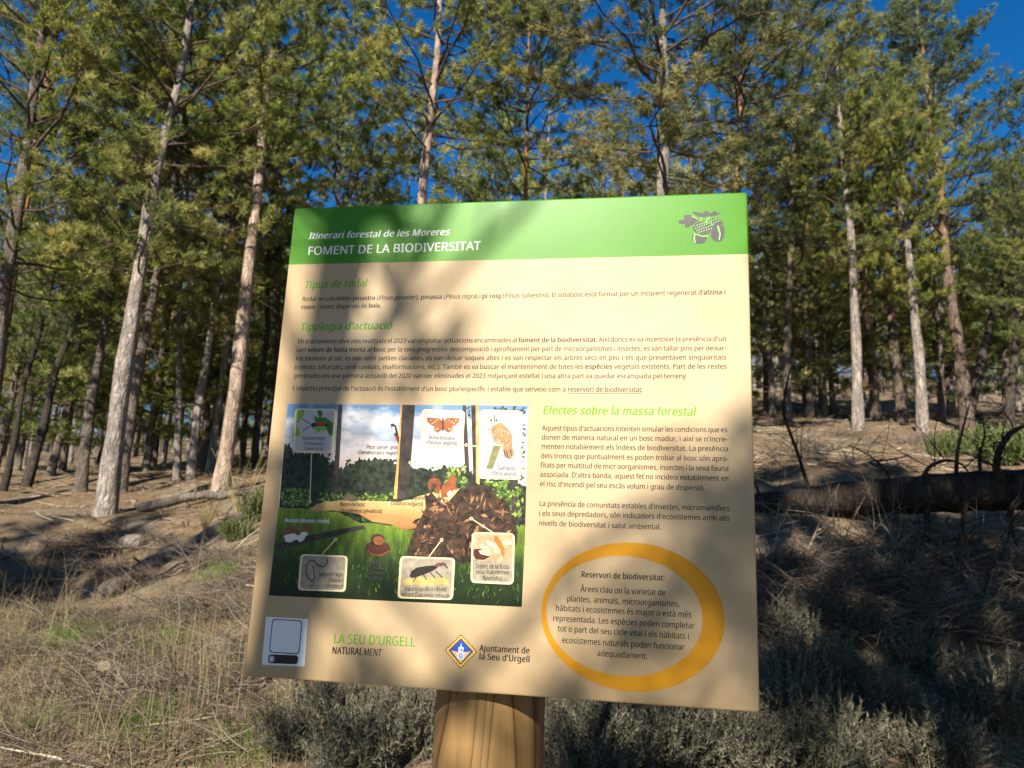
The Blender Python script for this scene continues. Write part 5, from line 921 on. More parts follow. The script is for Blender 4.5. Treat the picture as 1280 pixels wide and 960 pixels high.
    109: (628, [57, 0, 57, 360, 105, 360, 117, 311, 129, 328, 144, 342, 162, 353, 182, 361, 202, 365, 223, 367, 273, 360, 310, 340, 333, 306, 350, 325, 366, 340, 386, 352, 407, 360, 429, 365, 452, 367, 489, 363, 520, 353, 543, 335, 560, 310, 570, 277, 574, 234, 574, 0, 515, 0, 515, 232, 507, 279, 483, 308, 442, 317, 410, 314, 385, 304, 367, 287, 355, 264, 347, 234, 345, 199, 345, 0, 286, 0, 286, 232, 278, 279, 253, 308, 212, 317, 180, 313, 155, 302, 137, 283, 125, 258, 118, 226, 116, 187, 116, 0], [8, 10, 9, 17, 19, 18, 7, 10, 8, 16, 19, 17, 16, 20, 19, 6, 10, 7, 15, 20, 16, 0, 2, 1, 0, 3, 2, 6, 11, 10, 5, 11, 6, 15, 21, 20, 14, 21, 15, 4, 11, 5, 13, 21, 14, 4, 12, 11, 13, 22, 21, 3, 42, 4, 42, 12, 4, 12, 30, 13, 30, 22, 13, 3, 43, 42, 41, 12, 42, 12, 31, 30, 29, 22, 30, 12, 32, 31, 3, 44, 43, 0, 46, 3, 46, 45, 3, 45, 44, 3, 29, 23, 22, 40, 12, 41, 28, 23, 29, 40, 32, 12, 40, 33, 32, 40, 34, 33, 39, 34, 40, 27, 23, 28, 27, 24, 23, 39, 35, 34, 0, 47, 46, 27, 25, 24, 39, 36, 35, 38, 36, 39, 26, 25, 27, 0, 48, 47, 38, 37, 36, 0, 49, 48]),
    110: (415, [57, 0, 57, 360, 105, 360, 113, 311, 130, 328, 146, 342, 165, 353, 186, 361, 208, 365, 230, 367, 270, 363, 302, 353, 328, 335, 346, 310, 357, 277, 361, 234, 361, 0, 302, 0, 302, 230, 293, 278, 266, 307, 222, 317, 186, 313, 158, 302, 139, 283, 126, 258, 119, 226, 116, 187, 116, 0], [8, 10, 9, 7, 10, 8, 7, 11, 10, 6, 11, 7, 0, 2, 1, 0, 3, 2, 5, 11, 6, 5, 12, 11, 4, 12, 5, 4, 13, 12, 3, 21, 4, 21, 13, 4, 3, 22, 21, 20, 13, 21, 3, 23, 22, 0, 25, 3, 25, 24, 3, 24, 23, 3, 20, 14, 13, 19, 14, 20, 18, 14, 19, 18, 15, 14, 0, 26, 25, 18, 16, 15, 17, 16, 18, 0, 27, 26, 0, 28, 27]),
    111: (406, [202, -7, 172, -4, 143, 3, 117, 15, 94, 32, 75, 53, 58, 79, 46, 109, 39, 143, 37, 181, 42, 236, 57, 282, 82, 318, 116, 345, 156, 361, 204, 367, 236, 364, 264, 357, 290, 345, 314, 328, 333, 307, 349, 282, 361, 252, 368, 218, 370, 181, 365, 126, 350, 79, 325, 42, 291, 15, 250, -1, 203, 42, 237, 46, 263, 59, 283, 80, 298, 107, 306, 141, 309, 181, 306, 220, 298, 253, 283, 281, 263, 301, 236, 313, 203, 317, 169, 313, 143, 301, 123, 281, 109, 253, 101, 220, 98, 181, 101, 141, 109, 107, 123, 80, 143, 59, 170, 46], [14, 16, 15, 14, 17, 16, 13, 17, 14, 13, 18, 17, 12, 18, 13, 12, 19, 18, 12, 42, 19, 42, 20, 19, 11, 43, 12, 43, 42, 12, 41, 20, 42, 11, 44, 43, 40, 20, 41, 40, 21, 20, 11, 45, 44, 39, 21, 40, 39, 22, 21, 10, 45, 11, 10, 46, 45, 38, 22, 39, 10, 47, 46, 37, 22, 38, 37, 23, 22, 9, 47, 10, 36, 23, 37, 9, 48, 47, 36, 24, 23, 8, 48, 9, 8, 49, 48, 35, 24, 36, 35, 25, 24, 7, 49, 8, 7, 50, 49, 34, 25, 35, 34, 26, 25, 6, 50, 7, 6, 51, 50, 33, 26, 34, 6, 52, 51, 32, 26, 33, 32, 27, 26, 5, 52, 6, 5, 53, 52, 31, 27, 32, 4, 53, 5, 4, 30, 53, 30, 27, 31, 4, 27, 30, 4, 28, 27, 3, 28, 4, 2, 28, 3, 2, 29, 28, 1, 29, 2, 1, 0, 29]),
    112: (413, [57, -161, 57, 360, 105, 360, 113, 311, 128, 326, 142, 339, 158, 351, 178, 360, 201, 365, 228, 367, 270, 362, 305, 346, 335, 320, 358, 284, 372, 238, 376, 181, 372, 124, 358, 78, 335, 41, 305, 14, 269, -1, 228, -7, 202, -5, 179, 0, 159, 9, 142, 20, 128, 32, 116, 46, 112, 46, 113, 37, 114, 28, 115, 17, 116, 6, 116, -4, 116, -13, 116, -161, 219, 42, 240, 44, 258, 50, 273, 60, 286, 74, 296, 90, 305, 110, 310, 132, 314, 155, 315, 181, 312, 220, 304, 253, 291, 280, 272, 301, 248, 313, 218, 317, 185, 314, 159, 303, 140, 286, 127, 262, 119, 231, 116, 192, 116, 181, 119, 140, 126, 106, 138, 78, 157, 58, 184, 46], [8, 10, 9, 7, 10, 8, 7, 11, 10, 0, 2, 1, 0, 3, 2, 6, 11, 7, 5, 11, 6, 5, 12, 11, 4, 12, 5, 3, 51, 4, 51, 12, 4, 51, 50, 12, 50, 13, 12, 3, 52, 51, 3, 53, 52, 49, 13, 50, 0, 56, 3, 56, 55, 3, 55, 54, 3, 54, 53, 3, 48, 13, 49, 48, 14, 13, 47, 14, 48, 46, 14, 47, 46, 15, 14, 0, 57, 56, 45, 15, 46, 0, 58, 57, 44, 15, 45, 0, 59, 58, 44, 16, 15, 43, 16, 44, 0, 60, 59, 42, 16, 43, 42, 17, 16, 41, 17, 42, 0, 28, 60, 28, 61, 60, 40, 17, 41, 28, 62, 61, 40, 18, 17, 39, 18, 40, 38, 18, 39, 28, 63, 62, 37, 18, 38, 27, 36, 63, 0, 29, 28, 26, 36, 27, 36, 18, 37, 26, 18, 36, 26, 19, 18, 0, 30, 29, 25, 19, 26, 0, 31, 30, 24, 19, 25, 0, 32, 31, 24, 20, 19, 23, 20, 24, 0, 33, 32, 22, 20, 23, 22, 21, 20, 0, 34, 33, 0, 35, 34]),
    113: (413, [297, -161, 297, -7, 297, 1, 297, 11, 298, 21, 298, 31, 299, 40, 300, 48, 296, 48, 285, 34, 270, 21, 254, 9, 234, 0, 210, -5, 183, -7, 143, -2, 107, 14, 78, 40, 55, 76, 41, 123, 37, 179, 42, 236, 55, 283, 78, 319, 108, 346, 144, 361, 185, 367, 212, 365, 235, 360, 255, 351, 271, 339, 286, 326, 300, 311, 309, 360, 356, 360, 356, -161, 195, 42, 228, 46, 255, 56, 274, 73, 287, 97, 295, 128, 298, 167, 298, 179, 295, 221, 287, 255, 275, 282, 256, 302, 228, 314, 193, 318, 164, 313, 140, 301, 122, 280, 108, 252, 101, 218, 98, 178, 101, 139, 109, 105, 122, 78, 141, 58, 165, 46], [25, 27, 26, 25, 28, 27, 24, 28, 25, 32, 34, 33, 32, 35, 34, 24, 29, 28, 24, 30, 29, 23, 30, 24, 23, 31, 30, 23, 49, 31, 49, 32, 31, 22, 50, 23, 50, 49, 23, 48, 32, 49, 47, 32, 48, 22, 51, 50, 47, 46, 32, 46, 45, 32, 45, 44, 32, 44, 35, 32, 22, 52, 51, 21, 52, 22, 21, 53, 52, 21, 54, 53, 20, 54, 21, 43, 35, 44, 20, 55, 54, 19, 55, 20, 42, 35, 43, 19, 56, 55, 41, 35, 42, 19, 57, 56, 40, 7, 41, 7, 35, 41, 18, 57, 19, 18, 58, 57, 39, 7, 40, 18, 59, 58, 17, 59, 18, 38, 7, 39, 17, 60, 59, 37, 8, 38, 8, 7, 38, 37, 9, 8, 6, 35, 7, 17, 36, 60, 36, 9, 37, 17, 9, 36, 5, 35, 6, 16, 9, 17, 16, 10, 9, 4, 35, 5, 16, 11, 10, 3, 35, 4, 15, 11, 16, 2, 35, 3, 15, 12, 11, 1, 35, 2, 15, 13, 12, 14, 13, 15, 0, 35, 1]),
    114: (277, [57, 0, 57, 360, 105, 360, 112, 294, 128, 313, 143, 330, 160, 345, 179, 357, 201, 364, 225, 367, 232, 367, 239, 366, 247, 366, 254, 365, 261, 364, 267, 363, 260, 308, 254, 310, 248, 311, 241, 312, 234, 312, 227, 313, 221, 313, 203, 311, 186, 306, 169, 298, 154, 286, 141, 272, 131, 256, 123, 236, 118, 215, 116, 192, 116, 0], [8, 10, 9, 8, 11, 10, 8, 12, 11, 8, 13, 12, 8, 14, 13, 7, 14, 8, 7, 15, 14, 7, 16, 15, 0, 2, 1, 0, 3, 2, 6, 16, 7, 5, 17, 6, 17, 16, 6, 4, 22, 5, 22, 21, 5, 21, 20, 5, 20, 19, 5, 19, 18, 5, 18, 17, 5, 3, 23, 4, 23, 22, 4, 3, 24, 23, 3, 25, 24, 3, 26, 25, 0, 29, 3, 29, 28, 3, 28, 27, 3, 27, 26, 3, 0, 30, 29, 0, 31, 30, 0, 32, 31]),
    115: (322, [148, -7, 102, -4, 83, -1, 66, 4, 50, 9, 35, 16, 35, 70, 50, 63, 68, 56, 87, 50, 107, 45, 128, 42, 149, 41, 176, 43, 198, 47, 214, 55, 225, 66, 232, 79, 234, 94, 234, 103, 231, 111, 227, 118, 221, 125, 212, 133, 200, 140, 186, 147, 168, 155, 146, 164, 124, 173, 104, 182, 86, 191, 71, 200, 58, 211, 48, 223, 40, 237, 36, 253, 34, 271, 38, 299, 51, 323, 72, 342, 99, 356, 132, 364, 169, 367, 191, 366, 211, 364, 231, 360, 249, 355, 267, 350, 284, 343, 264, 296, 248, 301, 233, 307, 216, 312, 200, 315, 183, 318, 165, 318, 143, 317, 124, 313, 110, 307, 99, 298, 93, 287, 91, 275, 92, 265, 95, 257, 99, 249, 107, 243, 116, 236, 129, 229, 144, 222, 162, 215, 183, 206, 205, 198, 225, 189, 242, 180, 257, 170, 269, 159, 279, 147, 286, 133, 290, 118, 291, 99, 287, 67, 274, 41, 253, 20, 224, 5, 189, -4], [41, 43, 42, 41, 44, 43, 40, 44, 41, 40, 45, 44, 40, 46, 45, 39, 46, 40, 39, 47, 46, 39, 48, 47, 39, 53, 48, 53, 52, 48, 52, 51, 48, 51, 50, 48, 50, 49, 48, 38, 55, 39, 55, 54, 39, 54, 53, 39, 37, 56, 38, 56, 55, 38, 37, 57, 56, 37, 58, 57, 37, 59, 58, 36, 59, 37, 36, 60, 59, 36, 61, 60, 36, 62, 61, 35, 62, 36, 35, 63, 62, 35, 64, 63, 34, 64, 35, 34, 65, 64, 34, 66, 65, 33, 66, 34, 33, 67, 66, 33, 68, 67, 32, 68, 33, 32, 69, 68, 32, 70, 69, 31, 70, 32, 31, 71, 70, 30, 71, 31, 30, 72, 71, 29, 72, 30, 29, 73, 72, 28, 73, 29, 28, 74, 73, 27, 74, 28, 27, 75, 74, 26, 75, 27, 26, 76, 75, 25, 76, 26, 24, 76, 25, 24, 77, 76, 23, 77, 24, 23, 78, 77, 22, 78, 23, 21, 78, 22, 20, 78, 21, 20, 79, 78, 19, 79, 20, 18, 79, 19, 18, 80, 79, 17, 80, 18, 16, 80, 17, 5, 7, 6, 16, 81, 80, 15, 81, 16, 5, 8, 7, 5, 9, 8, 14, 81, 15, 5, 10, 9, 13, 81, 14, 5, 11, 10, 12, 81, 13, 5, 12, 11, 5, 81, 12, 5, 82, 81, 5, 83, 82, 4, 83, 5, 3, 83, 4, 3, 84, 83, 2, 84, 3, 1, 84, 2, 1, 0, 84]),
    116: (242, [149, -6, 132, -2, 115, 3, 100, 11, 87, 22, 77, 37, 68, 55, 63, 78, 62, 105, 62, 314, 11, 314, 11, 343, 62, 366, 86, 443, 121, 443, 121, 360, 225, 360, 225, 314, 121, 314, 121, 106, 123, 86, 128, 70, 137, 57, 148, 49, 162, 43, 177, 42, 186, 42, 196, 43, 205, 44, 214, 46, 221, 47, 228, 49, 228, 4, 221, 1, 212, -1, 201, -4, 189, -5, 178, -6], [12, 14, 13, 12, 15, 14, 11, 15, 12, 11, 16, 15, 11, 17, 16, 10, 17, 11, 8, 18, 9, 8, 19, 18, 8, 20, 19, 7, 20, 8, 7, 21, 20, 6, 21, 7, 6, 22, 21, 6, 23, 22, 5, 23, 6, 30, 32, 31, 5, 24, 23, 29, 32, 30, 28, 32, 29, 27, 32, 28, 5, 25, 24, 26, 32, 27, 25, 32, 26, 5, 32, 25, 4, 32, 5, 3, 32, 4, 2, 32, 3, 2, 33, 32, 1, 33, 2, 1, 34, 33, 1, 35, 34, 0, 35, 1, 0, 36, 35, 0, 37, 36]),
    117: (415, [184, -7, 144, -3, 111, 7, 86, 25, 68, 49, 57, 83, 53, 124, 53, 360, 113, 360, 113, 128, 122, 81, 148, 52, 193, 42, 229, 46, 256, 57, 276, 76, 289, 102, 296, 134, 299, 173, 299, 360, 358, 360, 358, 0, 310, 0, 301, 48, 285, 31, 269, 17, 250, 6, 229, -1, 207, -5], [6, 8, 7, 6, 9, 8, 18, 20, 19, 18, 21, 20, 17, 21, 18, 16, 21, 17, 6, 10, 9, 5, 10, 6, 15, 21, 16, 4, 10, 5, 4, 11, 10, 14, 23, 15, 23, 21, 15, 13, 23, 14, 4, 12, 11, 3, 12, 4, 13, 24, 23, 22, 21, 23, 12, 24, 13, 3, 24, 12, 3, 25, 24, 2, 25, 3, 2, 26, 25, 1, 26, 2, 1, 27, 26, 1, 28, 27, 0, 28, 1]),
    118: (341, [136, 0, 0, 360, 63, 360, 140, 148, 143, 138, 147, 127, 151, 115, 155, 103, 159, 91, 162, 80, 165, 70, 167, 61, 169, 52, 173, 61, 176, 70, 179, 81, 182, 92, 186, 104, 190, 116, 194, 127, 198, 138, 201, 148, 278, 360, 341, 360, 204, 0], [0, 2, 1, 0, 3, 2, 21, 23, 22, 21, 24, 23, 0, 4, 3, 20, 24, 21, 19, 24, 20, 0, 5, 4, 18, 24, 19, 0, 6, 5, 17, 24, 18, 0, 7, 6, 16, 24, 17, 0, 8, 7, 15, 24, 16, 0, 9, 8, 14, 24, 15, 0, 10, 9, 13, 24, 14, 0, 11, 10, 12, 24, 13, 0, 12, 11, 0, 24, 12]),
    120: (355, [12, 0, 142, 184, 18, 360, 85, 360, 178, 224, 270, 360, 336, 360, 212, 184, 343, 0, 276, 0, 178, 144, 79, 0], [1, 3, 2, 1, 4, 3, 4, 6, 5, 4, 7, 6, 1, 7, 4, 0, 7, 1, 0, 10, 7, 10, 8, 7, 0, 11, 10, 9, 8, 10]),
    121: (343, [56, -161, 21, -158, 14, -157, 7, -156, 7, -109, 13, -110, 19, -111, 25, -111, 32, -112, 40, -113, 47, -113, 66, -111, 83, -105, 97, -95, 108, -82, 118, -67, 127, -49, 146, -1, 1, 360, 64, 360, 142, 155, 148, 137, 154, 120, 160, 104, 165, 88, 169, 72, 172, 57, 178, 69, 182, 84, 187, 101, 193, 119, 199, 137, 206, 156, 279, 360, 343, 360, 187, -50, 174, -81, 157, -108, 139, -131, 116, -148, 89, -158], [17, 19, 18, 17, 20, 19, 32, 34, 33, 32, 35, 34, 31, 35, 32, 17, 21, 20, 17, 22, 21, 30, 35, 31, 17, 23, 22, 29, 35, 30, 17, 24, 23, 28, 35, 29, 17, 25, 24, 27, 35, 28, 17, 26, 25, 26, 35, 27, 17, 35, 26, 16, 35, 17, 15, 35, 16, 15, 36, 35, 14, 36, 15, 14, 37, 36, 13, 37, 14, 12, 37, 13, 11, 37, 12, 11, 38, 37, 3, 5, 4, 3, 6, 5, 3, 7, 6, 10, 38, 11, 3, 8, 7, 3, 9, 8, 3, 10, 9, 3, 38, 10, 3, 39, 38, 3, 40, 39, 2, 40, 3, 1, 40, 2, 1, 0, 40]),
    122: (316, [26, 0, 26, 39, 220, 314, 38, 314, 38, 360, 285, 360, 285, 316, 94, 46, 289, 46, 289, 0], [3, 5, 4, 3, 6, 5, 3, 2, 6, 2, 7, 6, 1, 7, 2, 1, 8, 7, 1, 9, 8, 0, 9, 1]),
    48: (384, [191, -7, 142, 1, 102, 22, 72, 59, 50, 108, 37, 169, 33, 240, 35, 290, 40, 334, 49, 373, 61, 407, 78, 435, 99, 458, 125, 474, 156, 484, 191, 487, 241, 480, 281, 458, 312, 422, 334, 373, 347, 313, 351, 240, 349, 191, 344, 147, 335, 108, 322, 74, 305, 45, 284, 23, 258, 6, 227, -3, 191, 44, 224, 49, 249, 65, 268, 92, 281, 130, 289, 180, 291, 240, 289, 300, 281, 349, 268, 388, 249, 415, 224, 431, 191, 437, 159, 431, 133, 415, 115, 388, 102, 349, 95, 300, 92, 240, 95, 180, 102, 131, 115, 93, 133, 65, 159, 49], [14, 16, 15, 13, 16, 14, 13, 17, 16, 12, 17, 13, 12, 18, 17, 11, 42, 12, 42, 18, 12, 11, 43, 42, 41, 18, 42, 10, 43, 11, 40, 18, 41, 10, 44, 43, 40, 19, 18, 39, 19, 40, 10, 45, 44, 9, 45, 10, 9, 46, 45, 38, 19, 39, 8, 46, 9, 38, 20, 19, 8, 47, 46, 37, 20, 38, 7, 47, 8, 37, 21, 20, 7, 48, 47, 36, 21, 37, 6, 48, 7, 5, 48, 6, 5, 49, 48, 35, 21, 36, 35, 22, 21, 35, 23, 22, 5, 50, 49, 34, 23, 35, 4, 50, 5, 34, 24, 23, 4, 51, 50, 33, 24, 34, 3, 51, 4, 33, 25, 24, 3, 52, 51, 32, 25, 33, 32, 26, 25, 3, 53, 52, 31, 26, 32, 2, 53, 3, 2, 30, 53, 30, 26, 31, 30, 27, 26, 2, 27, 30, 2, 28, 27, 1, 28, 2, 1, 29, 28, 0, 29, 1]),
    49: (384, [181, 0, 181, 335, 181, 353, 181, 369, 181, 381, 182, 393, 183, 405, 183, 418, 176, 411, 170, 405, 164, 400, 158, 394, 150, 388, 142, 381, 91, 339, 60, 379, 189, 480, 238, 480, 238, 0], [15, 17, 16, 15, 7, 17, 7, 18, 17, 15, 8, 7, 6, 18, 7, 15, 9, 8, 5, 18, 6, 15, 10, 9, 15, 11, 10, 15, 12, 11, 4, 18, 5, 15, 13, 12, 3, 18, 4, 15, 14, 13, 2, 18, 3, 1, 18, 2, 0, 18, 1]),
    50: (384, [32, 0, 32, 49, 158, 176, 181, 199, 201, 221, 219, 240, 234, 259, 247, 278, 257, 296, 264, 315, 268, 334, 269, 355, 267, 380, 259, 400, 246, 415, 229, 427, 208, 434, 185, 436, 162, 435, 142, 430, 123, 424, 105, 415, 87, 403, 69, 390, 38, 430, 57, 445, 79, 458, 102, 470, 128, 479, 155, 484, 185, 486, 226, 482, 262, 471, 291, 452, 312, 427, 325, 396, 330, 359, 328, 334, 323, 311, 314, 288, 303, 267, 288, 245, 271, 224, 252, 202, 230, 179, 207, 155, 107, 54, 349, 54, 349, 0], [29, 31, 30, 28, 31, 29, 28, 32, 31, 27, 32, 28, 27, 33, 32, 26, 33, 27, 25, 33, 26, 25, 17, 33, 17, 34, 33, 24, 17, 25, 24, 18, 17, 16, 34, 17, 24, 19, 18, 15, 34, 16, 24, 20, 19, 23, 22, 24, 22, 21, 24, 21, 20, 24, 15, 35, 34, 14, 35, 15, 13, 35, 14, 12, 35, 13, 12, 36, 35, 11, 36, 12, 11, 37, 36, 10, 37, 11, 9, 37, 10, 9, 38, 37, 8, 38, 9, 8, 39, 38, 7, 39, 8, 7, 40, 39, 6, 40, 7, 6, 41, 40, 5, 41, 6, 5, 42, 41, 4, 42, 5, 4, 43, 42, 3, 43, 4, 3, 44, 43, 2, 44, 3, 2, 45, 44, 1, 45, 2, 1, 46, 45, 1, 47, 46, 1, 48, 47, 0, 48, 1]),
    51: (384, [137, -6, 114, -4, 92, -1, 71, 4, 50, 11, 30, 19, 30, 75, 51, 65, 73, 58, 95, 51, 118, 47, 141, 44, 163, 43, 202, 46, 233, 54, 256, 68, 271, 87, 281, 110, 284, 138, 280, 165, 268, 186, 249, 202, 222, 213, 189, 220, 150, 222, 103, 222, 103, 273, 150, 273, 187, 275, 217, 284, 240, 298, 257, 316, 267, 338, 271, 363, 268, 385, 260, 403, 247, 417, 230, 428, 208, 434, 183, 437, 159, 435, 136, 431, 117, 425, 99, 417, 80, 407, 62, 396, 33, 437, 51, 449, 72, 461, 96, 471, 123, 480, 152, 485, 183, 486, 229, 483, 266, 471, 294, 453, 315, 428, 327, 400, 331, 367, 328, 337, 319, 312, 304, 290, 284, 274, 260, 261, 232, 250, 267, 243, 296, 231, 318, 214, 333, 192, 343, 166, 346, 136, 344, 110, 337, 85, 326, 62, 311, 42, 291, 25, 266, 11, 237, 1, 202, -5], [51, 53, 52, 50, 53, 51, 50, 54, 53, 49, 54, 50, 48, 54, 49, 48, 55, 54, 47, 55, 48, 47, 56, 55, 46, 39, 47, 39, 56, 47, 45, 44, 46, 44, 43, 46, 43, 42, 46, 42, 41, 46, 41, 40, 46, 40, 39, 46, 38, 56, 39, 37, 56, 38, 37, 57, 56, 36, 57, 37, 35, 57, 36, 34, 57, 35, 34, 58, 57, 33, 58, 34, 33, 59, 58, 32, 59, 33, 31, 59, 32, 31, 60, 59, 30, 60, 31, 30, 61, 60, 29, 61, 30, 29, 62, 61, 28, 62, 29, 27, 62, 28, 27, 63, 62, 25, 27, 26, 25, 63, 27, 25, 64, 63, 25, 65, 64, 25, 66, 65, 25, 24, 66, 24, 67, 66, 23, 67, 24, 22, 67, 23, 22, 68, 67, 21, 68, 22, 20, 68, 21, 20, 69, 68, 19, 69, 20, 19, 70, 69, 18, 70, 19, 17, 70, 18, 17, 71, 70, 16, 71, 17, 16, 72, 71, 15, 72, 16, 15, 73, 72, 5, 7, 6, 14, 73, 15, 5, 8, 7, 14, 74, 73, 5, 9, 8, 13, 74, 14, 5, 10, 9, 5, 11, 10, 12, 74, 13, 5, 12, 11, 5, 74, 12, 5, 75, 74, 5, 76, 75, 4, 76, 5, 4, 77, 76, 3, 77, 4, 2, 77, 3, 2, 78, 77, 1, 78, 2, 0, 78, 1]),
    52: (384, [244, 0, 244, 109, 14, 109, 14, 159, 240, 482, 301, 482, 301, 162, 371, 162, 371, 109, 301, 109, 301, 0, 72, 162, 244, 162, 244, 313, 244, 335, 244, 355, 245, 372, 246, 388, 246, 404, 244, 419, 241, 410, 236, 401, 231, 392, 226, 382, 221, 374, 216, 367], [3, 19, 4, 19, 5, 4, 19, 6, 5, 3, 20, 19, 18, 6, 19, 3, 21, 20, 17, 6, 18, 3, 22, 21, 3, 23, 22, 16, 6, 17, 3, 24, 23, 3, 25, 24, 15, 6, 16, 3, 11, 25, 14, 6, 15, 13, 6, 14, 12, 6, 13, 3, 12, 11, 3, 6, 12, 3, 7, 6, 3, 8, 7, 2, 8, 3, 0, 9, 1, 0, 10, 9]),
    53: (384, [167, -7, 119, -4, 97, 0, 76, 5, 58, 12, 42, 19, 42, 75, 60, 66, 79, 58, 101, 52, 124, 47, 146, 45, 167, 44, 200, 46, 229, 55, 253, 69, 271, 89, 282, 115, 285, 147, 282, 176, 273, 200, 257, 219, 234, 233, 203, 242, 165, 244, 152, 244, 138, 243, 122, 241, 107, 239, 94, 237, 83, 234, 54, 253, 72, 480, 312, 480, 312, 426, 122, 426, 111, 287, 119, 288, 130, 290, 142, 291, 155, 293, 169, 294, 185, 294, 231, 290, 270, 278, 302, 257, 326, 229, 341, 195, 346, 153, 341, 107, 325, 68, 299, 36, 263, 12, 219, -2], [31, 35, 32, 35, 33, 32, 35, 34, 33, 31, 36, 35, 41, 43, 42, 40, 43, 41, 39, 43, 40, 38, 43, 39, 38, 44, 43, 37, 44, 38, 36, 44, 37, 31, 44, 36, 31, 45, 44, 31, 23, 45, 23, 46, 45, 30, 29, 31, 29, 28, 31, 28, 27, 31, 27, 26, 31, 26, 25, 31, 25, 24, 31, 24, 23, 31, 22, 46, 23, 21, 46, 22, 21, 47, 46, 20, 47, 21, 19, 47, 20, 19, 48, 47, 18, 48, 19, 18, 49, 48, 17, 49, 18, 16, 49, 17, 16, 50, 49, 15, 50, 16, 5, 7, 6, 14, 50, 15, 14, 51, 50, 5, 8, 7, 5, 9, 8, 13, 51, 14, 5, 10, 9, 5, 11, 10, 12, 51, 13, 5, 12, 11, 5, 51, 12, 5, 52, 51, 4, 52, 5, 4, 53, 52, 3, 53, 4, 2, 53, 3, 1, 53, 2, 1, 0, 53]),
    54: (384, [200, -7, 171, -4, 143, 3, 118, 16, 95, 34, 75, 57, 59, 86, 47, 120, 39, 160, 37, 205, 38, 239, 41, 273, 46, 307, 54, 339, 65, 369, 79, 397, 97, 423, 119, 444, 146, 462, 177, 475, 214, 484, 277, 486, 288, 485, 298, 484, 308, 482, 316, 480, 316, 430, 307, 432, 298, 434, 288, 436, 278, 437, 268, 438, 258, 438, 229, 436, 203, 431, 181, 422, 162, 411, 145, 397, 132, 380, 121, 361, 113, 341, 106, 318, 101, 295, 98, 270, 96, 244, 100, 244, 112, 259, 126, 272, 143, 284, 163, 293, 187, 298, 214, 300, 253, 296, 286, 283, 314, 262, 336, 233, 348, 197, 353, 154, 348, 108, 334, 69, 311, 36, 281, 12, 244, -2, 199, 43, 226, 46, 249, 55, 268, 70, 283, 92, 291, 120, 294, 154, 292, 183, 284, 207, 271, 227, 253, 242, 230, 251, 201, 254, 181, 252, 163, 248, 146, 241, 132, 231, 120, 220, 110, 208, 103, 194, 98, 180, 97, 166, 98, 147, 102, 128, 108, 108, 117, 91, 128, 75, 142, 61, 159, 51, 178, 45], [20, 22, 21, 20, 23, 22, 20, 24, 23, 19, 24, 20, 19, 25, 24, 19, 26, 25, 18, 28, 19, 28, 27, 19, 27, 26, 19, 17, 31, 18, 31, 30, 18, 30, 29, 18, 29, 28, 18, 16, 33, 17, 33, 32, 17, 32, 31, 17, 16, 34, 33, 16, 35, 34, 15, 35, 16, 15, 36, 35, 15, 37, 36, 14, 37, 15, 14, 38, 37, 14, 39, 38, 13, 39, 14, 13, 40, 39, 13, 41, 40, 12, 41, 13, 12, 42, 41, 11, 42, 12, 50, 52, 51, 49, 52, 50, 49, 53, 52, 11, 43, 42, 48, 53, 49, 47, 53, 48, 47, 54, 53, 10, 43, 11, 46, 54, 47, 10, 44, 43, 46, 75, 54, 75, 74, 54, 74, 55, 54, 45, 76, 46, 76, 75, 46, 45, 77, 76, 73, 55, 74, 45, 78, 77, 10, 45, 44, 10, 78, 45, 72, 55, 73, 10, 79, 78, 9, 79, 10, 72, 56, 55, 9, 80, 79, 71, 56, 72, 9, 81, 80, 9, 82, 81, 70, 56, 71, 8, 82, 9, 70, 57, 56, 8, 83, 82, 69, 57, 70, 8, 84, 83, 8, 85, 84, 7, 85, 8, 68, 57, 69, 68, 58, 57, 7, 86, 85, 7, 87, 86, 6, 87, 7, 67, 58, 68, 6, 88, 87, 67, 59, 58, 66, 59, 67, 6, 89, 88, 5, 89, 6, 5, 90, 89, 65, 59, 66, 65, 60, 59, 5, 91, 90, 4, 91, 5, 64, 60, 65, 4, 92, 91, 63, 60, 64, 4, 63, 92, 4, 60, 63, 4, 61, 60, 3, 61, 4, 2, 61, 3, 2, 62, 61, 1, 62, 2, 1, 0, 62]),
    55: (384, [91, 0, 288, 426, 30, 426, 30, 480, 351, 480, 351, 434, 156, 0], [2, 4, 3, 2, 5, 4, 2, 1, 5, 1, 6, 5, 0, 6, 1]),
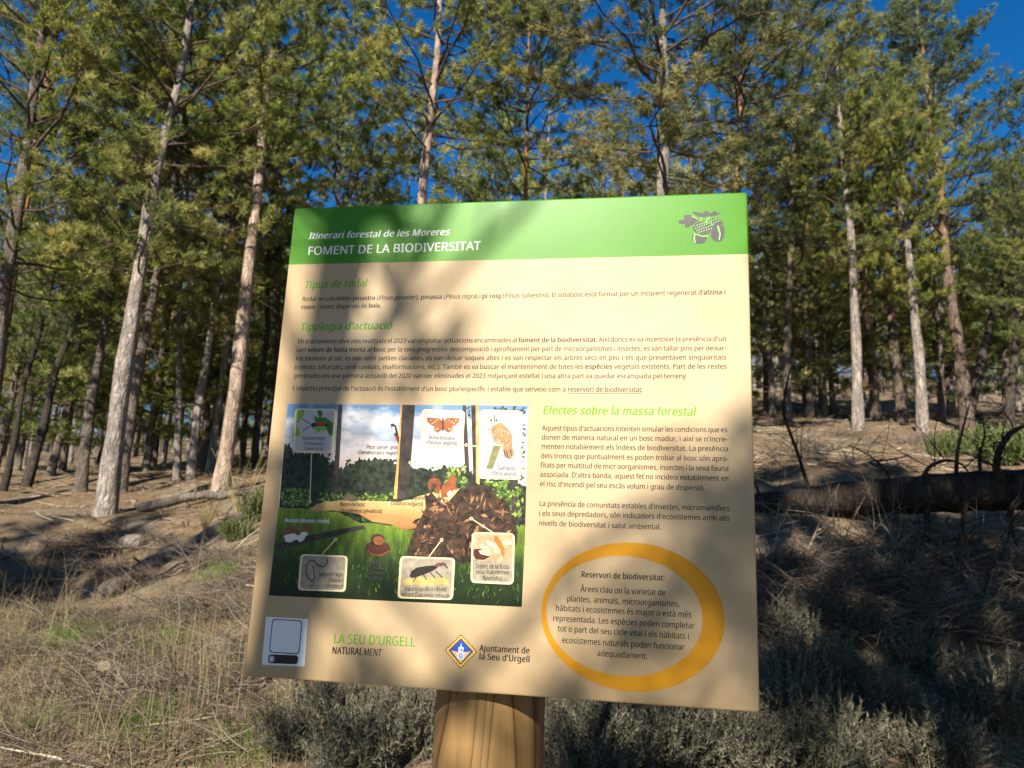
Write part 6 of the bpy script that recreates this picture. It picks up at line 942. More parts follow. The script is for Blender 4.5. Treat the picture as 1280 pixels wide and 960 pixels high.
    56: (384, [193, -7, 146, -3, 106, 8, 75, 27, 51, 53, 38, 85, 33, 122, 34, 143, 39, 162, 47, 179, 57, 195, 69, 209, 83, 221, 99, 232, 115, 242, 132, 251, 110, 265, 90, 281, 73, 299, 59, 320, 51, 344, 48, 372, 50, 395, 57, 416, 67, 434, 81, 450, 98, 463, 118, 473, 141, 480, 165, 485, 191, 486, 231, 483, 265, 473, 295, 457, 317, 434, 331, 406, 335, 371, 334, 353, 330, 336, 323, 321, 313, 307, 302, 295, 289, 283, 275, 273, 260, 263, 244, 254, 263, 244, 281, 233, 298, 222, 313, 209, 325, 196, 336, 181, 344, 164, 349, 145, 351, 124, 346, 87, 332, 55, 308, 29, 276, 9, 238, -3, 194, 277, 216, 287, 236, 299, 253, 312, 266, 328, 274, 347, 277, 369, 274, 390, 266, 407, 253, 421, 236, 431, 215, 437, 191, 439, 168, 437, 147, 431, 130, 421, 117, 407, 109, 390, 106, 369, 107, 354, 111, 340, 118, 328, 127, 317, 137, 308, 150, 299, 164, 291, 178, 284, 192, 40, 222, 43, 247, 51, 267, 63, 281, 80, 290, 100, 293, 124, 290, 146, 281, 165, 265, 182, 245, 196, 221, 210, 192, 222, 181, 226, 154, 213, 132, 199, 114, 183, 101, 165, 93, 145, 91, 122, 93, 100, 102, 80, 116, 63, 135, 51, 161, 43], [29, 31, 30, 28, 31, 29, 28, 32, 31, 27, 32, 28, 27, 33, 32, 26, 33, 27, 25, 33, 26, 25, 34, 33, 24, 72, 25, 72, 34, 25, 24, 73, 72, 71, 34, 72, 24, 74, 73, 70, 34, 71, 23, 74, 24, 70, 35, 34, 23, 75, 74, 69, 35, 70, 23, 76, 75, 68, 35, 69, 22, 76, 23, 22, 77, 76, 67, 35, 68, 67, 36, 35, 21, 77, 22, 21, 78, 77, 66, 36, 67, 20, 78, 21, 66, 37, 36, 20, 79, 78, 65, 37, 66, 20, 80, 79, 65, 38, 37, 64, 38, 65, 19, 80, 20, 19, 81, 80, 64, 39, 38, 63, 39, 64, 19, 82, 81, 63, 40, 39, 18, 82, 19, 18, 83, 82, 62, 40, 63, 18, 84, 83, 62, 41, 40, 17, 84, 18, 17, 85, 84, 61, 41, 62, 61, 42, 41, 17, 86, 85, 60, 42, 61, 17, 60, 86, 60, 43, 42, 16, 60, 17, 16, 43, 60, 16, 44, 43, 15, 44, 16, 15, 45, 44, 15, 46, 45, 14, 46, 15, 14, 47, 46, 13, 47, 14, 13, 48, 47, 12, 100, 13, 100, 48, 13, 12, 101, 100, 99, 48, 100, 98, 48, 99, 98, 49, 48, 11, 101, 12, 11, 102, 101, 97, 49, 98, 97, 50, 49, 10, 102, 11, 10, 103, 102, 96, 50, 97, 96, 51, 50, 9, 103, 10, 9, 104, 103, 95, 51, 96, 95, 52, 51, 8, 104, 9, 8, 105, 104, 94, 52, 95, 94, 53, 52, 7, 105, 8, 93, 53, 94, 93, 54, 53, 7, 106, 105, 6, 106, 7, 93, 55, 54, 92, 55, 93, 5, 106, 6, 5, 107, 106, 91, 55, 92, 5, 108, 107, 91, 56, 55, 4, 108, 5, 90, 56, 91, 4, 109, 108, 4, 110, 109, 89, 56, 90, 89, 57, 56, 3, 110, 4, 3, 111, 110, 88, 57, 89, 3, 87, 111, 87, 57, 88, 3, 57, 87, 3, 58, 57, 2, 58, 3, 2, 59, 58, 1, 59, 2, 1, 0, 59]),
    57: (384, [129, -7, 98, -5, 87, -4, 77, -2, 69, 0, 69, 50, 87, 46, 106, 43, 128, 42, 157, 43, 183, 49, 205, 57, 224, 69, 240, 83, 254, 99, 265, 118, 274, 138, 280, 161, 285, 185, 288, 209, 289, 235, 285, 235, 274, 221, 260, 207, 243, 196, 222, 187, 199, 181, 171, 179, 133, 184, 99, 196, 72, 217, 50, 246, 38, 282, 34, 324, 36, 356, 42, 385, 53, 411, 67, 433, 85, 452, 106, 467, 130, 478, 157, 484, 187, 486, 216, 484, 244, 476, 269, 463, 292, 445, 312, 422, 328, 393, 340, 359, 347, 320, 349, 275, 348, 240, 345, 206, 340, 173, 332, 141, 322, 110, 307, 82, 289, 57, 267, 35, 240, 17, 208, 4, 171, -4, 184, 226, 205, 227, 223, 231, 240, 239, 254, 248, 266, 259, 276, 272, 284, 286, 288, 299, 289, 314, 288, 333, 284, 352, 278, 371, 269, 388, 258, 404, 244, 418, 227, 428, 208, 434, 187, 437, 161, 433, 138, 424, 119, 409, 104, 387, 95, 359, 92, 325, 95, 296, 102, 272, 115, 252, 132, 237, 155, 229], [41, 43, 42, 40, 43, 41, 40, 44, 43, 39, 44, 40, 39, 45, 44, 38, 45, 39, 38, 46, 45, 37, 46, 38, 37, 81, 46, 81, 80, 46, 80, 47, 46, 37, 82, 81, 79, 47, 80, 37, 83, 82, 36, 83, 37, 78, 47, 79, 36, 84, 83, 78, 48, 47, 77, 48, 78, 35, 84, 36, 35, 85, 84, 76, 48, 77, 76, 49, 48, 75, 49, 76, 35, 86, 85, 34, 86, 35, 74, 49, 75, 34, 87, 86, 74, 50, 49, 33, 87, 34, 73, 50, 74, 72, 50, 73, 33, 88, 87, 32, 88, 33, 72, 51, 50, 71, 51, 72, 70, 51, 71, 32, 89, 88, 69, 51, 70, 31, 89, 32, 69, 52, 51, 31, 90, 89, 68, 52, 69, 67, 52, 68, 31, 91, 90, 66, 52, 67, 30, 91, 31, 66, 20, 52, 20, 53, 52, 65, 21, 66, 21, 20, 66, 30, 92, 91, 65, 22, 21, 19, 53, 20, 64, 22, 65, 30, 63, 92, 63, 22, 64, 30, 22, 63, 30, 23, 22, 29, 23, 30, 18, 53, 19, 29, 24, 23, 18, 54, 53, 28, 24, 29, 28, 25, 24, 28, 26, 25, 17, 54, 18, 27, 26, 28, 17, 55, 54, 16, 55, 17, 16, 56, 55, 15, 56, 16, 14, 56, 15, 14, 57, 56, 13, 57, 14, 12, 57, 13, 12, 58, 57, 11, 58, 12, 10, 58, 11, 10, 59, 58, 4, 6, 5, 9, 59, 10, 4, 7, 6, 8, 59, 9, 4, 8, 7, 4, 59, 8, 4, 60, 59, 4, 61, 60, 4, 62, 61, 3, 62, 4, 2, 62, 3, 1, 62, 2, 1, 0, 62]),
    46: (180, [89, -9, 79, -8, 69, -5, 60, 1, 54, 10, 50, 22, 48, 36, 50, 51, 54, 63, 60, 71, 69, 77, 79, 80, 89, 81, 100, 80, 110, 77, 119, 71, 126, 63, 130, 51, 132, 36, 130, 22, 126, 10, 119, 1, 110, -5, 100, -8], [11, 13, 12, 10, 13, 11, 10, 14, 13, 9, 14, 10, 9, 15, 14, 8, 15, 9, 8, 16, 15, 8, 17, 16, 7, 17, 8, 7, 18, 17, 6, 18, 7, 5, 18, 6, 5, 19, 18, 4, 19, 5, 4, 20, 19, 3, 20, 4, 3, 21, 20, 2, 21, 3, 2, 22, 21, 1, 22, 2, 1, 23, 22, 0, 23, 1]),
    44: (180, [28, -87, 34, -60, 40, -32, 47, -3, 53, 27, 57, 53, 61, 78, 124, 78, 129, 71, 122, 46, 114, 20, 104, -8, 93, -35, 82, -62, 71, -87], [5, 7, 6, 5, 8, 7, 5, 9, 8, 4, 9, 5, 4, 10, 9, 3, 10, 4, 3, 11, 10, 2, 11, 3, 2, 12, 11, 1, 12, 2, 1, 13, 12, 0, 13, 1, 0, 14, 13]),
    58: (180, [89, -9, 79, -8, 69, -5, 60, 1, 54, 10, 50, 22, 48, 36, 50, 51, 54, 63, 60, 71, 69, 77, 79, 80, 89, 81, 100, 80, 110, 77, 119, 71, 126, 63, 130, 51, 132, 36, 130, 22, 126, 10, 119, 1, 110, -5, 100, -8, 89, 278, 79, 279, 69, 283, 60, 289, 54, 297, 50, 309, 48, 324, 50, 339, 54, 351, 60, 359, 69, 365, 79, 368, 89, 369, 100, 368, 110, 365, 119, 359, 126, 351, 130, 339, 132, 324, 130, 309, 126, 297, 119, 289, 110, 283, 100, 279], [35, 37, 36, 34, 37, 35, 34, 38, 37, 33, 38, 34, 33, 39, 38, 32, 39, 33, 32, 40, 39, 31, 40, 32, 31, 41, 40, 30, 41, 31, 30, 42, 41, 29, 42, 30, 29, 43, 42, 29, 44, 43, 28, 44, 29, 27, 44, 28, 27, 45, 44, 26, 45, 27, 26, 46, 45, 25, 46, 26, 25, 47, 46, 24, 47, 25, 11, 13, 12, 10, 13, 11, 10, 14, 13, 9, 14, 10, 9, 15, 14, 8, 15, 9, 8, 16, 15, 8, 17, 16, 7, 17, 8, 7, 18, 17, 6, 18, 7, 5, 18, 6, 5, 19, 18, 4, 19, 5, 4, 20, 19, 3, 20, 4, 3, 21, 20, 2, 21, 3, 2, 22, 21, 1, 22, 2, 1, 23, 22, 0, 23, 1]),
    59: (180, [21, -87, 25, -69, 30, -51, 34, -32, 38, -12, 42, 7, 46, 26, 50, 44, 53, 62, 55, 78, 118, 78, 123, 71, 116, 46, 108, 20, 98, -8, 87, -36, 76, -62, 65, -87, 88, 278, 77, 279, 68, 283, 59, 289, 52, 297, 48, 309, 47, 324, 48, 339, 52, 351, 59, 359, 68, 365, 77, 368, 88, 369, 99, 368, 109, 365, 118, 359, 125, 351, 129, 339, 130, 324, 129, 309, 125, 297, 118, 289, 109, 283, 99, 279], [29, 31, 30, 28, 31, 29, 28, 32, 31, 27, 32, 28, 27, 33, 32, 26, 33, 27, 26, 34, 33, 25, 34, 26, 25, 35, 34, 24, 35, 25, 24, 36, 35, 23, 36, 24, 23, 37, 36, 23, 38, 37, 22, 38, 23, 21, 38, 22, 21, 39, 38, 20, 39, 21, 20, 40, 39, 19, 40, 20, 19, 41, 40, 18, 41, 19, 8, 10, 9, 8, 11, 10, 8, 12, 11, 7, 12, 8, 7, 13, 12, 6, 13, 7, 5, 13, 6, 5, 14, 13, 4, 14, 5, 4, 15, 14, 3, 15, 4, 2, 15, 3, 2, 16, 15, 1, 16, 2, 1, 17, 16, 0, 17, 1]),
    40: (201, [126, -106, 95, -65, 70, -20, 51, 28, 37, 79, 30, 131, 27, 184, 30, 238, 37, 291, 51, 342, 70, 391, 95, 437, 126, 480, 181, 480, 153, 436, 129, 390, 110, 340, 97, 289, 89, 238, 87, 185, 89, 133, 97, 82, 110, 32, 129, -17, 152, -63, 181, -106], [11, 13, 12, 11, 14, 13, 10, 14, 11, 10, 15, 14, 9, 15, 10, 9, 16, 15, 8, 16, 9, 8, 17, 16, 7, 17, 8, 7, 18, 17, 6, 18, 7, 6, 19, 18, 6, 20, 19, 5, 20, 6, 5, 21, 20, 4, 21, 5, 4, 22, 21, 3, 22, 4, 3, 23, 22, 2, 23, 3, 2, 24, 23, 1, 24, 2, 1, 25, 24, 0, 25, 1]),
    41: (201, [21, -106, 49, -63, 73, -17, 91, 32, 104, 82, 112, 133, 115, 185, 112, 238, 104, 289, 91, 340, 73, 390, 49, 436, 20, 480, 76, 480, 107, 437, 132, 391, 151, 342, 164, 291, 172, 238, 175, 184, 172, 131, 164, 79, 151, 28, 132, -20, 107, -65, 76, -106], [11, 13, 12, 11, 14, 13, 11, 15, 14, 10, 15, 11, 10, 16, 15, 9, 16, 10, 9, 17, 16, 8, 17, 9, 8, 18, 17, 7, 18, 8, 7, 19, 18, 6, 19, 7, 5, 19, 6, 5, 20, 19, 4, 20, 5, 4, 21, 20, 3, 21, 4, 3, 22, 21, 2, 22, 3, 2, 23, 22, 1, 23, 2, 1, 24, 23, 0, 24, 1, 0, 25, 24]),
    45: (216, [27, 154, 27, 206, 189, 206, 189, 154], [0, 2, 1, 0, 3, 2]),
    39: (151, [57, 306, 44, 480, 107, 480, 94, 306], [0, 2, 1, 0, 3, 2]),
}
ACC = {'à': ('a', '`'), 'è': ('e', '`'), 'ò': ('o', '`'), 'À': ('A', '`'), 'é': ('e', "´"), 'í': ('i', "´"), 'ó': ('o', "´"), 'ú': ('u', "´"), 'ç': ('c', ','), 'ï': ('i', ':')}
_cache = {}
def glyph(ch, bold):
    key = (ch, bold)
    if key in _cache: return _cache[key]
    if ch in ACC:
        base, acc = ACC[ch]
        adv, V, F = glyph(base, bold)
        V = V.copy(); F = list(F)
        cx = (V[:, 0].min() + V[:, 0].max()) / 2 / 1000; tp = 0.50 if base.islower() else 0.64
        if base == 'i':                                    # the accent replaces the dot
            keep = [f for f in F if all(V[q][1] < 380 for q in f)]; F = keep
        b2 = 1.25 if bold else 1
        if acc in '`´':
            k = -1 if acc == '`' else 1
            tp = 0.385 if base.islower() else 0.51
            Q = np.array([[cx - k * .045 - .03 * b2, tp], [cx - k * .045 + .03 * b2, tp], [cx + k * .055 + .042 * b2, tp + .12], [cx + k * .055 - .042 * b2, tp + .12]]) * 1000
        else:
            Q = np.array([[cx - .03, -.005], [cx + .03, -.005], [cx + .055, -.10], [cx - .05, -.13], [cx - .045, -.095], [cx - .005, -.085]]) * 1000
        F += [[len(V), len(V) + k, len(V) + k + 1] for k in range(1, len(Q) - 1)]; V = np.concatenate([V, Q])
        _cache[key] = (adv, V, F); return _cache[key]
    adv, vs, fs = GLY[ord(ch)]
    V = np.array(vs, float).reshape(-1, 2); F = [list(fs[k:k + 3]) for k in range(0, len(fs), 3)]
    _cache[key] = (adv + (22 if bold else 0), V, F); return _cache[key]
def layout(text, bold, ital):
    """list of (char, x, bold, ital) and the natural width"""
    x = 0; out = []; 
    for ch in text:
        if ch == '*': bold = not bold; continue
        if ch == '_': ital = not ital; continue
        out.append((ch, x, bold, ital)); x += glyph(ch, bold)[0]
    return out, x
def lettering(name, lines, cap, mat, parent, bold=False, ital=False, lay=4, under=None):
    """lines: (text, (u, v) of the baseline's start, (u, v) of its end)"""
    em = cap / 480
    rows = []
    for t, a, b_ in lines:
        g, w0 = layout(t, bold, ital); rows.append((g, w0, np.array(a), np.array(b_)))
    rs = sorted(np.linalg.norm(b_ - a) / (w0 * em) for g, w0, a, b_ in rows)
    sx0 = rs[len(rs) // 2]
    mbt = MB()
    for g, w0, a, b_ in rows:
        Lw = np.linalg.norm(b_ - a); d = (b_ - a) / Lw; n_ = np.array([-d[1], d[0]])
        nsp = sum(1 for q in g if q[0] == ' ')
        sx = sx0; extra = 0
        if nsp and abs(Lw - w0 * em * sx0) / nsp < 0.4 * em * 130: extra = (Lw - w0 * em * sx0) / nsp
        else: sx = Lw / (w0 * em)
        off = 0
        for ch, x, bo, it in g:
            if ch == ' ': off += extra
            adv, V, F = glyph(ch, bo)
            if not F: continue
            X = (V[:, 0] + x) * em * sx + off; Yv = V[:, 1] * em
            if it: X = X + Yv * 0.20 * sx
            uv = a + X[:, None] * d + Yv[:, None] * n_
            wt = em * sx * (24 if bo else 10)               # the strokes' weight: the outline printed three times, a hair apart
            for kk, (ddx, ddy) in enumerate(((-1, -.5), (0, 0), (1, .5))):
                P = L3(uv + d * wt * ddx + n_ * wt * ddy * .6, STEP * (lay + kk * .3) + LIFT)
                mbt.add(P, F)
    if under:
        (u0, u1, dv, th) = under
        sheet(mbt, [u0 + [0, -dv], u1 + [0, -dv], u1 + [0, -dv - th], u0 + [0, -dv - th]], lay)
    return mbt.build(name, M[mat], parent)
ln = lambda t, x0, y0, x1, y1: (t, S(x0, y0), S(x1, y1))
lettering('heading_lettering', [ln('Itinerari forestal de les Moreres', 385.5, 298.8, 562, 293.6)], 0.0122, 'ink_white', SIGN, True, True)
lettering('heading_lettering', [ln('FOMENT DE LA BIODIVERSITAT', 384, 318.8, 600.8, 312.3)], 0.0158, 'ink_white', SIGN)
lettering('title_lettering', [ln('Tipus de rodal', 380, 360.5, 458.7, 358)], 0.0134, 'ink_green', SIGN, True, True)
lettering('paragraph', [ln('Rodal on cohabiten *pinastre* (_Pinus pinaster_), *pinassa* (_Pinus nigra_) i *pi roig* (_Pinus sylvestris_). El sotabosc està format per un incipient regenerat d\'*alzina i*', 377.5, 376.4, 907.5, 367.8),
                        ln('*roure* i mates disperses de *boix*.', 376.2, 386.5, 476.7, 384.5)], 0.0079, 'ink_black', SIGN)
lettering('title_lettering', [ln("Tipologia d'actuació", 374.5, 413.2, 490, 411.2)], 0.0134, 'ink_green', SIGN, True, True)
lettering('paragraph', [ln("Els tractaments silvícoles realitzats el 2023 van englobar actuacions encaminades al *foment de la biodiversitat*. Així doncs es va incentivar la presència d'un", 371.9, 429.4, 908, 426.4),
    ln("cert *volum de fusta morta al bosc* per la seva progressiva descomposició i aprofitament per part de microorganismes i insectes; es van tallar pins per deixar-", 370.7, 439.9, 908, 438.0),
    ln("los tombats al sòl, es van obrir petites clarianes, es van deixar soques altes i es van respectar els arbres secs en peu i els que presentaven singularitats", 369.4, 450.6, 908.3, 449.5),
    ln("(ramuts, bifurcats, amb cavitats, malformacions, etc.). També es va buscar el manteniment de totes les *espècies* vegetals existents. Part de les restes", 368, 461.4, 908.7, 460.9),
    ln("generades en una primera actuació del 2020 van ser eliminades el 2023 mitjançant estellat i una altra part va quedar escampada pel terreny.", 366.8, 472.2, 859.7, 473.0)], 0.0079, 'ink_black', SIGN)
lettering('paragraph', [ln("L'objectiu principal de l'actuació és l'establiment d'un bosc pluriespecífic i estable que serveixi com a reservori de biodiversitat.", 365.3, 488, 804, 490)], 0.0079, 'ink_black', SIGN,
          under=(S(711, 490.2), S(803, 490.2), 0.0016, 0.0007))
lettering('title_lettering', [ln('Efectes sobre la massa forestal', 678, 517.5, 869.7, 519.6)], 0.0134, 'ink_green', SIGN, True, True)
lettering('paragraph', [ln("Aquest tipus d'actuacions intenten simular les condicions que es", 677.5, 538, 909.4, 540.4),
    ln("donen de manera natural en un bosc madur, i així se n'incre-", 676.9, 549.5, 909.4, 552.2),
    ln("menten notablement els índexs de biodiversitat. La presència", 676.5, 561, 910.4, 564.2),
    ln("dels troncs que puntualment es poden trobar al bosc són apro-", 676, 572.7, 910.4, 576.6),
    ln("fitats per multitud de micr oorganismes, insectes i la seva fauna", 675.4, 584.3, 911, 588.9),
    ln("associada. D'altra banda, aquest fet no incideix notablement en", 675, 596, 911, 601.1),
    ln("el risc d'incendi pel seu escàs volum i grau de dispersió.", 674.6, 607.7, 881.6, 613.2)], 0.0081, 'ink_black', SIGN)
lettering('paragraph', [ln("La presència de comunitats estables d'insectes, micromamífers", 673.8, 632.4, 912, 638.8),
    ln("i els seus depredadors, són indicadors d'ecosistemes amb alts", 673.4, 644.6, 912.4, 651),
    ln("nivells de biodiversitat i salut ambiental.", 673.2, 656.8, 826.6, 662)], 0.0081, 'ink_black', SIGN)
lettering('title_lettering', [ln('Reservori de biodiversitat:', 726.5, 721.4, 831.3, 725.8)], 0.0088, 'ink_black', SIGN, True)
lettering('paragraph', [ln("Àrees clau on la varietat de", 725.6, 739.3, 832, 744.5),
    ln("plantes, animals, microorganismes,", 708.3, 751.6, 850, 758.6),
    ln("hàbitats i ecosistemes és major o està més", 694.2, 763.3, 864.5, 772),
    ln("representada. Les espècies poden completar", 690.8, 776, 868.5, 785.9),
    ln("tot o part del seu cicle vital i els hàbitats i", 696.9, 789, 861.8, 799.1),
    ln("ecosistemes naturals poden funcionar", 702.3, 803.5, 855.8, 812.6),
    ln("adequadament.", 746.2, 820, 809.5, 824)], 0.0087, 'ink_black', SIGN)

# orange ring, thicker on its right
def oval(l, r, t, b_, n=72):
    l, r, t, b_ = S(*l), S(*r), S(*t), S(*b_)
    c = np.array([(l[0] + r[0]) / 2, (t[1] + b_[1]) / 2]); A = (r[0] - l[0]) / 2; Bv = (t[1] - b_[1]) / 2
    q = np.arange(n) / n * 2 * np.pi
    return np.stack([c[0] + A * np.cos(q), c[1] + Bv * np.sin(q)], -1)
o1 = oval((676.6, 760.6), (906, 772.7), (786, 678), (800, 865)); o2 = oval((683, 761), (878.3, 770), (779, 694.8), (788, 846))
mb = MB(); n = len(o1); mb.add(L3(np.concatenate([o1, o2]), STEP * 3 + LIFT), [[k, (k + 1) % n, n + (k + 1) % n, n + k] for k in range(n)])
mb.build('orange_ring', M['ink_orange'], SIGN)

# sticker without its code: a white square, a rounded black frame, a black pill
M['sticker'] = ink('white_sticker', (0.62, 0.62, 0.66), 0.3)
def rrect(p, fr=0.12, n=5):
    """rounded quad through four corners given in order"""
    p = [np.array(x, float) for x in p]; out = []
    for k in range(4):
        a, c, b_ = p[k - 1], p[k], p[(k + 1) % 4]
        r_ = fr * min(np.linalg.norm(a - c), np.linalg.norm(b_ - c))
        s_ = c + (a - c) / np.linalg.norm(a - c) * r_; e_ = c + (b_ - c) / np.linalg.norm(b_ - c) * r_
        for q in range(n + 1):
            t = q / n; out.append(s_ * (1 - t) ** 2 + 2 * c * t * (1 - t) + e_ * t * t)
    return np.array(out)
def ringpoly(mb, a, b_, lay):
    n = len(a); mb.add(L3(np.concatenate([a, b_]), STEP * lay + LIFT), [[k, (k + 1) % n, n + (k + 1) % n, n + k] for k in range(n)])
st = MB(); sheet(st, rrect([P7(110, 70), P7(286, 80), P7(272, 280), P7(92, 272)], .03), 3)
STK = st.build('sticker', M['sticker'], SIGN)
fr = MB()
fo = [P7(136, 79), P7(263, 86), P7(250, 229), P7(122, 221)]; c0 = sum(fo) / 4
ringpoly(fr, rrect(fo), rrect([c0 + (q - c0) * .945 for q in fo]), 5); fr.build('sticker_frame', M['ink_black'], STK)
fr = MB(); sheet(fr, rrect([P7(120, 228), P7(247, 233), P7(243, 271), P7(116, 266)], .45), 5); fr.build('sticker_pill', M['ink_black'], STK)
fr = MB()
def circ(c, r_, n=24): q = np.arange(n) / n * 2 * np.pi; return np.array(c) + r_ * np.stack([np.cos(q), np.sin(q)], -1)
cc = P7(133, 248); ringpoly(fr, circ(cc, .0048), circ(cc, .0038), 6)
sheet(fr, rrect([cc + [-.0022, .0026], cc + [.0022, .0026], cc + [.0022, -.0026], cc + [-.0022, -.0026]], .4), 6); fr.build('sticker_badge', M['sticker'], STK)

lettering('logo_lettering', [("LA SEU D'URGELL", P7(392, 181), P7(737, 196))], 0.0142, 'ink_green', SIGN)
lettering('logo_lettering', [("*NATURAL*_MENT_", P7(387, 226), P7(594, 236))], 0.0106, 'ink_black', SIGN)
lettering('logo_lettering', [("Ajuntament de", P7(1008, 215), P7(1220, 226)), ("la Seu d'Urgell", P7(1006, 249), P7(1221, 263))], 0.0092, 'ink_black', SIGN, True)
# diamond crest
M['gold'] = ink('gold_ink', (0.62, 0.40, 0.07)); M['ochre'] = ink('ochre_ink', (0.62, 0.40, 0.17)); M['blue'] = ink('blue_ink', (0.02, 0.07, 0.42)); M['pale_blue'] = ink('pale_blue_ink', (0.55, 0.62, 0.66)); M['maroon'] = ink('maroon_ink', (0.10, 0.05, 0.02))
D4 = [P7(931, 146), P7(996, 218), P7(928, 288), P7(865, 211)]; dc = sum(D4) / 4
cr = MB(); sheet(cr, D4, 3); CREST = cr.build('crest', M['gold'], SIGN)
bd = MB(); iN = MB(); bl = MB(); tw = MB(); oc = MB()
for k in range(4):
    a, c_ = D4[k], D4[(k + 1) % 4]; a = dc + (a - dc) * 1.0; c_ = dc + (c_ - dc) * 1.0
    for q in range(9):
        p = a + (c_ - a) * (q + .5) / 9; sheet(bd, circ(p, .0013, 8), 5)
inn = [dc + (q - dc) * .70 for q in D4]; ringpoly(iN, np.array([dc + (q - dc) * .80 for q in D4]), np.array(inn), 5)
sheet(bl, inn, 4); bl.build('crest_field', M['blue'], CREST)
# lower half ochre, a pale tower and figure in the middle
lo = [inn[3] + (inn[1] - inn[3]) * .06, dc + [-.006, -.001], dc + [.006, -.001], inn[1] + (inn[3] - inn[1]) * .06, inn[2]]
sheet(oc, lo, 6); oc.build('crest_base', M['ochre'], CREST)
sheet(tw, [dc + [-.0062, -.0025], dc + [.0068, -.0025], dc + [.0055, -.0115], dc + [-.005, -.0115]], 8)
sheet(tw, [dc + [-.0036, -.001], dc + [-.0045, .005], dc + [-.001, .007], dc + [.000, .0125], dc + [.0012, .007], dc + [.0044, .0055], dc + [.0036, -.001]], 8)
tw.build('crest_tower', M['pale_blue'], CREST)
t2 = MB(); ringpoly(t2, circ(dc + [.0004, -.0066], .0032, 14), circ(dc + [.0004, -.0066], .0020, 14), 9); sheet(t2, circ(dc + [.001, .002], .0016, 10), 9); t2.build('crest_shield', M['blue'], CREST)
bd.build('crest_border', M['maroon'], CREST); iN.build('crest_line', M['maroon'], CREST)

# acorn emblem on the heading band
def pl(f, *pts): return [f(x, y) for x, y in pts]
ac = MB()
sheet(ac, pl(PA, (135, 325), (240, 320), (245, 225), (370, 215), (410, 280), (500, 265), (540, 330), (455, 380), (395, 420), (330, 470), (260, 465), (255, 395), (135, 395)), 2)
sheet(ac, pl(PA, (400, 150), (520, 165), (620, 185), (660, 140), (735, 150), (750, 185), (800, 175), (840, 130), (890, 150), (910, 190), (960, 165), (965, 195), (880, 235), (700, 250), (640, 265), (580, 260), (520, 245), (440, 200)), 2)
EMB = ac.build('acorn_emblem', M['ink_grey'], SIGN)
nutm = MB()
sheet(nutm, pl(PA, (440, 590), (500, 610), (600, 650), (700, 660), (690, 720), (640, 785), (540, 800), (450, 790), (400, 720), (400, 630)), 3)
sheet(nutm, pl(PA, (800, 480), (860, 420), (960, 400), (1040, 440), (1050, 560), (1045, 660), (990, 740), (900, 760), (820, 730), (770, 650), (780, 560)), 3)
nutm.build('acorn_nut', M['ink_grey'], EMB)
cup = MB()
sheet(cup, pl(PA, (420, 430), (470, 390), (560, 350), (660, 350), (760, 330), (820, 280), (900, 290), (1000, 350), (1040, 400), (900, 410), (830, 450), (800, 520), (760, 570), (700, 610), (600, 620), (510, 590), (430, 540), (410, 480)), 4)
cup.build('acorn_cup', M['ink_grey'], EMB)
dots = MB()
for iy, (x0, x1, y0, y1, n_) in enumerate(((450, 640, 440, 380, 5), (470, 780, 490, 370, 8), (500, 820, 530, 420, 8), (540, 790, 565, 490, 6), (700, 880, 370, 305, 5), (790, 930, 400, 340, 4))):
    for k in range(n_):
        x = x0 + (x1 - x0) * k / (n_ - 1); y = y0 + (y1 - y0) * k / (n_ - 1)
        c0 = PA(x, y); sheet(dots, [c0 + [0, .0013], c0 + [.0011, 0], c0 + [0, -.0013], c0 + [-.0011, 0]], 6)
for pts in (((440, 600), (500, 620), (600, 655), (720, 650), (720, 635), (600, 640), (500, 602), (440, 580)), ((900, 450), (930, 430), (975, 600), (950, 720), (930, 720), (950, 600)),
            ((440, 600), (470, 600), (455, 700), (475, 780), (445, 770), (430, 700)), ((560, 330), (590, 270), (605, 270), (575, 340)), ((660, 380), (700, 290), (760, 270), (765, 285), (715, 305), (685, 380)), ((400, 235), (520, 300), (515, 312), (395, 250))):
    sheet(dots, pl(PA, *pts), 6)
M['emb_green'] = ink('light_green_ink', (0.20, 0.52, 0.10)); dots.build('emblem_lines', M['emb_green'], EMB)
# ---- the printed picture: every shape a flat print of its own
rp = np.random.RandomState(4)
IL = [P5(105, 18), P6(608, 25), P6(577, 920), P5(22, 868)]
def grad_mat(name, lo_v, hi_v, stops, nscale=40, namp=0.3, streak=(1, 1, 1)):
    """printed colours that change up the picture, broken by noise"""
    m, nt, b = mk(name, 0.42, 0.16)
    sx = N(nt, 'ShaderNodeSeparateXYZ'); nt.links.new(coord(nt), sx.inputs[0])
    mr = N(nt, 'ShaderNodeMapRange'); nt.links.new(sx.outputs[2], mr.inputs[0])
    mr.inputs[1].default_value = OZ + lo_v; mr.inputs[2].default_value = OZ + hi_v
    nz = noise(nt, coord(nt, streak), nscale, 4, 0.6)
    ma = N(nt, 'ShaderNodeMath', operation='MULTIPLY_ADD'); nt.links.new(nz, ma.inputs[0]); ma.inputs[1].default_value = namp * 2
    ad = N(nt, 'ShaderNodeMath', operation='SUBTRACT'); nt.links.new(mr.outputs[0], ad.inputs[0]); ad.inputs[1].default_value = namp
    nt.links.new(ad.outputs[0], ma.inputs[2])
    nt.links.new(ramp(nt, ma.outputs[0], stops), b.inputs['Base Color'])
    return m
v_top = P5(105, 18)[1]; v_mid = P5(200, 470)[1]; v_bot = P5(22, 868)[1]
M['pic_sky'] = grad_mat('sky_print', v_mid + .06, v_top, [(0.12, (0.480, 0.400, 0.368)), (0.36, (0.464, 0.424, 0.432)), (0.55, (0.208, 0.232, 0.288)), (0.66, (0.272, 0.320, 0.384)), (0.78, (0.480, 0.480, 0.504)), (0.95, (0.104, 0.192, 0.336))], 18, .38, (1, 1, 1.6))
